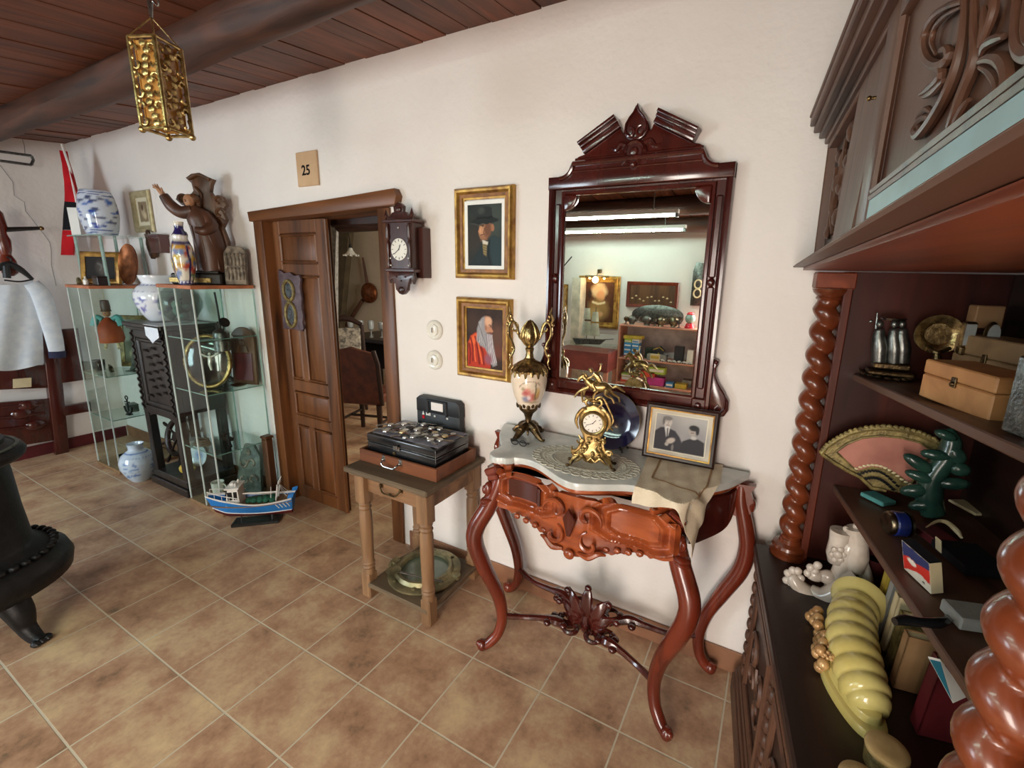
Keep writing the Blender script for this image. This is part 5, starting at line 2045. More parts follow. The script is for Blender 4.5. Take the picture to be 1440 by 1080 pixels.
mb.tube(curve([Yf(1134, 846), Yf(1130, 858), Yf(1136, 870), Yf(1146, 866), Yf(1144, 852)], 5), .006, 8)
part('ribbon_end', mb, BISQUE, fg, True, smooth=80)

# yellow cornucopia
cn = thing('yellow_cornucopia', 'yellow ribbed ceramic horn of plenty lying on the cupboard top', 'ornament', (1.915, -.60, HB))
mb = MB()
ax = [(1.945, -.425, .745), (1.925, -.50, .745), (1.918, -.57, .738), (1.922, -.64, .728), (1.932, -.70, .715), (1.945, -.745, .700)]
pts = curve([V(*p) for p in ax], 16)
n_ = len(pts)
rad = [float(np.interp(i / (n_ - 1), [0, .1, .5, .85, 1], [.050, .052, .054, .046, .030])) + .0055 * abs(math.sin(PI * 8.0 * i / (n_ - 1))) for i in range(n_)]
mb.tube(pts, rad, 22)
part('ribbed_horn', mb, YCERAM, cn, True, smooth=60)
mb = MB()
d = (pts[0] - pts[3]).normalized()
o = pts[0]
side = V(0, 0, 1).cross(d).normalized()
upv = d.cross(side)
mm = Matrix.Identity(4)
for i in range(3):
    mm[i][0], mm[i][1], mm[i][2] = side[i], upv[i], d[i]
mb.lathe([(.046, -.005), (.058, .008), (.068, .028), (.070, .034), (.062, .034), (.048, .012), (.040, 0), (.0001, -.004)], o, 32, m=mm, cap=False)
part('flared_mouth', mb, YCERAM, cn, True)
mb = MB()
L = curve([V(1.852, -.56, 0), V(1.856, -.66, 0), V(1.888, -.745, 0), V(1.925, -.79, 0), V(1.965, -.785, 0), V(1.972, -.74, 0), V(1.958, -.66, 0), V(1.962, -.58, 0)], 5)
mb.prism([p + V(0, 0, HB + .0005) for p in L], (0, 0, .022), .008)
mb.prism([p * .8 + V(1.92, -.68, 0) * .2 + V(0, 0, HB + .02) for p in L], (0, 0, .022), .010)
part('foot', mb, YCERAM, cn, True)
mb = MB()
for k in range(20):
    t = k / 19
    mb.ball((1.838 + .020 * ((k * 5) % 4) / 4 + .010 * math.sin(3 * t), -.455 - .20 * t, HB + .018 + .020 * (k % 3)), .014 + .004 * ((k * 3) % 3) / 3, 10)
for k in range(24):
    mb.ball((1.856 + RND.uniform(-.004, .018), -.60 - RND.uniform(0, .06), HB + .060 + RND.uniform(-.01, .012)), .0045, 6)
part('gold_fruit', mb, plain('pale_gold_fruit', (206, 164, 112), 0.3, 0.25, c2=(170, 126, 80), scale=30), cn, True, label='cluster of pale gold fruit')

# round boxes
for i, (u, v) in enumerate(((1248, 1052), (1212, 1098))):
    c = atZ(u, v, HB + .05)
    t = thing('round_box', ['round tan wooden box with a lid, next to the tip of the yellow horn', 'round tan wooden box half hidden in front of the other round box'][i], 'box', (c.x, c.y, HB), 0, 'round wooden boxes')
    mb = MB()
    mb.lathe([(.030, .0005), (.034, .004), (.036, .03), (.033, .040)], n=32)
    part('box_body', mb, OLIVE, t)
    mb = MB()
    mb.lathe([(.0365, .0402), (.038, .045), (.037, .051), (.033, .054), (.020, .055), (.0001, .0555)], n=32)
    part('lid', mb, plain('tan_lid', (200, 170, 118), .5, c2=(170, 140, 92), scale=20), t)


def slab(name, label, cat, c, size, rot, m_, group=None, pages=None):
    """book or box: size (thick, long, high)"""
    t = thing(name, label, cat, tuple(c), 0, group, rot=rot)
    a, b, h = size
    if pages:
        mb = MB()
        mb.bb(-a / 2, -a / 2 + .003, -b / 2, b / 2, 0, h)
        mb.bb(a / 2 - .003, a / 2, -b / 2, b / 2, 0, h)
        mb.bb(-a / 2, a / 2, b / 2 - .003, b / 2, 0, h)
        part('cover', mb, m_, t)
        mb = MB()
        mb.bb(-a / 2 + .0032, a / 2 - .0032, -b / 2 + .004, b / 2 - .0035, .003, h - .003)
        part('page_block', mb, pages, t)
    else:
        mb = MB()
        mb.bb(-a / 2, a / 2, -b / 2, b / 2, 0, h, .003)
        part('body', mb, m_, t)
    return t


for i, (u, v, hh, m_, lab, tilt) in enumerate(((1222, 878, .20, YELLOW, 'yellow book standing behind the mouth of the yellow horn', .10), (1240, 895, .19, GREYC, 'grey book standing to the right of the yellow book', .12), (1253, 930, .18, CREAM, 'cream book standing in front of the grey book', .16),
                                               (1266, 945, .17, OLIVE, 'olive book standing beside the cream book', .18), (1284, 985, .16, TAN, 'tan paperback leaning outwards beside the maroon album', .2))):
    c = onbase(u, v) + V(.03, .05, 0)
    slab('standing_book', lab, 'book', (2.07, -.335 - .062 * i, HB + .003), (.026, .13, hh), (0, -.10 - .02 * (i % 2), PI / 2 + .14), m_, 'books under the lower shelf', CREAM)
c = onbase(1310, 1050)
slab('maroon_album', 'maroon red album standing under the lower shelf near the round boxes', 'album', (2.11, -.69, HB + .004), (.035, .17, .20), (0, -.10, PI / 2 + .2), MAROON, None, CREAM)
c = onbase(1214, 835)
mb = MB()
mb.lathe([(.030, .0005), (.040, .004), (.044, .06), (.046, .12), (.043, .12), (.040, .06), (.0001, .02)], n=28, cap=False)
solo('red_mug', 'dark red mug standing behind the porcelain lady', 'mug', mb, MAROON, (c.x + .02, c.y + .04, HB))
# blue card and knife on the edge of the lower shelf
SH2 = lambda y: .958 + .022 * (-(y + .085)) / .8 * 1.02
c = atZ(1330, 955, .93)
ct = thing('blue_card', 'teal blue card with a white border leaning out from under the lower shelf', 'card', tuple(c), 0)
A_, B_, C_ = atY(1305, 924, -.80), atY(1340, 990, -.86), atY(1354, 985, -.84)
n3 = [atZ(1305, 924, .955), atZ(1340, 989, .87), atZ(1360, 980, .88), atZ(1322, 928, .96)]
mb = MB()
mb.prism(n3, (0, .0, .0015))
part('card_sheet', mb, WHITE, ct, True)
cen = sum(n3, Vector()) / 4
mb = MB()
mb.prism([cen + (p - cen) * .86 + V(-.002, -.0015, .0018) for p in n3], (0, 0, .0006))
part('printed_panel', mb, TEAL, ct, True)
kn = thing('black_handled_knife', 'knife with a thick black handle jutting over the edge of the lower shelf', 'knife', tuple(atZ(1300, 875, .985)), 0)
mb = MB()
z = .992
P = [atZ(1258, 874, z), atZ(1272, 872, z), atZ(1295, 875, z), atZ(1318, 876, z), atZ(1332, 873, z)]
mb.tube(curve(P, 5), lerpl([.007, .0105, .009, .0105, .007], 21), 12)
part('knife_handle', mb, BLACK, kn, True)
mb = MB()
q0, q1 = P[-1], P[-1] + (P[-1] - P[0]).normalized() * .10
mb.prism([q0 + V(0, 0, -.002), q1 + V(0, 0, -.002), q1 + V(0, .016, -.002), q0 + V(0, .020, -.002)], (0, 0, .002))
part('blade', mb, STEEL, kn, True)
c = atZ(1345, 880, .985)
slab('grey_carton', 'open grey cardboard box beside the black handled knife', 'box', (c.x + .035, c.y + .03, .984), (.09, .06, .026), (0, 0, .3), GREYC)

# ---- lower shelf
YF2 = -.165
fa = thing('framed_fan', 'pink silk fan in a fan-shaped gilt frame on the lower shelf', 'fan', (2.0, YF2, .965))
pxs = lambda L, y=YF2: [atY(u, v, y) for u, v in L]
out_ = [(1155, 638), (1163, 628), (1178, 618), (1196, 609), (1218, 604), (1242, 602), (1268, 605), (1292, 611), (1312, 620), (1322, 630), (1311, 652), (1288, 676), (1266, 693), (1246, 689), (1226, 686), (1210, 671), (1192, 662), (1172, 650)]
inn = [(1176, 635), (1192, 624), (1212, 616), (1240, 613), (1268, 616), (1292, 622), (1310, 634), (1299, 652), (1280, 682), (1268, 672), (1250, 661), (1226, 657), (1206, 663), (1190, 649)]
mb = MB()
mb.prism(pxs(out_), (0, .012, 0))
part('fan_back', mb, OLIVE, fa, True)
mb = MB()
mb.prism(pxs(inn, YF2 - .002), (0, -.002, 0))
part('silk_leaf', mb, PINKF, fa, True, label='pink silk leaf of the fan')
mb = MB()
P = pxs(out_[:11], YF2 - .004)
mb.tube(P, .007, 8)
for p, q in zip(P, P[1:]):
    for t in (0, .33, .66):
        mb.ball(p.lerp(q, t) + V(0, 0, .006), (.008, .006, .008), 7)
mb.tube(pxs(inn + inn[:1], YF2 - .005), .003, 6)
mb.tube(pxs([(1155, 638), (1172, 650), (1192, 662), (1210, 671), (1226, 686), (1246, 690)], YF2 - .004), .006, 8)
part('gilt_border', mb, OLIVE, fa, True)
mb = MB()
for k in range(12):
    t = k / 11
    mb.box(atY(1208 + 54 * t, 667 - 12 * math.sin(PI * t) + 16 * t, YF2 - .006), (.010, .004, .006), (0, .5 * t, 0))
    mb.box(atY(1214 + 42 * t, 674 - 8 * math.sin(PI * t) + 14 * t, YF2 - .006), (.008, .004, .008), (0, .5 * t, 0))
part('pierced_sticks', mb, BLACK, fa, True)
mb = MB()
for k in range(14):
    t = k / 13
    mb.ball(atY(1204 + 76 * t, 659 - 8 * math.sin(PI * min(1, t * 1.15)) + 22 * t * t, YF2 - .006), (.006, .003, .004), 7)
part('pearl_edge', mb, CREAM, fa, True)

gz = lambda u, v, y=-.22: atY(u, v, y)
gf = thing('green_ceramic_figure', 'dark green glazed ceramic leaf figure in front of the pink fan', 'figurine', tuple(gz(1315, 722)))
mb = MB()
mb.tube(curve([gz(1312, 722), gz(1306, 700), gz(1312, 670), gz(1330, 645), gz(1338, 622), gz(1332, 603)], 5), lerpl([.030, .034, .030, .028, .024, .012], 26), 12)
for u, v, a, b, r in ((1292, 652, .045, .018, .5), (1300, 672, .05, .016, .2), (1288, 690, .04, .02, -.3), (1345, 640, .03, .02, .9), (1330, 612, .028, .014, .3), (1340, 680, .04, .018, -.2), (1318, 640, .04, .016, 0), (1350, 660, .025, .02, 0), (1300, 710, .04, .018, -.4)):
    mb.ball(gz(u, v, -.235), (a, .016, b), 10, (0, r, 0))
part('leafy_body', mb, GREEN_D, gf, True, smooth=80)
c = atZ(1237, 748, .968)
jr = thing('blue_jar', 'small blue jar with a silver lid lying on its side on the lower shelf', 'jar', (c.x + .02, c.y, .967 + .034), math.radians(20))
mb = MB()
mb.lathe([(.030, .0), (.033, .004), (.033, .030), (.030, .034)], (0, 0, 0), 28, 'x')
part('jar_body', mb, plain('navy_blue', (30, 44, 110), 0.25, c2=(24, 34, 90), coat=.3), jr)
mb = MB()
mb.lathe([(.0001, -.012), (.026, -.012), (.031, -.006), (.0315, -.0005), (.0001, -.0005)], (0, 0, 0), 28, 'x')
mb.lathe([(.0335, .034), (.0335, .040), (.0001, .040), ], (0, 0, 0), 28, 'x', cap=False)
part('lid', mb, SILVER, jr)
c = atZ(1218, 703, .964)
tp = slab('teal_packet', 'small turquoise patterned packet at the front of the lower shelf beside the fan', 'packet', (c.x + .03, c.y + .01, .966), (.055, .075, .014), (0, 0, .75), TURQ)
c = atZ(1292, 822, .975)
cg = thing('cigarette_packet', 'red, white and blue cigarette packet standing at the edge of the lower shelf', 'cigarette packet', (c.x + .01, c.y + .015, .980), 0, rot=(0, 0, .36))
mb = MB()
mb.bb(-.012, .012, -.045, .045, 0, .075, .001)
mb.xf(Matrix.Rotation(math.radians(-14), 4, 'Y'))
part('carton', mb, CREAM, cg)
pp = Paint((230, 222, 206), 1.2, .02, 5)
pp.p([(0, .42), (0, 1), (1, 1), (1, .70), (.5, .55)], (48, 56, 104), .02).p([(0, .0), (0, .48), (.25, .62), (.5, .60), (1, .75), (1, .30), (.6, .34), (.3, .2)], (206, 52, 40), .02).e(.35, .5, .16, .12, (238, 232, 220), .3).p([(.0, 0), (1, 0), (1, .26), (.6, .30), (.3, .16)], (230, 222, 206), .02).e(.75, .15, .05, .04, (60, 70, 60), .3)
rr_ = Matrix.Rotation(math.radians(-14), 4, 'Y')
picture('printed_front', pp, .09, .075, rr_ @ V(-.0125, .045, 0), rr_ @ V(0, -1, 0), rr_ @ V(0, 0, 1), cg, PAINTED, 40)
mb = MB()
mb.bb(-.0118, .0118, -.0448, .0448, .0752, .0764)
mb.xf(rr_)
part('dark_top', mb, BLACKC, cg)
for u, v, size, rz, m_, nm, lab, cat in ((1392, 725, (.10, .10, .055), .3, TAN, 'tan_carton', 'tan cardboard box on the lower shelf near the front column', 'box'), (1352, 722, (.05, .09, .008), .5, CREAM, 'cream_envelope', 'cream envelope lying beside the tan cardboard box', 'envelope'),
                                        (1340, 700, (.03, .12, .012), .9, ORANGEW, 'orange_ruler_box', 'narrow orange patterned box lying beside the green figure', 'box'), (1400, 672, (.12, .16, .018), .35, WALNUT_D, 'dark_book', 'dark book lying on top behind the tan cardboard box', 'book'),
                                        (1300, 765, (.06, .08, .02), .4, MAROON, 'dark_red_case', 'dark red case lying behind the cigarette packet', 'case'), (1350, 800, (.10, .12, .022), .3, BLACKC, 'black_wallet', 'black wallet lying at the edge of the lower shelf', 'wallet')):
    zz = SH2(-.4) + (.0 if nm != 'dark_book' else .065)
    c = atZ(u, v, zz)
    slab(nm, lab, cat, (c.x + .02, c.y + .02, zz + .012), size, (0, 0, rz), m_)
c = atZ(1320, 775, .985)
tg = slab('paper_tag', 'small white paper tag propped up behind the cigarette packet', 'tag', (c.x, c.y, .985), (.003, .022, .035), (0, -.2, .3), CREAM)
mb = MB()
z = SH2(-.45) + .03
mb.tube(curve([atZ(1302, 742, z), atZ(1318, 733, z), atZ(1332, 735, z), atZ(1346, 747, z), atZ(1352, 756, z)], 5), lerpl([.002, .004, .006, .007, .003], 21), 8)
solo('bone_letter_opener', 'pale bone letter opener lying behind the cigarette packet', 'letter opener', mb, CREAM, tuple(atZ(1318, 733, z)), world=True)

# ---- upper shelf
Z1 = lambda y: 1.345 + .045 * (-(y + .085)) / .8


def lidbox(name, label, pA, pB, depth, h, m_, z):
    """box whose long lower front edge runs pA -> pB"""
    a, b = V(pA.x, pA.y, z), V(pB.x, pB.y, z)
    d = (b - a).normalized()
    nrm = V(-d.y, d.x, 0)
    if nrm.x < 0:
        nrm = -nrm
    L = (b - a).length
    rz = math.atan2(d.y, d.x)
    t = thing(name, label, 'box', tuple((a + b) / 2 + nrm * depth / 2), rz)
    sg = 1 if nrm.dot(V(-d.y, d.x, 0)) > 0 else -1
    mb = MB()
    mb.bb(-L / 2, L / 2, -depth / 2, depth / 2, .0005, h * .62, .003)
    part('box_body', mb, m_, t)
    mb = MB()
    mb.bb(-L / 2, L / 2, -depth / 2, depth / 2, h * .62 + .0012, h, .003)
    part('lid', mb, m_, t)
    mb = MB()
    mb.box((0, -sg * (depth / 2 + .002), h * .62), (.014, .004, .022), None, .001)
    mb.ball((0, -sg * (depth / 2 + .005), h * .58), .005, 8)
    part('clasp', mb, BRASS_D, t)
    return t


z = 1.376
lidbox('light_wooden_box', 'light orange wooden box with a dark clasp at the front of the upper shelf', atZ(1291, 556, z), atZ(1388, 594, z), .10, .088, BOXW, z)
z = 1.350
pa = V(2.07, -.22, 0)
lidbox('dull_wooden_box', 'duller brown wooden box with a clasp behind the light wooden box', V(2.085, -.20, 0), V(2.155, -.42, 0), .09, .136, BOXW_D, z + .018)
c = atZ(1424, 610, 1.39)
slab('grey_tin', 'grey metal tin standing near the front column on the upper shelf', 'tin', (c.x + .02, c.y + .0, 1.390), (.05, .05, .13), (0, 0, .3), PEWTER)
# ornamental tray and pewter statuette
c = atZ(1245, 535, 1.352)
mb = MB()
mb.lathe([(.0001, .004), (.06, .004), (.078, .010), (.080, .014), (.074, .012), (.06, .008), (.0001, .008)], n=36, cap=False)
for k in range(18):
    a = 2 * PI * k / 18
    mb.ball((.079 * math.cos(a), .079 * math.sin(a), .012), (.010, .010, .004), 6)
mb.xf(Matrix.Diagonal((.8, 1.1, 1, 1)))
solo('pewter_tray', 'scalloped pewter tray at the front of the upper shelf', 'tray', mb, SILVER, (c.x + .01, c.y + .06, 1.350))
ym = -.13
st_ = thing('pewter_statuette', 'pewter statuette of two standing figures under a canopy on the upper shelf', 'statuette', tuple(atY(1250, 528, ym)))
q = lambda u, v, y=ym: atY(u, v, y)
mb = MB()
mb.box(q(1250, 524), (.115, .07, .014), None, .004)
mb.box(q(1252, 514), (.09, .055, .018), None, .004)
part('pedestal', mb, BRASS_D, st_, True)
for u in (1236, 1257, 1268):
    mb = MB()
    mb.tube(curve([q(u, 510), q(u + 1, 490), q(u, 475), q(u + 1, 462)], 4), lerpl([.020, .022, .018, .012], 13), 10)
    mb.ball(q(u + 1, 456), (.010, .010, .012), 10)
    for s in (-1, 1):
        mb.tube(curve([q(u + s * 4, 468), q(u + s * 7, 478), q(u + s * 3, 488)], 4), .006, 7)
    part('standing_figure', mb, PEWTER, st_, True, smooth=80)
mb = MB()
mb.tube([q(1231, 508), q(1232, 460), q(1234, 440)], [.004, .004, .002], 8)
mb.lathe([(.030, 0), (.034, .006), (.020, .012), (.004, .016)], q(1256, 450), 20)
mb.ball(q(1225, 452), .005, 8)
part('staff_and_canopy', mb, STEEL, st_, True)
ym2 = -.16
bw = thing('brass_dish', 'shiny round brass dish standing at the back of the upper shelf', 'dish', tuple(atY(1322, 490, ym2)))
mb = MB()
mb.lathe([(.0001, .006), (.03, .006), (.036, .0), (.055, -.004), (.056, -.001), (.037, .004), (.03, .010), (.0001, .010)], atY(1320, 470, ym2), 32, 'y', cap=False)
part('dish_bowl', mb, BRASS, bw, True)
mb = MB()
mb.tube(curve([atY(1305, 488, ym2), atY(1318, 496, ym2 - .03), atY(1335, 490, ym2)], 5), .006, 8)
mb.tube([atY(1318, 494, ym2), atY(1318, 520, ym2)], [.008, .014], 10)
part('dish_stand', mb, BRASS_D, bw, True)
ym3 = -.24
for i, (u0, v0, u1, v1, rnd, lab) in enumerate(((1352, 455, 1376, 487, False, 'square grey faced table clock on the upper shelf behind the wooden boxes'), (1383, 456, 1409, 486, True, 'oval white faced table clock on the upper shelf behind the wooden boxes'))):
    A_, B_ = atY(u0, v1, ym3), atY(u1, v0, ym3)
    t = thing('table_clock', lab, 'clock', ((A_.x + B_.x) / 2, ym3, 1.50))
    w_, h_ = B_.x - A_.x, B_.z - A_.z
    c = (A_ + B_) / 2
    mb = MB()
    if rnd:
        mb.ball(c + V(0, .012, 0), (w_ * .58, .018, h_ * .58), 20)
    else:
        mb.box(c + V(0, .016, 0), (w_ * 1.12, .03, h_ * 1.1), None, .004)
    mb.box(c + V(0, .016, -h_ * .5 - .012), (w_ * 1.2, .036, .024), None, .004)
    part('clock_case', mb, BRASS_D, t, True)
    mb = MB()
    if rnd:
        mb.lathe([(.0001, 0), (1, 0), (1, .003), (.0001, .003)], (0, 0, 0), 28, 'y', Matrix.Translation(c + V(0, -.006, 0)) @ Matrix.Diagonal((w_ * .48, -1, h_ * .48, 1)), cap=False)
    else:
        mb.box(c, (w_ * .9, .004, h_ * .9))
    part('clock_face', mb, GREYC, t, True)
A_ = atY(1395, 440, -.2)
slab('card_box', 'small tan card box stacked above the table clocks at the back of the upper shelf', 'box', (A_.x, -.16, 1.52), (.06, .05, .06), (0, 0, .1), TAN)

# ================================================================ GLASS CABINETS, STAND AND CURIOS AT THE FAR END
PALE_EDGE = plain('pale_glass_edge', (206, 218, 212), 0.2, c2=(186, 200, 194))


def glass_cabinet(name, label, x0, x1, y0, y1, h, shelves, lean=0.0, sides=True):
    t = thing(name, label, 'display cabinet', ((x0 + x1) / 2, (y0 + y1) / 2, 0))
    wf = lambda c: (c.x + lean * c.z, c.y, c.z)
    mb = MB()
    mb.bb(x0 - .008, x1 + .008, y0 - .008, y1, .001, .030, .003)
    part('base_board', mb, BOXW_D, t, True)
    mb = MB()
    mb.bb(x0 - .01, x1 + .01, y0 - .01, y1, h - .022, h, .003)
    part('top_board', mb.warp(wf), ORANGEW, t, True, label='orange wooden top board')
    for nm, a in (('front_pane', (x0, x1, y0, y0 + .004)), ('side_pane', (x1 - .004, x1, y0 + .004, y1)), ('side_pane', (x0, x0 + .004, y0 + .004, y1))):
        mb = MB()
        mb.bb(*a, .0305, h - .0225)
        part(nm, mb.warp(wf), GLASS_G, t, True, smooth=0)
    for x, y in ((x0, y0), (x1, y0), (x1, y1), (x0, y1), ((x0 + x1) / 2, y0)):
        mb = MB()
        w_ = .004 if y == y0 else .006
        mb.bb(x - w_, x + w_, y - w_, y + w_ - (.006 if y == y1 else 0), .0305, h - .0225, .001)
        part('corner_strip', mb.warp(wf), PALE_EDGE if y == y0 else GLASS_EDGE, t, True)
    for z in shelves:
        mb = MB()
        mb.bb(x0 + .006, x1 - .006, y0 + .012, y1 - .004, z - .006, z)
        s_ = part('glass_shelf', mb.warp(wf), GLASS_G, t, True, smooth=0)
        mb = MB()
        mb.bb(x0 + .006, x1 - .006, y0 + .008, y0 + .012, z - .006, z)
        mb.bb(x1 - .010, x1 - .006, y0 + .012, y1 - .004, z - .0062, z + .0002)
        part('shelf_edge', mb.warp(wf), GLASS_EDGE, s_, True, root=t)
    return t


RC = (-1.875, -1.475, -.385, -.02, 1.525)
glass_cabinet('glass_cabinet', 'tall glass display cabinet between the black carved stand and the door', *RC, [1.19, .84, .43])
LCX = .055
glass_cabinet('glass_cabinet', 'tall glass display cabinet in the far corner beside the white blouse', -3.24, -2.84, -.44, -.03, 1.485, [.80, .45], LCX)
glc = V(-3.0, -.25, 0)

# ---- black carved stand
sd = thing('black_carved_stand', 'black carved wooden stand on open legs between the two glass cabinets', 'stand', (-2.22, -.2, 0))
sx0, sx1, sy0, sy1, sh = -2.46, -1.965, -.36, -.035, 1.245
mb = MB()
mb.bb(sx0 - .03, sx1 + .03, sy0 - .03, sy1, sh - .03, sh, .006)
mb.bb(sx0 - .015, sx1 + .015, sy0 - .015, sy1, sh - .05, sh - .03, .004)
part('stand_top', mb, EBONY, sd, True)
mb = MB()
mb.bb(sx0 + .015, sx1 - .015, sy0 + .015, sy1, .60, sh - .05)
part('cupboard', mb, EBONY, sd, True)
mb = MB()
for x in (sx0 + .025, sx1 - .025):
    mb.bb(x - .026, x + .026, sy0, sy0 + .05, .58, sh - .05, .004)
    for k in range(24):
        mb.box((x, sy0 - .004, .62 + .024 * k), (.044, .012, .012), (0, .5 * (-1) ** k, 0), .002)
for z0, z1 in ((.575, .63), (sh - .11, sh - .05)):
    mb.bb(sx0 + .05, sx1 - .05, sy0, sy0 + .04, z0, z1, .004)
part('carved_front_frame', mb, EBONY, sd, True)
m_ = frame_mb(sx1 - sx0 - .17, .44, (sx0 + .085, sy0 + .014, .665), (1, 0, 0), (0, 0, 1), (0, -1, 0), [(0, 0), (0, .004), (.012, .014), (.024, .010), (.030, 0)])
for k in range(16):
    x, z = sx0 + .13 + .24 * ((k * 7) % 16) / 15, .70 + .024 * k
    m_.tube(curve([(x - .04, sy0 + .012, z), (x, sy0 + .002, z + .015), (x + .04, sy0 + .012, z + .004)], 4), lerpl([.003, .010, .003], 9), 6)
part('carved_door_panel', m_, EBONY, sd, True)
for x in (sx0 + .03, sx1 - .03):
    for y in (sy0 + .028, sy1 - .03):
        mb = MB()
        mb.box((x, y, .355), (.055, .055, .49), None, .006)
        part('leg', mb, EBONY, sd, True)
mb = MB()
mb.prism([(sx0 + .05, sy0 + .01, .60), (sx0 + .05, sy0 + .01, .54), (sx0 + .10, sy0 + .01, .56), (sx0 + .17, sy0 + .01, .575), (sx1 - .17, sy0 + .01, .575), (sx1 - .10, sy0 + .01, .56), (sx1 - .05, sy0 + .01, .54), (sx1 - .05, sy0 + .01, .60)], (0, .02, 0))
part('shaped_apron', mb, EBONY, sd, True)
mb = MB()
mb.bb(sx0 - .02, sx1 + .02, sy0 - .02, sy1, .001, .06, .006)
mb.bb(sx0 - .005, sx1 + .005, sy0 - .005, sy1, .06, .115, .008)
part('plinth', mb, EBONY, sd, True)


# ---- blue and white porcelain
def jar(name, label, loc, prof, strokes, rz=0.0, neck_band=None):
    t = thing(name, label, 'jar', loc, rz)
    mb = MB()
    n = 64
    zz = np.linspace(0, 1, 56)
    pr = [(float(np.interp(q, np.linspace(0, 1, len(prof)), [p[0] for p in prof])), float(np.interp(q, np.linspace(0, 1, len(prof)), [p[1] for p in prof]))) for q in zz]
    mb.lathe(pr, (0, 0, 0), n)
    H_ = prof[-1][1]
    rmax = max(p[0] for p in prof)

    def pf_(co):
        a = np.arctan2(co[:, 1], co[:, 0])
        x = (a + PI) / (2 * PI)
        return strokes(x, co[:, 2] / H_)

    part('porcelain_body', mb, PAINTED_GLOSS, t, paint=pf_)
    return t


def sprig(P, x, y, s, c, n=8, seed=0):
    rr = random.Random(seed)
    P.l([(x, y - s), (x + .3 * s, y), (x + .1 * s, y + s)], .006, c, .8, .8)
    for k in range(n):
        P.e(x + rr.uniform(-.55, .6) * s * .5, y + rr.uniform(-1, 1) * s, .012 + .010 * rr.random(), .022 + .016 * rr.random(), c, .7, rr.uniform(0, 3), .85)
    return P


wj = Paint((226, 230, 236), 1.0, .006, 2)
for i in range(5):
    sprig(wj, .08 + .2 * i, .42, .22, (110, 116, 178), 12, i)
    wj.e(.10 + .2 * i, .34, .02, .035, (96, 84, 170), .6)
for k in range(40):
    wj.e(k / 40, .80, .010, .012, (90, 100, 160), .6)
    wj.e(k / 40 + .012, .955, .009, .016, (110, 120, 180), .6)
jar('white_porcelain_jar', 'white porcelain jar with blue flower sprigs standing on the black carved stand', (-2.36, -.20, sh + .0005),
    [(.070, 0), (.076, .006), (.105, .05), (.132, .11), (.142, .165), (.136, .21), (.112, .245), (.086, .262), (.082, .270), (.086, .285), (.096, .305), (.098, .325), (.088, .326), (.078, .30), (.07, .27)], wj)
fj = Paint((206, 222, 236), 1.0, .006, 4)
for i in range(4):
    sprig(fj, .12 + .25 * i, .40, .24, (92, 130, 190), 14, 20 + i)
for k in range(30):
    fj.e(k / 30, .72, .014, .014, (100, 140, 196), .6)
fj.l([(0, .84), (1, .84)], .012, (90, 130, 190), .6)
jar('blue_white_floor_jar', 'blue and white porcelain jar standing on the floor left of the black carved stand', (-2.60, -.40, .0005),
    [(.055, 0), (.060, .006), (.085, .045), (.112, .11), (.116, .16), (.100, .205), (.070, .235), (.050, .25), (.046, .258), (.048, .285), (.054, .30), (.048, .30), (.04, .28)], fj)
gj = Paint((150, 152, 150), 1.0, .01, 4)
for i in range(5):
    sprig(gj, .1 + .2 * i, .4, .25, (70, 80, 110), 12, 40 + i)
jar('grey_patterned_jar', 'small grey patterned jar standing under the black carved stand', (-2.27, -.16, .1155), [(.05, 0), (.07, .04), (.085, .10), (.07, .16), (.045, .19), (.05, .21), (.042, .21)], gj)
mb = MB()
mb.lathe([(.0001, .004), (.05, .004), (.08, -.006), (.082, -.003), (.05, .008), (.0001, .008)], n=36, axis='y', cap=False)
pm_ = Paint((222, 228, 236), 1, 0, 3).e(.5, .5, .40, .40, (40, 110, 200), .15).e(.5, .5, .33, .33, (210, 222, 236), .2).e(.5, .5, .16, .16, (60, 120, 200), .6)
solo('blue_rimmed_plate', 'white plate with a bright blue ring leaning under the black carved stand', 'plate', mb, PAINTED_GLOSS, (-2.12, -.20, .235), paint=lambda co: pm_(.5 + co[:, 0] / .17, .5 + co[:, 2] / .17), rot=(math.radians(-12), 0, .25))
mb = MB()
mb.ball((0, 0, .042), (.055, .042, .042), 16)
mb.ball((.055, 0, .045), (.012, .01, .01), 8)
solo('yellow_gourd', 'small yellow gourd lying under the black carved stand', 'gourd', mb, YELLOW, (-2.13, -.28, .1155), .5)

# ship's wheel
sw = thing('ship_wheel', 'dark wooden ship steering wheel leaning against the wall behind the floor jar', 'ship wheel', (-2.63, -.17, .0), rot=(math.radians(-14), 0, .12))
sw.scale = (.76, .76, .86)
mb = MB()
zc = .305
mb.tube([(.165 * math.cos(a), 0, zc + .165 * math.sin(a)) for a in np.linspace(0, 2 * PI, 49)], .028, 10, flat=.7)
part('wheel_rim', mb, WALNUT_D, sw)
mb = MB()
mb.lathe([(.0001, -.03), (.045, -.03), (.05, -.01), (.05, .01), (.045, .03), (.0001, .03)], (0, 0, zc), 20, 'y', cap=False)
part('hub', mb, WALNUT_D, sw)
for k in range(8):
    a = 2 * PI * k / 8 + PI / 8
    d = V(math.cos(a), 0, math.sin(a))
    mb = MB()
    mb.tube([V(0, 0, zc) + d * q for q in (.04, .07, .10, .14, .19, .205, .24, .275, .29)], [.010, .014, .010, .012, .012, .010, .017, .013, .004], 10)
    part('spoke', mb, WALNUT_D, sw)

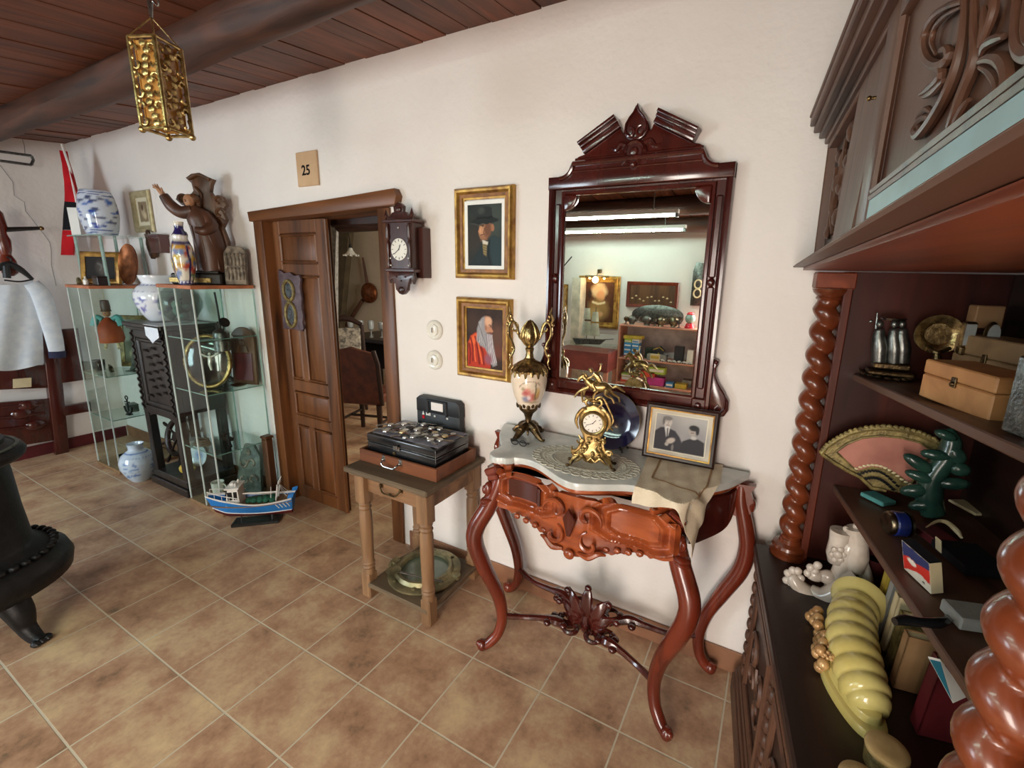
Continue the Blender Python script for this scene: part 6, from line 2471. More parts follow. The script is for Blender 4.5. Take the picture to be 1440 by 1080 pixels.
# glass bowl and cloth on the stand
gb = thing('glass_bowl', 'large round clear glass bowl standing on the black carved stand', 'bowl', (-2.05, -.20, sh + .004))
mb = MB()
mb.lathe([(.0001, .004), (.05, .0), (.055, .004), (.09, .04), (.125, .10), (.130, .15), (.115, .20), (.088, .232), (.084, .236), (.086, .24), (.080, .24), (.078, .232), (.108, .198), (.123, .15), (.118, .10), (.085, .045), (.05, .010), (.0001, .010)], n=40, cap=False)
part('bowl_glass', mb, thin_glass('bowl_glass', (.80, .86, .83)), gb)
for k in range(5):
    mb = MB()
    mb.ball((.03 * math.cos(k * 2.5), .03 * math.sin(k * 2.5), .05 + .018 * k), (.034, .030, .024), 12, (k, k * 2, 0))
    part('glass_stone', mb, GLASS_EDGE, gb)
mb = MB()
mb.grid(lambda u, v: (-2.13 + .17 * u + (.012 * math.sin(8 * u)), (-.385 + .24 * (1 - v) if v < .0 else -.396 - .002 * math.sin(9 * u)), sh - .012 - v * (.06 + .05 * (1 - abs(2 * u - 1)))), 14, 6)
mb.solid(.002)
cl2 = thing('white_cloth', 'small white cloth hanging over the front of the black carved stand under the glass bowl', 'cloth', (-2.05, -.3, sh))
part('hanging_corner', mb, FABRIC_W, cl2, True)
mb = MB()
mb.bb(-2.15, -1.945, -.394, -.09, sh + .0005, sh + .003)
part('flat_sheet', mb, FABRIC_W, cl2, True)

# ---- inside the right glass cabinet
ov = thing('oval_crucifix_frame', 'oval dark glass picture with a white crucifix figure in a gilt rope frame', 'picture', (-1.66, -.27, .845), rot=(math.radians(-6), 0, .75))
mb = MB()
a_, b_ = .128, .168
mb.tube([(a_ * math.cos(t), 0, .178 + b_ * math.sin(t)) for t in np.linspace(0, 2 * PI, 73)], [.0125 + .003 * (k % 2) for k in range(73)], 9)
part('rope_frame', mb, GOLD, ov)
mb = MB()
mb.lathe([(.0001, .006), (1, .006), (1, .0), (.7, -.012), (.3, -.018), (.0001, -.02)], (0, 0, 0), 40, 'y', Matrix.Translation((0, 0, .178)) @ Matrix.Diagonal((a_, 1, b_, 1)), cap=False)
part('domed_glass', mb, plain('dark_domed_glass', (44, 36, 34), 0.06, c2=(30, 26, 26), coat=.6), ov)
mb = MB()
y = -.022
mb.tube([(.02, y, .215), (.022, y - .004, .19), (.018, y - .004, .16), (.024, y, .12)], [.010, .013, .010, .006], 10)
for s in (-1, 1):
    mb.tube(curve([(.02, y, .206), (.02 + s * .03, y, .218), (.02 + s * .055, y, .235)], 4), [.006] * 9, 8)
mb.ball((.020, y - .002, .228), (.008, .008, .010), 10)
part('crucifix_figure', mb, PORCELAIN, ov)
cn2 = thing('metal_canister_lamp', 'grey metal cylinder lamp hanging by a rod in the glass cabinet beside the door', 'lamp', (-1.545, -.22, 1.10))
mb = MB()
mb.lathe([(.030, .0), (.046, .004), (.046, .07), (.050, .074), (.050, .08), (.046, .084), (.046, .12), (.040, .13), (.02, .145), (.01, .15)], n=28)
part('canister', mb, PEWTER, cn2)
mb = MB()
mb.tube([(0, 0, .15), (.004, 0, .20), (-.002, 0, .30), (-.012, 0, .38)], .006, 8)
for s in (-1, 1):
    mb.tube(curve([(s * .035, 0, .13), (s * .042, 0, .165), (s * .02, 0, .19)], 4), .004, 6)
mb.box((.052, 0, .085), (.01, .02, .02))
mb.lathe([(.0001, 0), (.030, .002), (.032, .006), (.0001, .012)], (0, 0, 0), 20, m=Matrix.Translation((.055, 0, .19)) @ Matrix.Rotation(1.2, 4, 'Y'), cap=False)
part('hanger', mb, IRON, cn2)
ar = thing('arched_icon', 'arched brown wooden icon with a dark red lower half inside the glass cabinet', 'icon', (-1.58, -.075, .842), rot=(math.radians(-3), 0, .45))
mb = MB()
o = [(-.085, 0), (.085, 0), (.085, .30)] + [(.085 * math.cos(t), .30 + .10 * math.sin(t)) for t in np.linspace(.2, PI - .2, 12)] + [(-.085, .30)]
mb.prism([(x, 0, z) for x, z in o], (0, -.02, 0), .006)
part('arched_board', mb, CARVED, ar)
mb = MB()
mb.bb(-.065, .065, -.024, -.019, .03, .22, .002)
part('red_panel', mb, MAROON, ar)
mb = MB()
mb.ball((0, -.022, .29), (.022, .008, .026), 10)
mb.tube([(0, -.022, .27), (0, -.024, .23)], [.03, .045], 10, flat=.3, up=(0, 1, 0))
part('carved_saint', mb, CARVED, ar)


def clutter(specs, group=None):
    for nm, lab, cat, loc, kind, m_ in specs:
        mb = MB()
        if kind == 'anchor':
            mb.tube([(0, 0, .03), (0, 0, .13)], .006, 8)
            mb.tube(curve([(-.05, 0, .07), (-.035, 0, .03), (0, 0, .015), (.035, 0, .03), (.05, 0, .07)], 5), .007, 8)
            mb.tube([(-.03, 0, .11), (.03, 0, .11)], .005, 8)
            mb.tube([(.016 * math.cos(a), 0, .145 + .016 * math.sin(a)) for a in np.linspace(0, 2 * PI, 17)], .004, 6)
            mb.box((0, 0, .006), (.05, .03, .012), None, .003)
        elif kind == 'boat':
            mb.prism([(-.07, 0, .03), (.07, 0, .03), (.05, 0, .002), (-.045, 0, .002)], (0, .03, 0))
            mb.tube([(0, .015, .03), (0, .015, .13)], .003, 6)
            mb.tube([(-.02, .015, .10), (.05, .015, .06)], .002, 6)
            mb.box((-.02, .015, .04), (.03, .02, .02))
        elif kind == 'dish':
            mb.lathe([(.0001, .002), (.03, .002), (.05, .014), (.052, .016), (.048, .015), (.03, .006), (.0001, .006)], n=24, cap=False)
        elif kind == 'cup':
            mb.lathe([(.020, .001), (.034, .006), (.040, .05), (.042, .09), (.038, .09), (.036, .05), (.0001, .012)], n=24, cap=False)
            mb.tube([(.040 + .02 * math.sin(t), 0, .05 + .025 * math.cos(t)) for t in np.linspace(0, PI, 9)], .005, 7)
        elif kind == 'coil':
            for k in range(4):
                mb.tube([((.05 - .004 * k) * math.cos(a), (.035 - .002 * k) * math.sin(a), .008 + .011 * k) for a in np.linspace(0, 2 * PI, 25)], .007, 7)
        elif kind == 'pistol':
            mb.tube(curve([(-.09, 0, .04), (.0, 0, .045), (.04, 0, .035), (.065, 0, .008)], 5), lerpl([.006, .008, .012, .014], 16), 8)
            mb.tube([(.02 + .016 * math.cos(a), 0, .022 + .014 * math.sin(a)) for a in np.linspace(0, 2 * PI, 13)], .003, 6)
            mb.box((-.03, 0, .018), (.012, .02, .036))
        elif kind == 'bottle':
            mb.lathe([(.012, 0), (.016, .003), (.016, .035), (.008, .045), (.006, .058), (.008, .062)], n=16)
        elif kind == 'box':
            mb.box((0, 0, .03), (.10, .06, .058), None, .004)
            mb.box((0, 0, .062), (.104, .064, .008), None, .003)
        solo(nm, lab, cat, mb, m_, loc, RND.uniform(-.5, .5), group)


clutter([('model_anchor', 'small iron anchor model on the lowest glass shelf of the cabinet beside the door', 'anchor', (-1.58, -.24, .43), 'anchor', IRON),
         ('model_boat', 'small dark model boat on the lowest glass shelf beside the anchor', 'model boat', (-1.72, -.20, .43), 'boat', WALNUT_D),
         ('rope_coil', 'coil of grey rope on the lowest glass shelf near the front pane', 'rope', (-1.76, -.32, .43), 'coil', GREYW),
         ('metal_dish', 'shallow dull metal dish on the middle glass shelf under the icon', 'dish', (-1.56, -.14, .84), 'dish', SILVER),
         ('flintlock_pistol', 'old pistol lying on the middle glass shelf of the cabinet beside the door', 'pistol', (-1.74, -.12, .84), 'pistol', WALNUT_D),
         ('blue_white_mug', 'pale patterned mug on the floor board of the cabinet beside the door', 'mug', (-1.79, -.25, .0305), 'cup', PORCELAIN)])
rl = thing('green_relief_board', 'grey green carved board with scrolls leaning inside the cabinet beside the door', 'relief', (-1.62, -.12, .031), rot=(math.radians(-8), 0, .2))
mb = MB()
mb.prism([(-.12, 0, 0), (.12, 0, 0), (.10, 0, .28), (.04, 0, .36), (-.04, 0, .36), (-.085, 0, .26)], (0, -.02, 0), .004)
part('board', mb, GREEN_GREY, rl)
mb = MB()
for s in (-1, 1):
    mb.tube(spiral((s * .045, -.022, .10), .045, .010, 0, s * 5, 20), .008, 6)
    mb.tube(spiral((s * .035, -.022, .22), .04, .010, PI, PI - s * 5, 20), .008, 6)
mb.ball((0, -.022, .30), (.02, .008, .024), 10)
part('carved_scrolls', mb, STONE, rl)
mb = MB()
mb.box((-1.43, -.07, .235), (.055, .055, .468), None, .008)
mb.box((-1.43, -.07, .478), (.064, .064, .02), None, .006)
solo('wooden_post', 'short brown wooden post standing between the glass cabinet and the door frame', 'post', mb, CARVED, (-1.43, -.07, 0), world=True)

# ---- on the right cabinet: saint, painted bottle, stone relief
ss = thing('carved_saint_group', 'carved dark wooden saint with a raised arm before a scrolled back on the glass cabinet', 'sculpture', (-1.70, -.19, 1.5255), .65)
mb = MB()
mb.box((0, 0, .035), (.29, .22, .07), None, .008)
mb.box((.0, 0, .078), (.25, .19, .018), None, .005)
part('dark_base', mb, EBONY, ss)
mb = MB()
mb.box((-.03, -.114, .028), (.24, .012, .03), None, .003)
part('gilt_plaque', mb, GOLD, ss)
mb = MB()                                          # scrolled backboard
o = [(.02, .08), (.13, .08), (.135, .30), (.115, .40), (.14, .46), (.125, .52), (.15, .56), (.13, .62), (.085, .625), (.075, .65), (.085, .70), (.10, .735), (.06, .755), (.03, .775), (-.01, .765), (-.04, .735), (-.015, .70), (-.01, .65), (-.03, .62), (-.085, .625), (-.105, .585), (-.08, .55), (-.04, .54), (-.05, .48), (-.03, .44), (-.01, .38), (.0, .30)]
o = [(.03 + (x - .03) * 1.15, .08 + (z - .08) * .88) for x, z in o]
mb.prism([(x, .06, z) for x, z in o], (0, -.04, 0), .008)
for x, z in ((.125, .525), (-.085, .525), (.125, .45), (.11, .39)):
    mb.tube(spiral((x, .016, z), .036, .008, 0, 5, 16), .009, 7)
mb.tube(curve([(-.03, .014, .65), (.03, .006, .675), (.09, .014, .65)], 5), .010, 7)
mb.tube(curve([(0, .014, .60), (.03, .01, .56), (.02, .014, .50)], 5), .012, 7)
part('scrolled_back', mb, CARVED, ss)
mb = MB()                                          # robed body
mb.tube(curve([(.055, -.01, .085), (.06, -.015, .20), (.05, -.02, .32), (.02, -.03, .42), (-.005, -.035, .475)], 6), lerpl([.085, .088, .078, .066, .030], 25), 16)
mb.tube(curve([(.0, -.04, .45), (-.06, -.05, .44), (-.11, -.055, .475), (-.145, -.055, .535)], 6), lerpl([.042, .038, .034, .026], 19), 12)
mb.tube(curve([(.05, -.03, .43), (.10, -.05, .37), (.075, -.09, .33), (.03, -.10, .335)], 6), lerpl([.042, .038, .030, .020], 19), 12)
for k in range(5):
    mb.tube(curve([(.0 + .03 * k, -.085 + .012 * abs(k - 2), .10), (.01 + .025 * k, -.095 + .012 * abs(k - 2), .22), (.0 + .02 * k, -.085, .36)], 5), .010, 7)
body_ = part('robed_body', mb, wood('robe_wood', (92, 58, 42), (52, 32, 25), 'z', .4, 16, bump=.2), ss, smooth=80)
mb = MB()
mb.ball((-.012, -.045, .512), (.030, .032, .040), 14)
mb.ball((-.020, -.078, .508), (.007, .008, .008), 8)
mb.tube([(-.008, -.04, .47), (-.010, -.042, .49)], .018, 10)
part('head', mb, SKIN, body_, smooth=80)
mb = MB()
mb.ball((.008, -.026, .526), (.032, .032, .032), 12)
for k in range(5):
    mb.ball((.024 - .002 * k, -.02 + .002 * k, .515 - .014 * k), (.016, .016, .014), 8)
part('hair', mb, CARVED, body_)
mb = MB()                                          # raised hand with fingers
h0 = V(-.152, -.055, .548)
mb.tube([V(-.143, -.055, .53), h0, h0 + V(-.018, 0, .022)], [.013, .015, .012], 10)
for k, (dx, dz) in enumerate(((-.030, .030), (-.022, .036), (-.012, .038), (-.040, .020))):
    f0 = h0 + V(-.012, -.006 + .006 * k, .014)
    mb.tube([f0, f0 + V(dx * .6, 0, dz * .6), f0 + V(dx, -.002, dz)], [.0055, .005, .0035], 7)
mb.tube([h0 + V(.004, -.006, .0), h0 + V(.010, -.012, .018), h0 + V(.006, -.014, .03)], [.006, .005, .004], 7)
part('raised_hand', mb, SKIN, body_)
mb = MB()                                          # small crouching companion
mb.tube(curve([(-.10, -.02, .09), (-.115, -.025, .17), (-.095, -.03, .24), (-.075, -.04, .285)], 5), lerpl([.046, .044, .036, .022], 16), 12)
mb.ball((-.07, -.045, .305), (.022, .022, .026), 10)
mb.tube(curve([(-.09, -.04, .13), (-.055, -.08, .19), (-.06, -.085, .10)], 5), lerpl([.026, .022, .016], 11), 10)
mb.tube(curve([(-.085, -.04, .25), (-.115, -.075, .21), (-.08, -.09, .18)], 5), lerpl([.018, .015, .010], 11), 8)
part('crouching_figure', mb, EBONY, ss, smooth=80)

fb = Paint((222, 216, 200), 1.0, .01, 8)
rr = random.Random(5)
for k in range(110):
    fb.e(rr.random(), rr.uniform(.10, .66), .045, .05, rr.choice([(214, 186, 90), (196, 150, 60), (176, 70, 50), (90, 130, 90), (236, 232, 226), (120, 140, 180)]), .5)
fb.p([(0, .68), (1, .68), (1, .74), (0, .74)], (44, 40, 96), .03).p([(0, .84), (1, .84), (1, 1), (0, 1)], (40, 34, 92), .02).p([(0, 0), (1, 0), (1, .07), (0, .07)], (54, 50, 104), .02)
for k in range(12):
    fb.e(k / 12, .80, .03, .03, (236, 236, 240), .4)
    fb.e(k / 12 + .04, .045, .02, .02, (220, 220, 230), .5)
for k in range(4):
    fb.l([(k / 4, .08), (k / 4 + .02, .4), (k / 4, .66)], .018, (40, 36, 84), .4)
jar('painted_faience_bottle', 'slender painted faience bottle with a dark blue neck in front of the carved saint', (-1.60, -.348, 1.5255),
    [(.034, 0), (.040, .008), (.036, .02), (.046, .045), (.058, .10), (.062, .16), (.056, .22), (.044, .255), (.036, .275), (.040, .295), (.030, .31), (.022, .33), (.024, .36), (.028, .372), (.022, .372), (.018, .35)], fb)
sr = thing('stone_relief', 'grey stone block carved with crowded standing figures at the end of the glass cabinet', 'relief', (-1.515, -.09, 1.5255), .9, rot=(math.radians(-5), 0, .8))
mb = MB()
mb.prism([(-.06, 0, 0), (.058, 0, 0), (.066, 0, .21), (.045, 0, .24), (-.03, 0, .245), (-.058, 0, .20)], (0, -.045, 0), .006)
part('stone_slab', mb, STONE, sr)
mb = MB()
for k in range(5):
    x = -.042 + .021 * k
    for z in (.03, .12):
        mb.tube([(x, -.046, z), (x + .002, -.048, z + .035), (x, -.046, z + .062)], [.008, .009, .005], 8)
        mb.ball((x, -.048, z + .072), .008, 8)
part('carved_figures', mb, STONE, sr)

# ---- on and over the left cabinet
Zl = 1.486
us = thing('glass_riser', 'small glass riser shelf standing on the corner glass cabinet', 'shelf', (-3.0, -.24, Zl))
mb = MB()
mb.bb(-3.24, -2.70, -.36, -.06, 1.842, 1.850)
part('glass_top', mb, GLASS_G, us, True, smooth=0)
mb = MB()
mb.bb(-3.24, -2.70, -.363, -.3602, 1.842, 1.850)
part('front_edge', mb, GLASS_EDGE, us, True, smooth=0)
for x, y in ((-3.2, -.33), (-2.76, -.33), (-3.2, -.09), (-2.76, -.09)):
    mb = MB()
    mb.bb(x - .02, x + .02, y - .004, y + .004, Zl + .001, 1.8415)
    part('upright', mb, GLASS_EDGE, us, True, smooth=0)
bj = Paint((206, 214, 228), 1.0, .02, 3)
rr = random.Random(3)
for i in range(90):
    bj.e(rr.random(), rr.uniform(.16, .84), .028, .034, rr.choice([(30, 56, 150), (46, 80, 170), (80, 116, 190), (60, 70, 110)]), .4, rr.uniform(0, 3), .95)
for z in (.06, .12, .88, .94):
    bj.l([(0, z), (1, z)], .008, (70, 90, 150), .6)
jar('blue_barrel_stool', 'blue and white porcelain barrel standing on the glass riser in the corner', (-3.06, -.21, 1.8505), [(.085, 0), (.090, .01), (.105, .06), (.118, .15), (.118, .20), (.105, .29), (.092, .325), (.082, .335), (.02, .337), (.0001, .337)], bj, 1.0)
mb = MB()
mb.bb(-.035, .035, -.002, .002, 0, .20)
solo('white_card', 'white card standing beside the porcelain barrel in the corner', 'card', mb, WHITE, (-3.14, -.335, 1.8505), .5)
t = thing('dark_framed_picture', 'small dark picture in a gilt frame leaning on the corner glass cabinet', 'picture', (-3.03, -.28, Zl + .001), rot=(math.radians(-8), 0, .45))
mb = frame_mb(.24, .17, (-.12, 0, .04), (1, 0, 0), (0, 0, 1), (0, -1, 0), [(0, .0), (0, .008), (.02, .018), (.034, .012), (.04, .0), (.04, -.008), (0, -.008)])
part('gilt_frame', mb, GOLD_FRAME, t)
dp = Paint((34, 30, 28), .7, .02, 3).e(.45, .55, .12, .2, (64, 58, 52), .9).e(.55, .40, .1, .16, (78, 72, 66), .9).l([(.4, .7), (.55, .6), (.5, .4)], .03, (96, 92, 88), .9)
picture('dark_canvas', dp, .24, .17, (-.12, -.002, .04), (1, 0, 0), (0, 0, 1), t, PAINTED, 40)
mb = MB()
mb.lathe([(.0001, .004), (.5, .002), (.8, -.008), (1, -.02), (1, -.014), (.8, -.002), (.5, .008), (.0001, .010)], (0, 0, 0), 36, 'y', Matrix.Translation((0, 0, .155)) @ Matrix.Diagonal((.085, 1, .152, 1)), cap=False)
solo('copper_oval_dish', 'oval reddish copper dish standing upright on the corner glass cabinet', 'dish', mb, COPPER, (-2.70, -.22, Zl + .001), rot=(math.radians(-8), 0, .35))
clutter([('bronze_toad', 'small green brown figurine in front of the dark framed picture', 'figurine', (-3.06, -.40, Zl + .001), 'pistol', BRASS_G), ('small_white_bottle', 'tiny white bottle on the corner glass cabinet', 'bottle', (-2.93, -.40, Zl + .001), 'bottle', PORCELAIN),
         ('dark_casket', 'small dark casket on the corner glass cabinet in front of the copper dish', 'box', (-2.80, -.36, Zl + .001), 'box', WALNUT_D)])
t = thing('small_framed_print', 'small sepia print in a pale gilt frame hung high in the corner', 'picture', (-2.86, 0, 1.90))
mb = frame_mb(.20, .21, (-2.96, -.004, 1.945), (1, 0, 0), (0, 0, 1), (0, -1, 0), [(0, 0), (0, .010), (.018, .014), (.03, .022), (.042, .020), (.05, .010), (.05, 0)])
part('pale_frame', mb, plain('pale_gilt', (188, 176, 140), .4, .3, c2=(160, 146, 108), scale=20), t, True)
sp = Paint((206, 196, 170), 1.05, .01, 3).p([(.16, .14), (.84, .14), (.84, .86), (.16, .86)], (134, 116, 90), .02).e(.48, .52, .14, .22, (176, 158, 130), .6).e(.45, .66, .10, .12, (92, 74, 58), .6).e(.60, .36, .12, .12, (190, 172, 140), .7)
picture('print', sp, .20, .21, (-2.96, -.005, 1.945), (1, 0, 0), (0, 0, 1), t, PAINTED, 40, True)
t = thing('carved_wall_box', 'dark red carved wooden box hung on the wall over the white porcelain jar', 'wall box', (-2.66, 0, 1.70))
mb = MB()
mb.bb(-2.70, -2.53, -.07, -.002, 1.735, 1.86, .004)
mb.bb(-2.71, -2.52, -.08, -.002, 1.855, 1.87, .004)
part('box_body', mb, MAHOG_D, t, True)
mb = MB()
o = [(-2.80, 1.88), (-2.71, 1.875), (-2.695, 1.74), (-2.705, 1.70), (-2.73, 1.72), (-2.745, 1.69), (-2.77, 1.715), (-2.78, 1.76), (-2.80, 1.80), (-2.785, 1.84)]
mb.prism([(x, -.02, z) for x, z in o], (0, -.03, 0), .005)
mb.ball((-2.75, -.05, 1.79), (.025, .012, .05), 10)
mb.tube(spiral((-2.76, -.04, 1.88), .03, .008, 0, 5, 16), .008, 7)
part('carved_bracket', mb, CARVED, t, True)

# inside the left cabinet
pup = thing('robed_puppet', 'puppet in an orange robe with turquoise sleeves hanging in the corner glass cabinet', 'puppet', (-2.98, -.30, 1.02), .9)
mb = MB()
mb.lathe([(.075, .02), (.085, .05), (.080, .10), (.060, .16), (.030, .20), (.012, .215)], n=20)
part('orange_robe', mb, ORANGE, pup)
for s in (-1, 1):
    mb = MB()
    mb.tube(curve([(s * .03, 0, .20), (s * .065, 0, .215), (s * .085, -.01, .15)], 5), lerpl([.018, .022, .026], 11), 10)
    part('turquoise_sleeve', mb, TURQ, pup)
    mb = MB()
    mb.tube([(s * .035, 0, .03), (s * .038, 0, -.015), (s * .045, -.012, -.03)], [.012, .010, .012], 8)
    part('foot', mb, CREAM, pup)
mb = MB()
mb.ball((0, 0, .25), (.026, .026, .032), 12)
mb.ball((0, -.028, .248), (.005, .006, .006), 8)
part('head', mb, SKIN, pup)
mb = MB()
mb.lathe([(.034, .262), (.028, .275), (.03, .30), (.026, .345), (.016, .35)], n=16)
part('tall_hat', mb, CARVED, pup)
mb = MB()
mb.tube([(0, 0, .35), (0, 0, .44)], .0015, 5)
part('string', mb, CREAM, pup)
t = thing('framed_landscape', 'small framed landscape standing on a glass shelf in the corner cabinet', 'picture', (-3.055, -.13, .805), rot=(math.radians(-6), 0, .55))
mb = frame_mb(.20, .36, (-.10, 0, .035), (1, 0, 0), (0, 0, 1), (0, -1, 0), [(0, .0), (0, .006), (.02, .014), (.03, .010), (.035, 0), (.035, -.008), (0, -.008)])
part('olive_frame', mb, OLIVE, t)
lp = Paint((96, 96, 76), 1.6, .02, 3).p([(0, .5), (1, .6), (1, 1), (0, 1)], (136, 140, 124), .1).e(.5, .40, .3, .3, (66, 70, 52), .9).e(.4, .2, .2, .15, (160, 150, 116), .8)
picture('landscape', lp, .20, .36, (-.10, -.001, .035), (1, 0, 0), (0, 0, 1), t, PAINTED, 40)
mb = MB()
mb.tube(curve([(-.02, 0, .01), (.03, 0, .06), (.05, 0, .14), (.04, 0, .21)], 6), lerpl([.012, .022, .020, .006], 19), 10)
mb.tube([(.045, 0, .12), (.085, 0, .10)], [.012, .002], 8)
mb.tube([(-.02, 0, .015), (-.06, .02, .02)], [.012, .004], 8)
mb.box((0, 0, .005), (.09, .06, .01), None, .003)
solo('bronze_dolphin', 'green bronze leaping fish figurine in the corner glass cabinet', 'figurine', mb, GREEN_GREY, (-2.86, -.24, .805), .2)
clutter([('ivory_handled_dagger', 'curved old dagger lying on the shelf in front of the bronze fish', 'dagger', (-3.03, -.32, .801), 'pistol', SILVER), ('pewter_cup', 'small pewter cup on the upper shelf of the corner glass cabinet', 'cup', (-3.12, -.36, .801), 'cup', PEWTER),
         ('old_helmet', 'dull green metal box on the lower shelf of the corner glass cabinet', 'box', (-3.00, -.24, .451), 'box', GREEN_GREY), ('iron_anchor', 'old iron anchor on the lower shelf of the corner glass cabinet', 'anchor', (-2.90, -.30, .451), 'anchor', IRON),
         ('green_glass_mug', 'dark green glass mug on the floor board of the corner glass cabinet', 'mug', (-2.95, -.36, .0305), 'cup', GREEN_D), ('tarred_rope_coil', 'coil of dark rope on the floor board of the corner cabinet', 'rope', (-3.07, -.22, .0305), 'coil', GREYW)])

# ---- flag in the corner
fl = thing('red_black_flag', 'red and black flag on a white pole in the corner', 'flag', (-4.02, -.1, 1.0))
yf = -.21
mb = MB()
P0 = [atY(88, 214, yf), atY(91, 345, yf)]
def flagfn(u, v):
    top_ = atY(88 + 24 * min(1, v * 1.9) * u, 212 + 116 * v, yf)
    return (top_.x, yf + .02 * math.sin(9 * u + 3 * v), top_.z)
mb.grid(lambda u, v: flagfn(u, v * .62), 10, 12)
mb.solid(.003)
part('red_field', mb, RED, fl, True)
mb = MB()
mb.grid(lambda u, v: flagfn(u, .62 + v * .34), 10, 8)
mb.solid(.003)
part('black_field', mb, BLACKC, fl, True)
mb = MB()
mb.grid(lambda u, v: flagfn(u * .75, .965 + v * .30), 8, 6)
mb.solid(.003)
part('lower_red_field', mb, RED, fl, True)
mb = MB()
mb.tube([atY(87, 203, yf), atY(98, 236, yf), atY(108, 285, yf)], .008, 10)
part('pole', mb, WHITE, fl, True)

# ---- end wall: hat pole, blouse, rod, dark bed
XW = -3.80
wx = lambda u, v, x=XW: atX(u, v, x)
mb = MB()
for (u0, v0), (u1, v1) in (((-30, 209), (44, 219)), ((-30, 222), (44, 232))):
    mb.tube([wx(u0, v0, -3.93), wx(u1, v1, -3.93)], .010, 10)
mb.tube([wx(44, 219, -3.93), wx(47, 225, -3.93), wx(44, 232, -3.93)], .010, 10)
solo('metal_rod', 'bent grey metal rod fixed high on the end wall', 'rod', mb, PEWTER, tuple(wx(20, 222, -3.95)), world=True)
hp2 = thing('turned_hat_pole', 'turned reddish wooden pole with a brass tipped peg on the end wall', 'coat rack', tuple(wx(2, 330)))
mb = MB()
c = wx(2, 330)
z_ = lambda v: wx(2, v).z
mb.lathe([(.01, z_(292)), (.035, z_(300)), (.042, z_(318)), (.030, z_(328)), (.045, z_(338)), (.038, z_(352)), (.030, z_(358)), (.048, z_(366)), (.055, z_(376)), (.045, z_(384)), (.02, z_(388))], (c.x, c.y, 0), 20)
part('turned_pole', mb, MAHOG, hp2, True)
mb = MB()
mb.tube([wx(4, 323), wx(55, 321)], [.020, .014], 10)
part('peg', mb, EBONY, hp2, True)
mb = MB()
mb.ball(wx(58, 321), .018, 10)
part('brass_tip', mb, BRASS, hp2, True)
bl = thing('white_blouse', 'white long sleeved blouse on a black hanger on the end wall', 'blouse', tuple(wx(25, 400)))
XB = -3.74
bw_ = lambda u, v, dx=0: atX(u, v, XB + dx)
mb = MB()


def blfn(u, v):
    left = [(-24, 396), (-40, 430), (-52, 480), (-55, 508)]
    right = [(46, 394), (56, 430), (60, 480), (61, 511)]
    lu, lv = np.interp(v * 3, range(4), [p[0] for p in left]), np.interp(v * 3, range(4), [p[1] for p in left])
    ru, rv = np.interp(v * 3, range(4), [p[0] for p in right]), np.interp(v * 3, range(4), [p[1] for p in right])
    sag = 12 * math.sin(PI * u) * v ** 2 + (6 * math.sin(PI * u) * (1 - v) ** 3)
    return bw_(lu + (ru - lu) * u, lv + (rv - lv) * u + sag, .03 * math.sin(PI * u) + .012 * math.sin(14 * u + 2 * v) * (.3 + v))


mb.grid(blfn, 40, 24)
mb.solid(.004)
part('body_fabric', mb, FABRIC_W, bl, True, smooth=80)
for L in ([(44, 398), (58, 415), (68, 445), (76, 475), (80, 494), (81, 503)], [(-22, 400), (-38, 418), (-50, 448), (-60, 478), (-65, 498), (-66, 507)]):
    mb = MB()
    mb.tube(curve([bw_(u, v, .01 if k == 0 else .02) for k, (u, v) in enumerate(L[:5])], 5), lerpl([.05, .062, .06, .055, .05], 21), 14, flat=.5, up=(1, 0, 0))
    sl_ = part('sleeve', mb, FABRIC_W, bl, True, smooth=80)
    mb = MB()
    mb.tube([bw_(*L[4], .02), bw_(*L[5], .02)], [.054, .053], 14, flat=.55, up=(1, 0, 0))
    part('dark_cuff', mb, plain('navy_cuff', (40, 44, 76), .8), sl_, True, root=bl)
mb = MB()
mb.tube(curve([bw_(-22, 392, .01), bw_(0, 376, .01), bw_(14, 372, .01), bw_(30, 380, .01), bw_(46, 393, .01)], 5), lerpl([.012, .022, .026, .022, .012], 21), 10)
mb.tube([bw_(8, 374, .02), bw_(10, 391, .02)], .022, 10)
mb.tube(curve([bw_(6, 394, .02), bw_(28, 396, .02), bw_(46, 393, .01)], 5), .006, 8)
mb.tube(curve([bw_(14, 372), bw_(15, 364), bw_(9, 361)], 5), .006, 8)
part('hanger', mb, BLACKP, bl, True)

bd = thing('dark_headboard', 'dark red wooden headboard with a carved panel leaning on the end wall under the blouse', 'headboard', (-3.82, -.6, 0))
XD = -3.83
dw = lambda L, x=XD: [atX(u, v, x) for u, v in L]
for L, nm in (([(52, 440), (76, 440), (95, 636), (76, 641)], 'post'), ([(78, 463), (107, 461), (118, 533), (83, 538)], 'top_panel'), ([(84, 571), (124, 564), (126, 577), (86, 584)], 'lower_rail')):
    mb = MB()
    mb.prism(dw(L), (.05, 0, 0), .006)
    part(nm, mb, MAHOG_D, bd, True)
for L, nm in (([(-60, 515), (62, 513), (66, 545), (-60, 550)], 'upper_rail'), ([(-60, 570), (68, 560), (78, 618), (-60, 640)], 'carved_panel')):
    mb = MB()
    mb.prism(dw(L, XD + .008), (.03, 0, 0), .008)
    part(nm, mb, MAHOG_D, bd, True)
mb = MB()
for v, v2 in ((575, 572), (592, 586), (610, 602)):
    mb.tube(dw([(-50, v), (20, v2), (64, v2 - 6)], XD + .045), .012, 8)
for u, v in ((30, 582), (50, 598), (40, 570)):
    mb.ball(atX(u, v, XD + .042), (.02, .06, .045), 10)
part('carving', mb, MAHOG_D, bd, True)
mb = MB()
mb.prism(dw([(18, 533), (44, 531), (44, 544), (18, 546)], XD + .045), (.004, 0, 0))
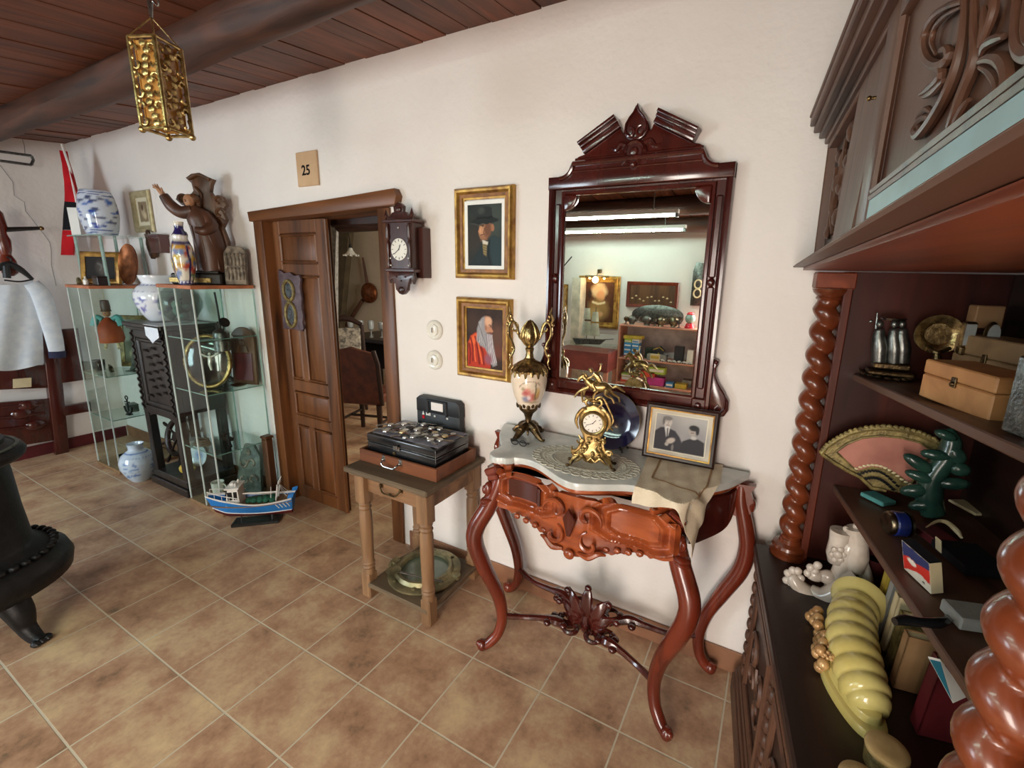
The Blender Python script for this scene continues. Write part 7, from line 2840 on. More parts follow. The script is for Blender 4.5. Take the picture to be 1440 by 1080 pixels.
solo('paper_slip', 'small white paper slip stuck on the dark headboard', 'paper', mb, CREAM, tuple(atX(30, 538, XD + .045)), world=True)

# ---- cast iron stove in the foreground
sv = thing('cast_iron_stove', 'black cast iron stove with a bulging base and clawed feet', 'stove', (-1.36, -1.455, 0))
mb = MB()
mb.lathe([(.17, .17), (.27, .19), (.315, .22), (.325, .27), (.31, .315), (.26, .35), (.225, .365), (.205, .40), (.195, .55), (.19, .72), (.185, .78)], n=48)
part('stove_body', mb, IRON, sv, smooth=50)
mb = MB()
mb.lathe([(.195, .775), (.23, .785), (.245, .80), (.25, .82), (.24, .84), (.21, .85), (.19, .862), (.19, .88), (.0001, .885)], n=48)
part('top_plate', mb, IRON, sv)
mb = MB()
mb.tube([(.225 * math.cos(a), .225 * math.sin(a), .848) for a in np.linspace(0, 2 * PI, 49)], .006, 6)
part('worn_rim', mb, GREEN_GREY, sv, label='greenish worn rim')
mb = MB()
for k in range(40):
    a = 2 * PI * k / 40
    mb.ball((.268 * math.cos(a), .268 * math.sin(a), .352), (.018, .018, .014), 7)
part('beaded_band', mb, IRON, sv)
for k in range(3):
    a = .28 + k * 2 * PI / 3
    d = V(math.cos(a), math.sin(a), 0)
    mb = MB()
    mb.tube(curve([d * .20 + V(0, 0, .22), d * .25 + V(0, 0, .14), d * .27 + V(0, 0, .07), d * .31 + V(0, 0, .028), d * .35 + V(0, 0, .018)], 6), lerpl([.06, .05, .034, .028, .020], 25), 12)
    e = V(-d.y, d.x, 0)
    for s in (-1, 0, 1):
        mb.ball(d * .345 + e * (.020 * s) + V(0, 0, .016), (.022, .018, .016), 8)
    mb.ball(d * .25 + V(0, 0, .11), (.034, .034, .03), 10)
    part('claw_foot', mb, IRON, sv)

# ---- model trawler in front of the cabinet
bt = thing('model_trawler', 'blue and white wooden model trawler on a black stand on the floor', 'model boat', (-1.225, -.315, 0), math.radians(42.7))
bt.scale = (.82, 1.1, 1.18)
HL, HB2 = .27, .075


def hull(u, v, off=0.0):
    """u bow 0 to stern 1, v keel 0 to gunwale 1; half section"""
    x = -HL + 2 * HL * u
    beam = HB2 * (math.sin(PI * min(.5, u * .92 + .04)) ** .75 if u < .5 else (1 - .32 * ((u - .5) / .5) ** 2))
    keel = .036 + .016 * (1 - u) + (.030 * max(0, .16 - u) / .16)
    sheer = .128 + .060 * (1 - u) ** 2.2 + .028 * max(0, u - .55) ** 1.3 * 2
    y = beam * (v ** .55) + off
    xb = -.05 * (v) * max(0, 1 - u * 3.5) + .02 * v * u
    return x + xb, y, keel + (sheer - keel) * v


def hull_band(v0, v1, off=0.0):
    mb = MB()
    for s in (-1, 1):
        g = MB()
        g.grid(lambda u, v, s=s: (lambda p: (p[0], s * p[1], p[2]))(hull(u, v0 + (v1 - v0) * v, off)), 40, 8)
        mb.join(g.bm)
    return mb.merge(1e-4)


part('red_keel', hull_band(0, .30), MAROON, bt, label='dark red lower hull')
part('blue_hull', hull_band(.30, .92), BLUE, bt, label='bright blue hull')
mb = hull_band(.92, 1.0)
for s in (-1, 1):
    mb.tube([(lambda p: (p[0], s * (p[1] + .001), p[2]))(hull(u, 1.0)) for u in np.linspace(0, 1, 30)], .0032, 6)
    mb.tube([(lambda p: (p[0], s * (p[1] + .0012), p[2]))(hull(u, .30)) for u in np.linspace(0, 1, 30)], .0026, 6)
for k in range(4):
    for s in (-1, 1):
        p, q = hull(.80 + .045 * k, .86), hull(.845 + .045 * k, .55)
        mb.tube([(p[0], s * (p[1] + .001), p[2]), (q[0], s * (q[1] + .002), q[2])], .0032, 6)
part('white_trim', mb, WHITE, bt)
mb = MB()
L = [hull(u, .93) for u in np.linspace(0.01, 1, 24)]
mb.prism([(p[0], p[1], .125) for p in L] + [(p[0], -p[1], .125) for p in reversed(L)], (0, 0, .004))
part('deck', mb, BOXW_D, bt)
mb = MB()
st0, st1 = hull(1, .25), hull(1, 1)
mb.prism([(st0[0], -st0[1], st0[2]), (st0[0], st0[1], st0[2]), (st1[0], st1[1], st1[2]), (st1[0], -st1[1], st1[2])], (.004, 0, 0))
for s in (-1, 1):
    mb.prism([(st1[0] - .03, s * st1[1], st1[2]), (st1[0] + .012, s * st1[1], st1[2] + .004), (st1[0] + .02, s * st1[1], st1[2] + .028), (st1[0] - .02, s * st1[1], st1[2] + .022)], (0, -s * .004, 0))
part('transom', mb, BLUE, bt)
mb = MB()                                          # wheelhouse
mb.prism([(-.175, -.045, .13), (-.075, -.045, .13), (-.082, -.045, .225), (-.150, -.045, .225)], (0, .09, 0), 0)
mb.box((-.118, 0, .230), (.10, .108, .008), None, .002)
mb.box((-.13, 0, .243), (.03, .04, .018), None, .004)
mb.ball((-.10, .02, .245), (.010, .010, .014), 8)
mb.ball((-.10, -.025, .243), (.008, .008, .012), 8)
part('wheelhouse', mb, WHITE, bt)
mb = MB()
for x0, x1 in ((-.154, -.122), (-.112, -.088)):
    mb.bb(x0, x1, -.0465, .0465, .165, .210)
mb.box((-.168, 0, .188), (.012, .07, .036), (0, .26, 0))
part('cabin_window', mb, BLACK, bt)
mb = MB()
for s in (-1, 1):
    pts = [(lambda p: V(p[0] + .004, s * (p[1] - .003), p[2] + .026))(hull(u, 1)) for u in np.linspace(.02, .34, 14)]
    mb.tube(pts, .0022, 6)
    for p in pts[::3]:
        mb.tube([p, p - V(0, 0, .026)], .0018, 6)
mb.tube([(-.07, 0, .178), (.19, 0, .172)], .004, 8)
mb.tube([(.17, 0, .13), (.19, 0, .235)], .004, 8)
mb.tube([(.17, -.03, .13), (.19, -.026, .225)], .005, 8)
mb.tube([(.17, .03, .13), (.19, .026, .225)], .005, 8)
mb.tube([(.19, -.034, .215), (.19, .034, .215)], .004, 8)
mb.tube([(.13, -.02, .13), (.15, -.04, .22)], .0025, 6)
mb.tube([(.19, 0, .232), (.215, 0, .262)], .0025, 6)
for k in range(3):
    mb.tube(curve([(.19, 0, .228), (.22, .02 * (k - 1), .18), (.25, .03 * (k - 1), .155)], 4), .0012, 5)
part('rails_and_rigging', mb, WHITE, bt)
mb = MB()
for k in range(9):
    mb.ball((-.03 + .022 * k, .02 * math.sin(3 * k), .137), (.028, .034, .014), 9)
part('green_net', mb, GREENNET, bt)
mb = MB()
mb.box((.01, 0, .009), (.34, .09, .018), None, .003)
part('stand_board', mb, BLACK, bt)
for x in (-.10, .12):
    mb = MB()
    mb.tube([(x, 0, .018), (x, 0, .05)], .0045, 8)
    part('stand_pin', mb, STEEL, bt)

# ================================================================ HANGING LANTERN
ln = thing('openwork_lantern', 'square gilt openwork metal lantern hanging from the ceiling on a wire', 'ceiling lamp', (-.14, -1.0, 2.05), .35)
W2, H_ = .044, .25
mb = MB()
for sx in (-1, 1):
    for sy in (-1, 1):
        mb.tube([(sx * W2, sy * W2, 0), (sx * W2, sy * W2, H_)], .006, 7)
        mb.tube([(sx * W2, sy * W2, H_), (0, 0, H_ + .07)], .0022, 6)
        mb.ball((sx * W2, sy * W2, -.004), .010, 8)
for z in (0, H_):
    mb.tube([(-W2, -W2, z), (W2, -W2, z), (W2, W2, z), (-W2, W2, z), (-W2, -W2, z)], .005, 7)
part('lantern_frame', mb, GOLD, ln)
for k in range(4):
    mb = MB()
    rr = random.Random(k)
    for s in (-1, 1):
        for i in range(6):
            z = .022 + .039 * i
            mb.tube(spiral((s * .027, -W2, z), .015, .004, PI / 2 - s * PI / 2 + .6, PI / 2 - s * PI / 2 + .6 + s * (4.4 if i % 2 else -4.4), 12), lerpl([.003, .0048, .003], 13), 6)
            mb.ball((s * .040, -W2, z + .018), (.006, .004, .008), 6)
    for i in range(12):
        mb.ball((rr.uniform(-.012, .012), -W2, .014 + .020 * i), (.011, .003, .010), 7)
    mb.xf(Matrix.Rotation(k * PI / 2, 4, 'Z'))
    part('filigree_panel', mb, GOLD, ln)
mb = MB()
for k in range(4):
    g = MB()
    g.bb(-W2 + .006, W2 - .006, -W2 + .010, -W2 + .012, .006, H_ - .006)
    g.xf(Matrix.Rotation(k * PI / 2, 4, 'Z'))
    mb.join(g.bm)
part('amber_glass', mb, plain('amber_glass', (206, 156, 84), .3, c2=(160, 110, 50), scale=20, coat=.4), ln)
mb = MB()
mb.tube(curve([(0, 0, H_ + .065), (.004, 0, H_ + .10), (-.006, .004, H_ + .14), (-.03, .01, H_ + .19), (-.05, .01, H_ + .26), (-.055, .01, .515)], 5), .0035, 7)
mb.tube(curve([(.002, 0, H_ + .07), (.012, .0, H_ + .11), (.03, 0, H_ + .10), (.028, 0, H_ + .17), (.0, 0, H_ + .22), (-.03, .01, H_ + .25)], 5), .0026, 7)
mb.tube(curve([(0, 0, H_ + .07), (-.002, 0, H_ + .15), (.006, 0, H_ + .27)], 4), .0045, 7)
part('hanging_wire', mb, STEEL, ln)

# ================================================================ NEXT ROOM
mb = MB()
mb.tube([(-.90, .24, 1.92), (-.5, .24, 1.925), (-.22, .24, 1.93)], .05, 14)
mb.box((-.28, .21, 1.86), (.05, .08, .10), None, .02)
mb.bb(-.92, -.20, .175, .30, 1.90, 2.06, .01)
struct('trim_6', mb, WALNUT_D)
cu = atY(464, 350, 1.0)
mb = MB()
mb.grid(lambda u, v: (cu.x - .16 + .30 * u - .12 * v * u, 1.0 + .03 * math.sin(22 * u + 2 * v), 2.2 - 1.0 * v - .15 * u * v), 40, 12)
mb.solid(.003)
mb.tube([(cu.x - .25, 1.0, 2.205), (cu.x + .25, 1.0, 2.205)], .012, 8)
mb.tube([(cu.x - .2, 1.0, 2.2), (cu.x - .2, 1.0, 2.551)], .008, 8)
solo('lace_curtain', 'grey lace curtain hanging behind the door leaf in the next room', 'curtain', mb, plain('grey_lace', (150, 148, 142), .9, c2=(116, 114, 108), scale=34), (cu.x, 1.0, 1.2), world=True)
mb = MB()
mb.prism([atY(476, 316, 3.0), atY(491, 316, 3.0), atY(465, 600, 3.0), atY(447, 600, 3.0)], (0, .1, 0), .005)
solo('slanting_post', 'brown slanting timber post in the next room', 'post', mb, plain('olive_timber', (96, 84, 60), .7, c2=(74, 64, 46)), tuple(atY(470, 486, 3.0)), world=True)
pl = thing('glass_shade_pendant', 'small frilled glass shade hanging on a cord in the next room', 'pendant lamp', tuple(atY(493, 357, 2.0)))
c = atY(493, 352, 2.0)
mb = MB()
mb.lathe([(.012, .03), (.02, .025), (.03, .0), (.05, -.03), (.085, -.055), (.078, -.055), (.045, -.028), (.024, .0)], c, 24, cap=False)
for k in range(8):
    a = 2 * PI * k / 8
    mb.ball(c + V(.082 * math.cos(a), .082 * math.sin(a), -.058), .012, 7)
part('glass_shade', mb, plain('milky_glass', (214, 216, 208), .2), pl, True)
mb = MB()
mb.tube([c + V(0, 0, .03), c + V(0, 0, .07)], [.02, .012], 10)
part('lamp_holder', mb, IRON, pl, True)
mb = MB()
mb.tube(curve([c + V(0, 0, .07), c + V(-.02, 0, .25), c + V(-.05, 0, .55), c + V(-.05, 0, 2.552 - c.z)], 5), .005, 6)
part('cord', mb, IRON, pl, True)
mb = MB()
for v in (307, 318):
    mb.ball(atY(486, v, 1.6), (.022, .022, .028), 12)
part('white_insulators', mb, PORCELAIN, pl, True)
c = atY(519, 412, 3.195)
wp_ = thing('copper_warming_pan', 'round copper warming pan hung on the far wall of the next room', 'warming pan', tuple(c))
mb = MB()
mb.lathe([(.0001, -.07), (.10, -.06), (.15, -.03), (.16, 0), (.15, .03), (.0001, .05)], c, 32, 'y', cap=False)
part('copper_pan', mb, COPPER, wp_, True)
mb = MB()
mb.tube([atY(517, 402, 3.2), atY(510, 362, 3.2)], [.026, .014], 10)
mb.tube([atY(510, 422, 3.19), atY(487, 458, 3.19)], [.03, .036], 10)
part('handle', mb, WALNUT, wp_, True)


def place_box(name, parent, m_, px0, px1, y0, y1, bev=.01):
    a, b = atY(*px0, y0), atY(*px1, y0)
    mb = MB()
    mb.bb(a.x, b.x, y0, y1, b.z, a.z, bev)
    return part(name, mb, m_, parent, True)


tb = thing('dark_dining_table', 'dark table set with glasses in the next room', 'table', tuple(atZ(540, 560, 0)))
a, b = atY(508, 474, 2.5), atY(565, 480, 2.5)
mb = MB()
mb.bb(a.x - .1, b.x + .3, 2.2, 2.9, .74, .79, .01)
part('tabletop', mb, EBONY, tb, True)
mb = MB()
mb.bb(a.x, b.x + .2, 2.3, 2.8, .40, .74)
part('table_skirt', mb, BLACKC, tb, True)
for x, y in ((a.x, 2.3), (b.x + .2, 2.3), (a.x, 2.8), (b.x + .2, 2.8)):
    mb = MB()
    mb.box((x, y, .20), (.07, .07, .398), None, .01)
    part('leg', mb, EBONY, tb, True)
gl = None
for k in range(7):
    p = V(a.x - .02 + .13 * k, 2.35 + .06 * (k % 3), .7905)
    lab = 'clear drinking glass standing on the dark table in the next room'
    if gl is None:
        mb = MB()
        mb.lathe([(.03, 0), (.032, .004), (.006, .012), (.006, .08), (.036, .11), (.040, .17), (.034, .20), (.032, .20), (.036, .17), (.03, .115), (.0001, .10)], n=16, cap=False)
        gl = solo('drinking_glass', lab, 'glass', mb, plain('pale_glass', (196, 204, 204), .1), tuple(p), group='glasses on the dark table')
    else:
        dup(gl, p, lab)
fabric = plain('patterned_fabric', (176, 168, 150), .9, c2=(84, 80, 76), scale=26)
ch = thing('patterned_chair', 'carved chair with a grey patterned upholstered back in the next room', 'chair', tuple(atZ(488, 583, 0)), .75)
mb = MB()
mb.box((0, .18, .76), (.36, .05, .46), (math.radians(-8), 0, 0), .04, 3)
part('backrest', mb, fabric, ch)
mb = MB()
for s in (-1, 1):
    mb.tube([(s * .20, .17, .46), (s * .205, .20, .75), (s * .19, .24, 1.02)], .024, 10)
mb.tube(curve([(-.19, .24, 1.02), (-.10, .25, 1.07), (0, .25, 1.10), (.10, .25, 1.07), (.19, .24, 1.02)], 5), lerpl([.024, .03, .04, .03, .024], 21), 10)
part('back_frame', mb, WALNUT_D, ch)
mb = MB()
mb.box((0, -.03, .45), (.44, .44, .09), None, .03, 3)
part('seat', mb, fabric, ch)
for sx in (-1, 1):
    for sy in (-1, 1):
        mb = MB()
        mb.tube([(sx * .19, -.03 + sy * .19, .41), (sx * .19, -.03 + sy * .19, .2), (sx * .20, -.03 + sy * .20, .0)], [.026, .022, .018], 10)
        part('leg', mb, WALNUT_D, ch)
lc_ = thing('leather_chair', 'chair with a dark brown leather back in front of the patterned chair', 'chair', tuple(atZ(530, 590, 0)), .45)
lc_.location.y -= .45
lc_.location.x += .36
lc_.rotation_euler.z = .3
mb = MB()
o = [(-.25, .42), (.25, .42), (.26, .78), (.235, .90), (.10, .925), (0, .95), (-.10, .925), (-.235, .90), (-.26, .78)]
mb.prism([(x, -.16 - .10 * (z - .42), z) for x, z in o], (0, .06, 0), .015)
part('backrest', mb, LEATHER, lc_)
mb = MB()
mb.box((0, .08, .43), (.48, .46, .09), None, .02)
part('seat', mb, LEATHER, lc_)
for s in (-1, 1):
    mb = MB()
    mb.tube([(s * .27, -.15, .40), (s * .275, -.20, .80), (s * .25, -.22, .93)], .022, 10)
    part('back_post', mb, WALNUT_D, lc_)
for sx in (-1, 1):
    for sy in (-1, 1):
        mb = MB()
        mb.tube([(sx * .22, .08 + sy * .2, .39), (sx * .22, .08 + sy * .2, .0)], [.028, .022], 10)
        part('leg', mb, WALNUT_D, lc_)
mb = MB()
for s in (-1, 1):
    mb.tube([(s * .22, -.12, .20), (s * .22, .28, .20)], .014, 8)
mb.tube([(-.22, .08, .20), (.22, .08, .20)], .014, 8)
part('stretcher', mb, WALNUT_D, lc_)

# ================================================================ SIDE OF THE ROOM SEEN IN THE MIRROR
MY = -.022


def mr(u, v, y):
    """point of the room at depth y that the mirror shows at this pixel"""
    d = ray(u, v)
    t = (MY - CAM.y) / d.y
    p = CAM + d * t
    d2 = V(d.x, -d.y, d.z)
    return p + d2 * ((y - MY) / d2.y)


c4 = lambda x, y, yy: mr(780 + x * .18519, 360 + y * .18519, yy)
YW, YS = -3.995, -3.68
# fluorescent tubes
for i, (a_, b_, yy) in enumerate((((770, 313), (950, 298), -2.58), ((770, 331), (961, 319), -3.46))):
    A_, B_ = mr(*a_, yy), mr(*b_, yy)
    zz = (A_.z + B_.z) / 2
    t = thing('fluorescent_tube', ['fluorescent tube lamp on the second beam from the shelves', 'fluorescent tube lamp close to the wall over the shelves'][i], 'tube light', ((A_.x + B_.x) / 2, yy, zz))
    mb = MB()
    mb.bb(A_.x, B_.x + .03, yy - .03, yy + .03, zz + .014, zz + .05, .004)
    part('lamp_housing', mb, WHITE, t, True)
    mb = MB()
    mb.tube([(A_.x + .01, yy, zz), (B_.x, yy, zz)], .013, 12)
    part('lit_tube', mb, glow('tube_glow', (224, 255, 240), 60), t, True)
    mb = MB()
    mb.bb(B_.x, B_.x + .03, yy - .022, yy + .022, zz - .02, zz + .016, .003)
    part('end_holder', mb, PEWTER, t, True)
    mb = MB()
    for x in (A_.x + .2, B_.x - .2):
        mb.tube([(x, yy, zz + .05), (x, yy, CZ(yy) - .0)], .006, 6)
    part('hanger_rods', mb, STEEL, t, True)

# shelves
sa, sb = c4(500, 528, YS), c4(1080, 548, YS)
x0s, x1s = sa.x, sb.x + .12
zs = [(sa.z + sb.z) / 2, (c4(490, 775, YS).z + c4(1050, 822, YS).z) / 2, (c4(490, 950, YS).z + c4(1035, 1002, YS).z) / 2 - .02, .08]
su = thing('pink_shelf_unit', 'pinkish wooden shelf unit full of toys and silverware opposite the mirror', 'shelf unit', ((x0s + x1s) / 2, -3.83, 0))
PINKW = plain('pinkish_board', (206, 150, 128), .5, c2=(186, 128, 108))
for z in zs:
    mb = MB()
    mb.bb(x0s, x1s, YW + .004, YS, z - .02, z, .002)
    part('shelf_board', mb, PINKW, su, True)
for x in (x0s - .02, x1s):
    mb = MB()
    mb.bb(x, x + .02, YW + .004, YS + .002, .001, zs[0], .002)
    part('side_board', mb, PINKW, su, True)
mb = MB()
mb.bb(x0s, x1s, YW + .001, YW + .004, .08, zs[0] - .02)
part('back_board', mb, plain('pale_board', (226, 222, 222), .6), su, True)

# silver on the top shelf
zt = zs[0] + .0005
mb = MB()
A_, B_ = c4(590, 400, YW + .08), c4(985, 400, YW + .08)
cxm, wmm = (A_.x + B_.x) / 2, (B_.x - A_.x) / 2
hm = c4(780, 372, YW + .08).z - zt
mb.lathe([(.0001, .004), (.8, .004), (1, -.012), (1, -.008), (.8, .009), (.0001, .009)], (0, 0, 0), 48, 'y', Matrix.Translation((cxm, YW + .09, zt + hm / 2)) @ Matrix.Diagonal((wmm, 1, hm / 2, 1)), cap=False)
solo('oval_silver_tray', 'large oval silver tray standing at the back of the top shelf', 'tray', mb, PEWTER, (cxm, YW + .09, zt), world=True)


def teapot(name, label, x, s, m_):
    t = thing(name, label, 'teapot', (x, YS - .09, zt), -.4)
    mb = MB()
    mb.lathe([(.03, 0), (.034, .004), (.03, .012), (.05, .04), (.055, .065), (.045, .09), (.03, .10), (.02, .108), (.006, .112), (.008, .122), (.001, .128)], n=20)
    part('pot_body', mb, m_, t)
    mb = MB()
    mb.tube(curve([(.045, 0, .04), (.075, 0, .06), (.09, 0, .095)], 4), lerpl([.012, .008, .006], 9), 8)
    part('spout', mb, m_, t)
    mb = MB()
    mb.tube(curve([(-.045, 0, .085), (-.085, 0, .09), (-.09, 0, .05), (-.05, 0, .035)], 4), .005, 7)
    part('handle', mb, m_, t)
    t.scale = (s, s, s)
    return t


for xx, s, m_, lab in ((585, 1.0, PEWTER, 'dark pewter teapot at the quiet end of the top shelf'), (700, 1.1, PEWTER, 'larger pewter teapot in front of the oval tray'), (805, 1.05, SILVER, 'shiny silver teapot near the middle of the top shelf'), (905, 1.15, SILVER, 'shiny silver teapot next to the gumball machine')):
    teapot('metal_teapot', lab, c4(xx, 520, YS - .09).x, s, m_)
for xx, h, lab in ((540, .9, 'small bronze cup at the end of the top shelf'), (760, 1.0, 'pewter goblet between the teapots'), (945, 1.0, 'pewter goblet beside the gumball machine')):
    mb = MB()
    mb.lathe([(.022, 0), (.024, .004), (.006, .012), (.006, .04), (.022, .055), (.026, .09), (.023, .09), (.018, .058), (.0001, .05)], n=18, cap=False)
    mb.xf(Matrix.Diagonal((1.2, 1.2, h, 1)))
    solo('metal_goblet', lab, 'goblet', mb, BRASS_D if xx == 540 else PEWTER, (c4(xx, 520, YS - .05).x, YS - .05, zt))
gx_ = c4(1025, 520, YS - .07).x
gm = thing('gumball_machine', 'red gumball machine with a clear globe on the top shelf', 'gumball machine', (gx_, YS - .08, zt))
REDP = plain('red_plastic', (214, 40, 56), .3, c2=(196, 30, 46))
mb = MB()
mb.lathe([(.055, 0), (.06, .006), (.045, .05), (.04, .06)], n=24)
part('red_base', mb, REDP, gm)
mb = MB()
mb.ball((0, 0, .115), (.058, .058, .062), 20)
part('globe', mb, GLASS_EDGE, gm)
mb = MB()
mb.lathe([(.042, .16), (.046, .168), (.03, .188), (.0001, .195)], n=20)
part('red_cap', mb, REDP, gm)

# toys and boxes
zm = zs[1] + .0005
def carton(name, label, xl, xr, yb, yt, z, m_, yy=None, d=.10, group=None, front=None):
    yy = YS - .02 if yy is None else yy
    A_, B_ = c4(xl, yb, yy), c4(xr, yt, yy)
    h = max(.02, c4(xl, yt, yy).z - c4(xl, yb, yy).z)
    t = thing(name, label, 'box', ((A_.x + B_.x) / 2, yy - d / 2, z), 0, group)
    w_ = abs(B_.x - A_.x)
    mb = MB()
    mb.bb(-w_ / 2, w_ / 2, -d / 2, d / 2, 0, h, .002)
    part('carton', mb, m_, t)
    if front is not None:
        mb = MB()
        mb.bb(-w_ * .42, w_ * .42, d / 2, d / 2 + .001, h * .35, h * .75)
        part('printed_band', mb, front, t)
    return t, h


SKY = plain('sky_blue_card', (64, 150, 214), .4)
LIME = plain('lime_card', (176, 206, 84), .4)
MAG = plain('magenta_card', (206, 60, 150), .4)
ORNG = plain('orange_red_card', (226, 84, 60), .4)
for col, (xl, xr) in enumerate(((525, 580), (583, 638))):
    z = zm
    for row, m_ in enumerate((ORNG, SKY, SKY, SKY, LIME if col == 0 else WHITE)):
        hgt = [.028, .055, .055, .055, .05][row]
        A_, B_ = c4(xl, 700, YS - .03), c4(xr, 700, YS - .03)
        lab = ('%s toy box, %s in the %s stack on the middle shelf' % (['flat orange', 'blue', 'blue', 'blue', 'lime green' if col == 0 else 'white'][row], ['lowest', 'second from below', 'third from below', 'second from the top', 'topmost'][row], ['outer', 'inner'][col]))
        t = thing('toy_box', lab, 'box', ((A_.x + B_.x) / 2, YS - .09, z), 0, 'stacked toy boxes')
        w_ = B_.x - A_.x
        mb = MB()
        mb.bb(-w_ / 2, w_ / 2, -.06, .06, 0, hgt - .001, .002)
        part('carton', mb, m_, t)
        mb = MB()
        mb.bb(-w_ * .4, w_ * .4, .06, .061, hgt * .2, hgt * .5)
        part('printed_band', mb, WHITE if m_ is not WHITE else SKY, t)
        z += hgt
carton('yellow_flat_box', 'flat yellow box lying on top of the stacked toy boxes', 525, 668, 578, 556, z + .0005, YELLOW, d=.12)
DG = plain('dark_toy', (52, 54, 60), .4)
carton('green_toy_box', 'dark green box tipped behind the toy cars on the middle shelf', 680, 800, 770, 690, zm, GREEN_D, YS - .12)
A_ = c4(800, 650, YS - .08)
mb = MB()
mb.prism([(-.09, 0, .12), (.0, 0, .17), (.06, 0, .12), (.03, 0, .05), (-.02, 0, .0), (-.05, 0, .0)], (0, .05, 0), .004)
solo('black_toy_kite', 'black and yellow toy standing upright on the middle shelf', 'toy', mb, DG, (A_.x, YS - .15, zm))
mb = MB()
mb.tube([(-.08, .054, .12), (0, .054, .158), (.05, .054, .12)], .006, 6)
mb.ball((-.01, .054, .08), (.012, .004, .012), 10)
solo('yellow_toy_trim', 'yellow angled strip leaning on the black toy on the middle shelf', 'toy', mb, YELLOW, (A_.x, YS - .149, zm))
carton('grey_model_box', 'grey boxed model in front of the black toy', 700, 850, 760, 715, zm, GREYC, YS - .03)
carton('yellow_label_box', 'small cream yellow box at the front of the middle shelf', 722, 798, 800, 750, zm, CREAM, YS - .005, .04, None, YELLOW)
carton('dark_display_box', 'dark upright display box on the middle shelf', 905, 985, 760, 640, zm, DG, YS - .06, .08)
carton('black_letter_box', 'white box with a dark top at the end of the middle shelf', 1000, 1056, 800, 695, zm, WHITE, YS - .03, .08)
car = None
for k, xx in enumerate((815, 870, 905, 945, 985, 1030)):
    p = V(c4(xx, 800, YS - .012).x, YS - .03, zm)
    lab = 'small white toy car at the front of the middle shelf'
    if car is None:
        mb = MB()
        mb.prism([(-.028, -.012, .006), (.028, -.012, .006), (.028, -.012, .016), (.014, -.012, .018), (.008, -.012, .028), (-.014, -.012, .028), (-.020, -.012, .018), (-.028, -.012, .016)], (0, .024, 0), 0)
        car = thing('toy_car', lab, 'toy car', tuple(p), .5, 'white toy cars')
        part('car_body', mb, WHITE, car)
        for x in (-.016, .016):
            for y in (-.013, .013):
                mb = MB()
                mb.lathe([(.0001, -.003), (.006, -.003), (.006, .003), (.0001, .003)], (x, y, .006), 12, 'y', cap=False)
                part('wheel', mb, BLACK, car)
    else:
        dup(car, p, lab, rz=.3 + .2 * (k % 3))
zl = zs[2] + .0005
for nm, lab, xl, xr, yb, yt, z, m_, f in (('red_game_box', 'red and white game box on the lowest visible shelf', 500, 610, 930, 880, zl, ORNG, WHITE), ('yellow_game_box', 'yellow green box lying on the red and white game box', 505, 590, 880, 850, zl + .055, LIME, WHITE),
                                         ('orange_game_box', 'bright orange red box lying on the magenta box', 640, 760, 935, 890, zl + .09, ORNG, None), ('magenta_game_box', 'magenta box on the lowest visible shelf', 700, 830, 985, 925, zl, MAG, None),
                                         ('green_game_box', 'green and white box on top of the orange red box', 710, 840, 885, 835, zl + .145, LIME, WHITE), ('pale_blue_box', 'pale blue box on the lowest visible shelf', 840, 900, 990, 955, zl, SKY, WHITE),
                                         ('yellow_wedge_box', 'yellow box at the end of the lowest visible shelf', 910, 1000, 1000, 965, zl, YELLOW, None), ('grey_toy_box', 'grey box behind the yellow box on the lowest visible shelf', 960, 1040, 990, 935, zl, GREYC, None)):
    carton(nm, lab, xl, xr, yb, yt, z, m_, YS - (.02 if nm != 'grey_toy_box' else .14), .12, None, f)
mb = MB()
c = c4(585, 850, YS + .05)
c.y = YS + .05
rr = random.Random(4)
for k in range(9):
    a = rr.uniform(0, 6.28)
    e = V(math.cos(a) * .13, rr.uniform(-.01, .04), abs(math.sin(a)) * .14 - .03)
    mb.tube(curve([c, c + e * .5 + V(0, .02, .02), c + e], 4), lerpl([.010, .014, .004], 9), 7)
    mb.ball(c + e * .7, (.02, .012, .014), 7)
mb.tube([c + V(0, 0, -.14), c], .008, 8)
mb.box((c.x, c.y - .03, zl + .007), (.10, .07, .014), None, .003)
mb.tube([V(c.x, c.y - .03, zl + .01), c + V(0, 0, -.10)], .008, 8)
solo('bronze_branch', 'dark bronze branch ornament at the front of the shelf unit', 'ornament', mb, BRASS_D, tuple(V(c.x, c.y, zl)), world=True)

# painting with its lamp, relief, clock plaque
A_, B_ = c4(190, 172, YW), c4(482, 556, YW)
t = thing('lamp_lit_painting', 'large gilt framed painting of an old seated woman under a lit picture lamp', 'painting', ((A_.x + B_.x) / 2, YW, B_.z))
w_, h_ = B_.x - A_.x, c4(190, 172, YW).z - c4(190, 556, YW).z
mb = frame_mb(w_ - .16, h_ - .16, (A_.x + .08, YW + .004, B_.z + .08), (1, 0, 0), (0, 0, 1), (0, 1, 0), [(0, 0), (0, .010), (.02, .018), (.05, .034), (.07, .03), (.08, .016), (.08, 0)])
part('gilt_frame', mb, GOLD_FRAME, t, True)
p3 = Paint((84, 48, 30), 1.25, .012, 7).noise(.25, 4, 4).e(.5, .78, .26, .22, (206, 176, 140), .5).e(.44, .66, .14, .17, (206, 146, 104), .35).e(.5, .30, .34, .34, (150, 116, 72), .5).e(.62, .2, .22, .18, (178, 146, 96), .7).e(.45, .2, .12, .07, (206, 156, 116), .5).e(.82, .7, .08, .14, (54, 34, 28), .6).l([(.3, .5), (.5, .45), (.7, .5)], .03, (226, 204, 166), .8)
picture('canvas', p3, w_ - .16, h_ - .16, (B_.x - .08, YW + .009, B_.z + .08), (-1, 0, 0), (0, 0, 1), t, PAINTED, 50, True)
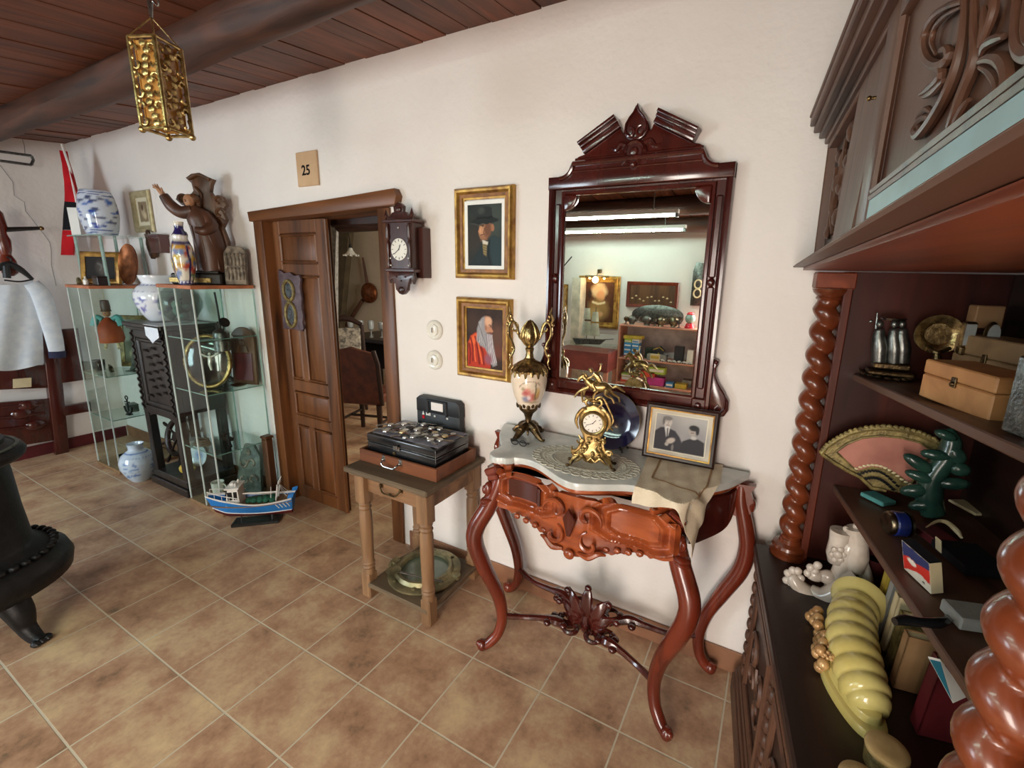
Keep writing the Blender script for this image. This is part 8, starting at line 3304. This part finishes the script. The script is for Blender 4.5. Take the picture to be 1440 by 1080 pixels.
pl2 = thing('picture_lamp', 'brass picture lamp with two lit bulbs over the gilt framed painting', 'picture lamp', ((A_.x + B_.x) / 2, YW, B_.z + h_))
xm = (A_.x + B_.x) / 2
zt2 = B_.z + h_
mb = MB()
mb.box((xm, YW + .03, zt2 + .06), (.05, .05, .05), None, .006)
mb.tube(curve([(xm, YW + .04, zt2 + .04), (xm, YW + .10, zt2 + .03), (xm, YW + .12, zt2 - .01)], 4), .006, 8)
mb.tube([(xm - .16, YW + .12, zt2 - .01), (xm + .16, YW + .12, zt2 - .01)], .014, 10)
part('lamp_arm', mb, BRASS_D, pl2, True)
for s in (-1, 1):
    mb = MB()
    mb.ball((xm + s * .10, YW + .115, zt2 - .03), .014, 10)
    part('lit_bulb', mb, glow('warm_bulb', (255, 196, 110), 30), pl2, True)
lamp = bpy.data.lights.new('picture_lamp_light', 'POINT')
lamp.energy, lamp.color, lamp.shadow_soft_size = 2.2, (1.0, .70, .36), .04
lo = bpy.data.objects.new('picture_lamp_light', lamp)
COL.objects.link(lo)
lo.location = (xm, YW + .17, zt2 - .05)
A_, B_ = c4(556, 192, YW), c4(935, 388, YW)
t = thing('duck_relief_panel', 'dark wooden relief panel with small pale flying birds above the shelf unit', 'relief', ((A_.x + B_.x) / 2, YW, B_.z))
w_, h_ = B_.x - A_.x, (c4(745, 192, YW).z - c4(745, 388, YW).z)
zb = (c4(556, 400, YW).z + c4(935, 385, YW).z) / 2
mb = MB()
mb.bb(A_.x, B_.x, YW + .002, YW + .02, zb, zb + h_, .003)
part('panel', mb, CARVED, t, True)
mb = frame_mb(w_ - .08, h_ - .08, (A_.x + .04, YW + .004, zb + .04), (1, 0, 0), (0, 0, 1), (0, 1, 0), [(0, .016), (0, .022), (.03, .03), (.04, .02), (.04, .016)])
part('frame', mb, MAHOG, t, True)
mb = MB()
for k in range(11):
    x = A_.x + w_ * (.12 + .075 * k)
    z = zb + h_ * (.34 + .10 * math.sin(k * 1.7))
    mb.ball((x, YW + .022, z), (.016, .004, .006), 8)
    mb.tube([(x - .012, YW + .024, z), (x, YW + .025, z + .012), (x + .012, YW + .024, z + .006)], .003, 5)
part('pale_birds', mb, CREAM, t, True)
# pillar, model ship on its glass case
A_, B_ = c4(120, 190, -3.75), c4(188, 190, -3.75)
mb = MB()
mb.bb(A_.x, B_.x, -3.99, -3.80, .001, 1.62, .004)
solo('cream_pillar', 'low cream painted pillar beside the lamp lit painting', 'pillar', mb, plain('cream_paint', (226, 214, 192), .6), (A_.x, -3.9, 0), world=True)
yc = -3.35
A_, B_ = c4(60, 700, yc), c4(410, 705, yc)
zc_ = B_.z
cs = thing('display_table', 'glass topped display table with a red brown front under the model ship', 'display table', ((A_.x + B_.x) / 2, yc - .2, 0))
mb = MB()
mb.bb(A_.x - .1, B_.x, yc - .4, yc, zc_ - .30, zc_ - .06, .004)
part('red_brown_case', mb, plain('red_brown_board', (150, 76, 70), .4), cs, True)
mb = MB()
mb.bb(A_.x - .1, B_.x, yc - .4, yc, zc_ - .0595, zc_)
part('glass_top', mb, GLASS, cs, True, smooth=0)
for x in (A_.x - .06, B_.x - .03):
    for y in (yc - .37, yc - .03):
        mb = MB()
        mb.box((x, y, (zc_ - .30) / 2), (.05, .05, zc_ - .302), None, .003)
        part('leg', mb, PINKW, cs, True)
ms = thing('model_sailing_ship', 'model sailing ship with grey green sails standing on the display table', 'model ship', ((A_.x + B_.x) / 2 - .03, yc - .15, zc_ + .001))
mb = MB()
mb.prism([(-.20, -.03, .07), (.24, -.03, .085), (.17, -.03, .02), (-.15, -.03, .0)], (0, .06, 0), 0)
mb.tube([(.22, 0, .085), (.34, 0, .10)], .005, 7)
part('hull', mb, PEWTER, ms)
mb = MB()
for x, h in ((-.02, .55), (.09, .48)):
    mb.tube([(x, 0, .06), (x, 0, h)], .005, 7)
part('masts', mb, GREYW, ms)
for x, z0, z1, wd in ((-.02, .12, .30, .07), (-.02, .32, .46, .05), (.09, .12, .28, .07), (.09, .30, .42, .05)):
    mb = MB()
    mb.grid(lambda u, v: (x - wd * (1 - .3 * v) + 2 * wd * (1 - .3 * v) * u, .02 * math.sin(PI * u) + .008, z0 + (z1 - z0) * v), 8, 6)
    mb.solid(.002)
    part('sail', mb, plain('grey_green_sail', (196, 200, 180), .8), ms)
A_ = c4(60, 210, YW)
t = thing('narrow_gilt_picture', 'narrow picture in a gilt frame on the far side of the cream pillar', 'picture', (A_.x - .06, YW, 1.2))
x1_ = c4(105, 210, YW).x
z0_, z1_ = c4(80, 430, YW).z, c4(80, 215, YW).z
mb = frame_mb(.24, z1_ - z0_ - .08, (x1_ - .28, YW + .004, z0_ + .04), (1, 0, 0), (0, 0, 1), (0, 1, 0), [(0, 0), (0, .01), (.02, .02), (.04, .014), (.04, 0)])
part('gilt_frame', mb, GOLD_FRAME, t, True)
picture('canvas', Paint((196, 160, 110), 1.2, .02, 3).e(.5, .5, .25, .3, (140, 96, 66), .8), .24, z1_ - z0_ - .08, (x1_ - .04, YW + .006, z0_ + .04), (-1, 0, 0), (0, 0, 1), t, PAINTED, 24, True)
A_, B_ = c4(1060, 60, YW), c4(1120, 380, YW)
mb = MB()
mb.prism([(A_.x, YW + .002, B_.z), (A_.x + .16, YW + .002, B_.z), (A_.x + .16, YW + .002, A_.z), (A_.x + .03, YW + .002, A_.z + .02), (A_.x, YW + .002, A_.z - .08)], (0, .02, 0), .003)
t = thing('hanging_board', 'dark grey hanging board with pale rings near the doorway', 'board', (A_.x, YW, B_.z))
part('board', mb, PEWTER, t, True)
mb = MB()
for z in (.3, .52):
    mb.tube([(A_.x + .07 + .04 * math.cos(a), YW + .026, B_.z + (A_.z - B_.z) * z + .05 * math.sin(a)) for a in np.linspace(0, 2 * PI, 21)], .010, 7)
part('pale_rings', mb, CREAM, t, True)
rd = [c4(50, 100, -3.9), c4(130, 5, -3.9)]
mb = MB()
mb.tube([rd[0] + (rd[0] - rd[1]) * .6, rd[1]], .008, 8)
mb.tube([c4(65, 5, -3.9), c4(68, 65, -3.9)], .004, 6)
solo('slanting_rod', 'thin dark rod fixed slanting on the wall above the lamp lit painting', 'rod', mb, IRON, tuple(rd[0]), world=True)
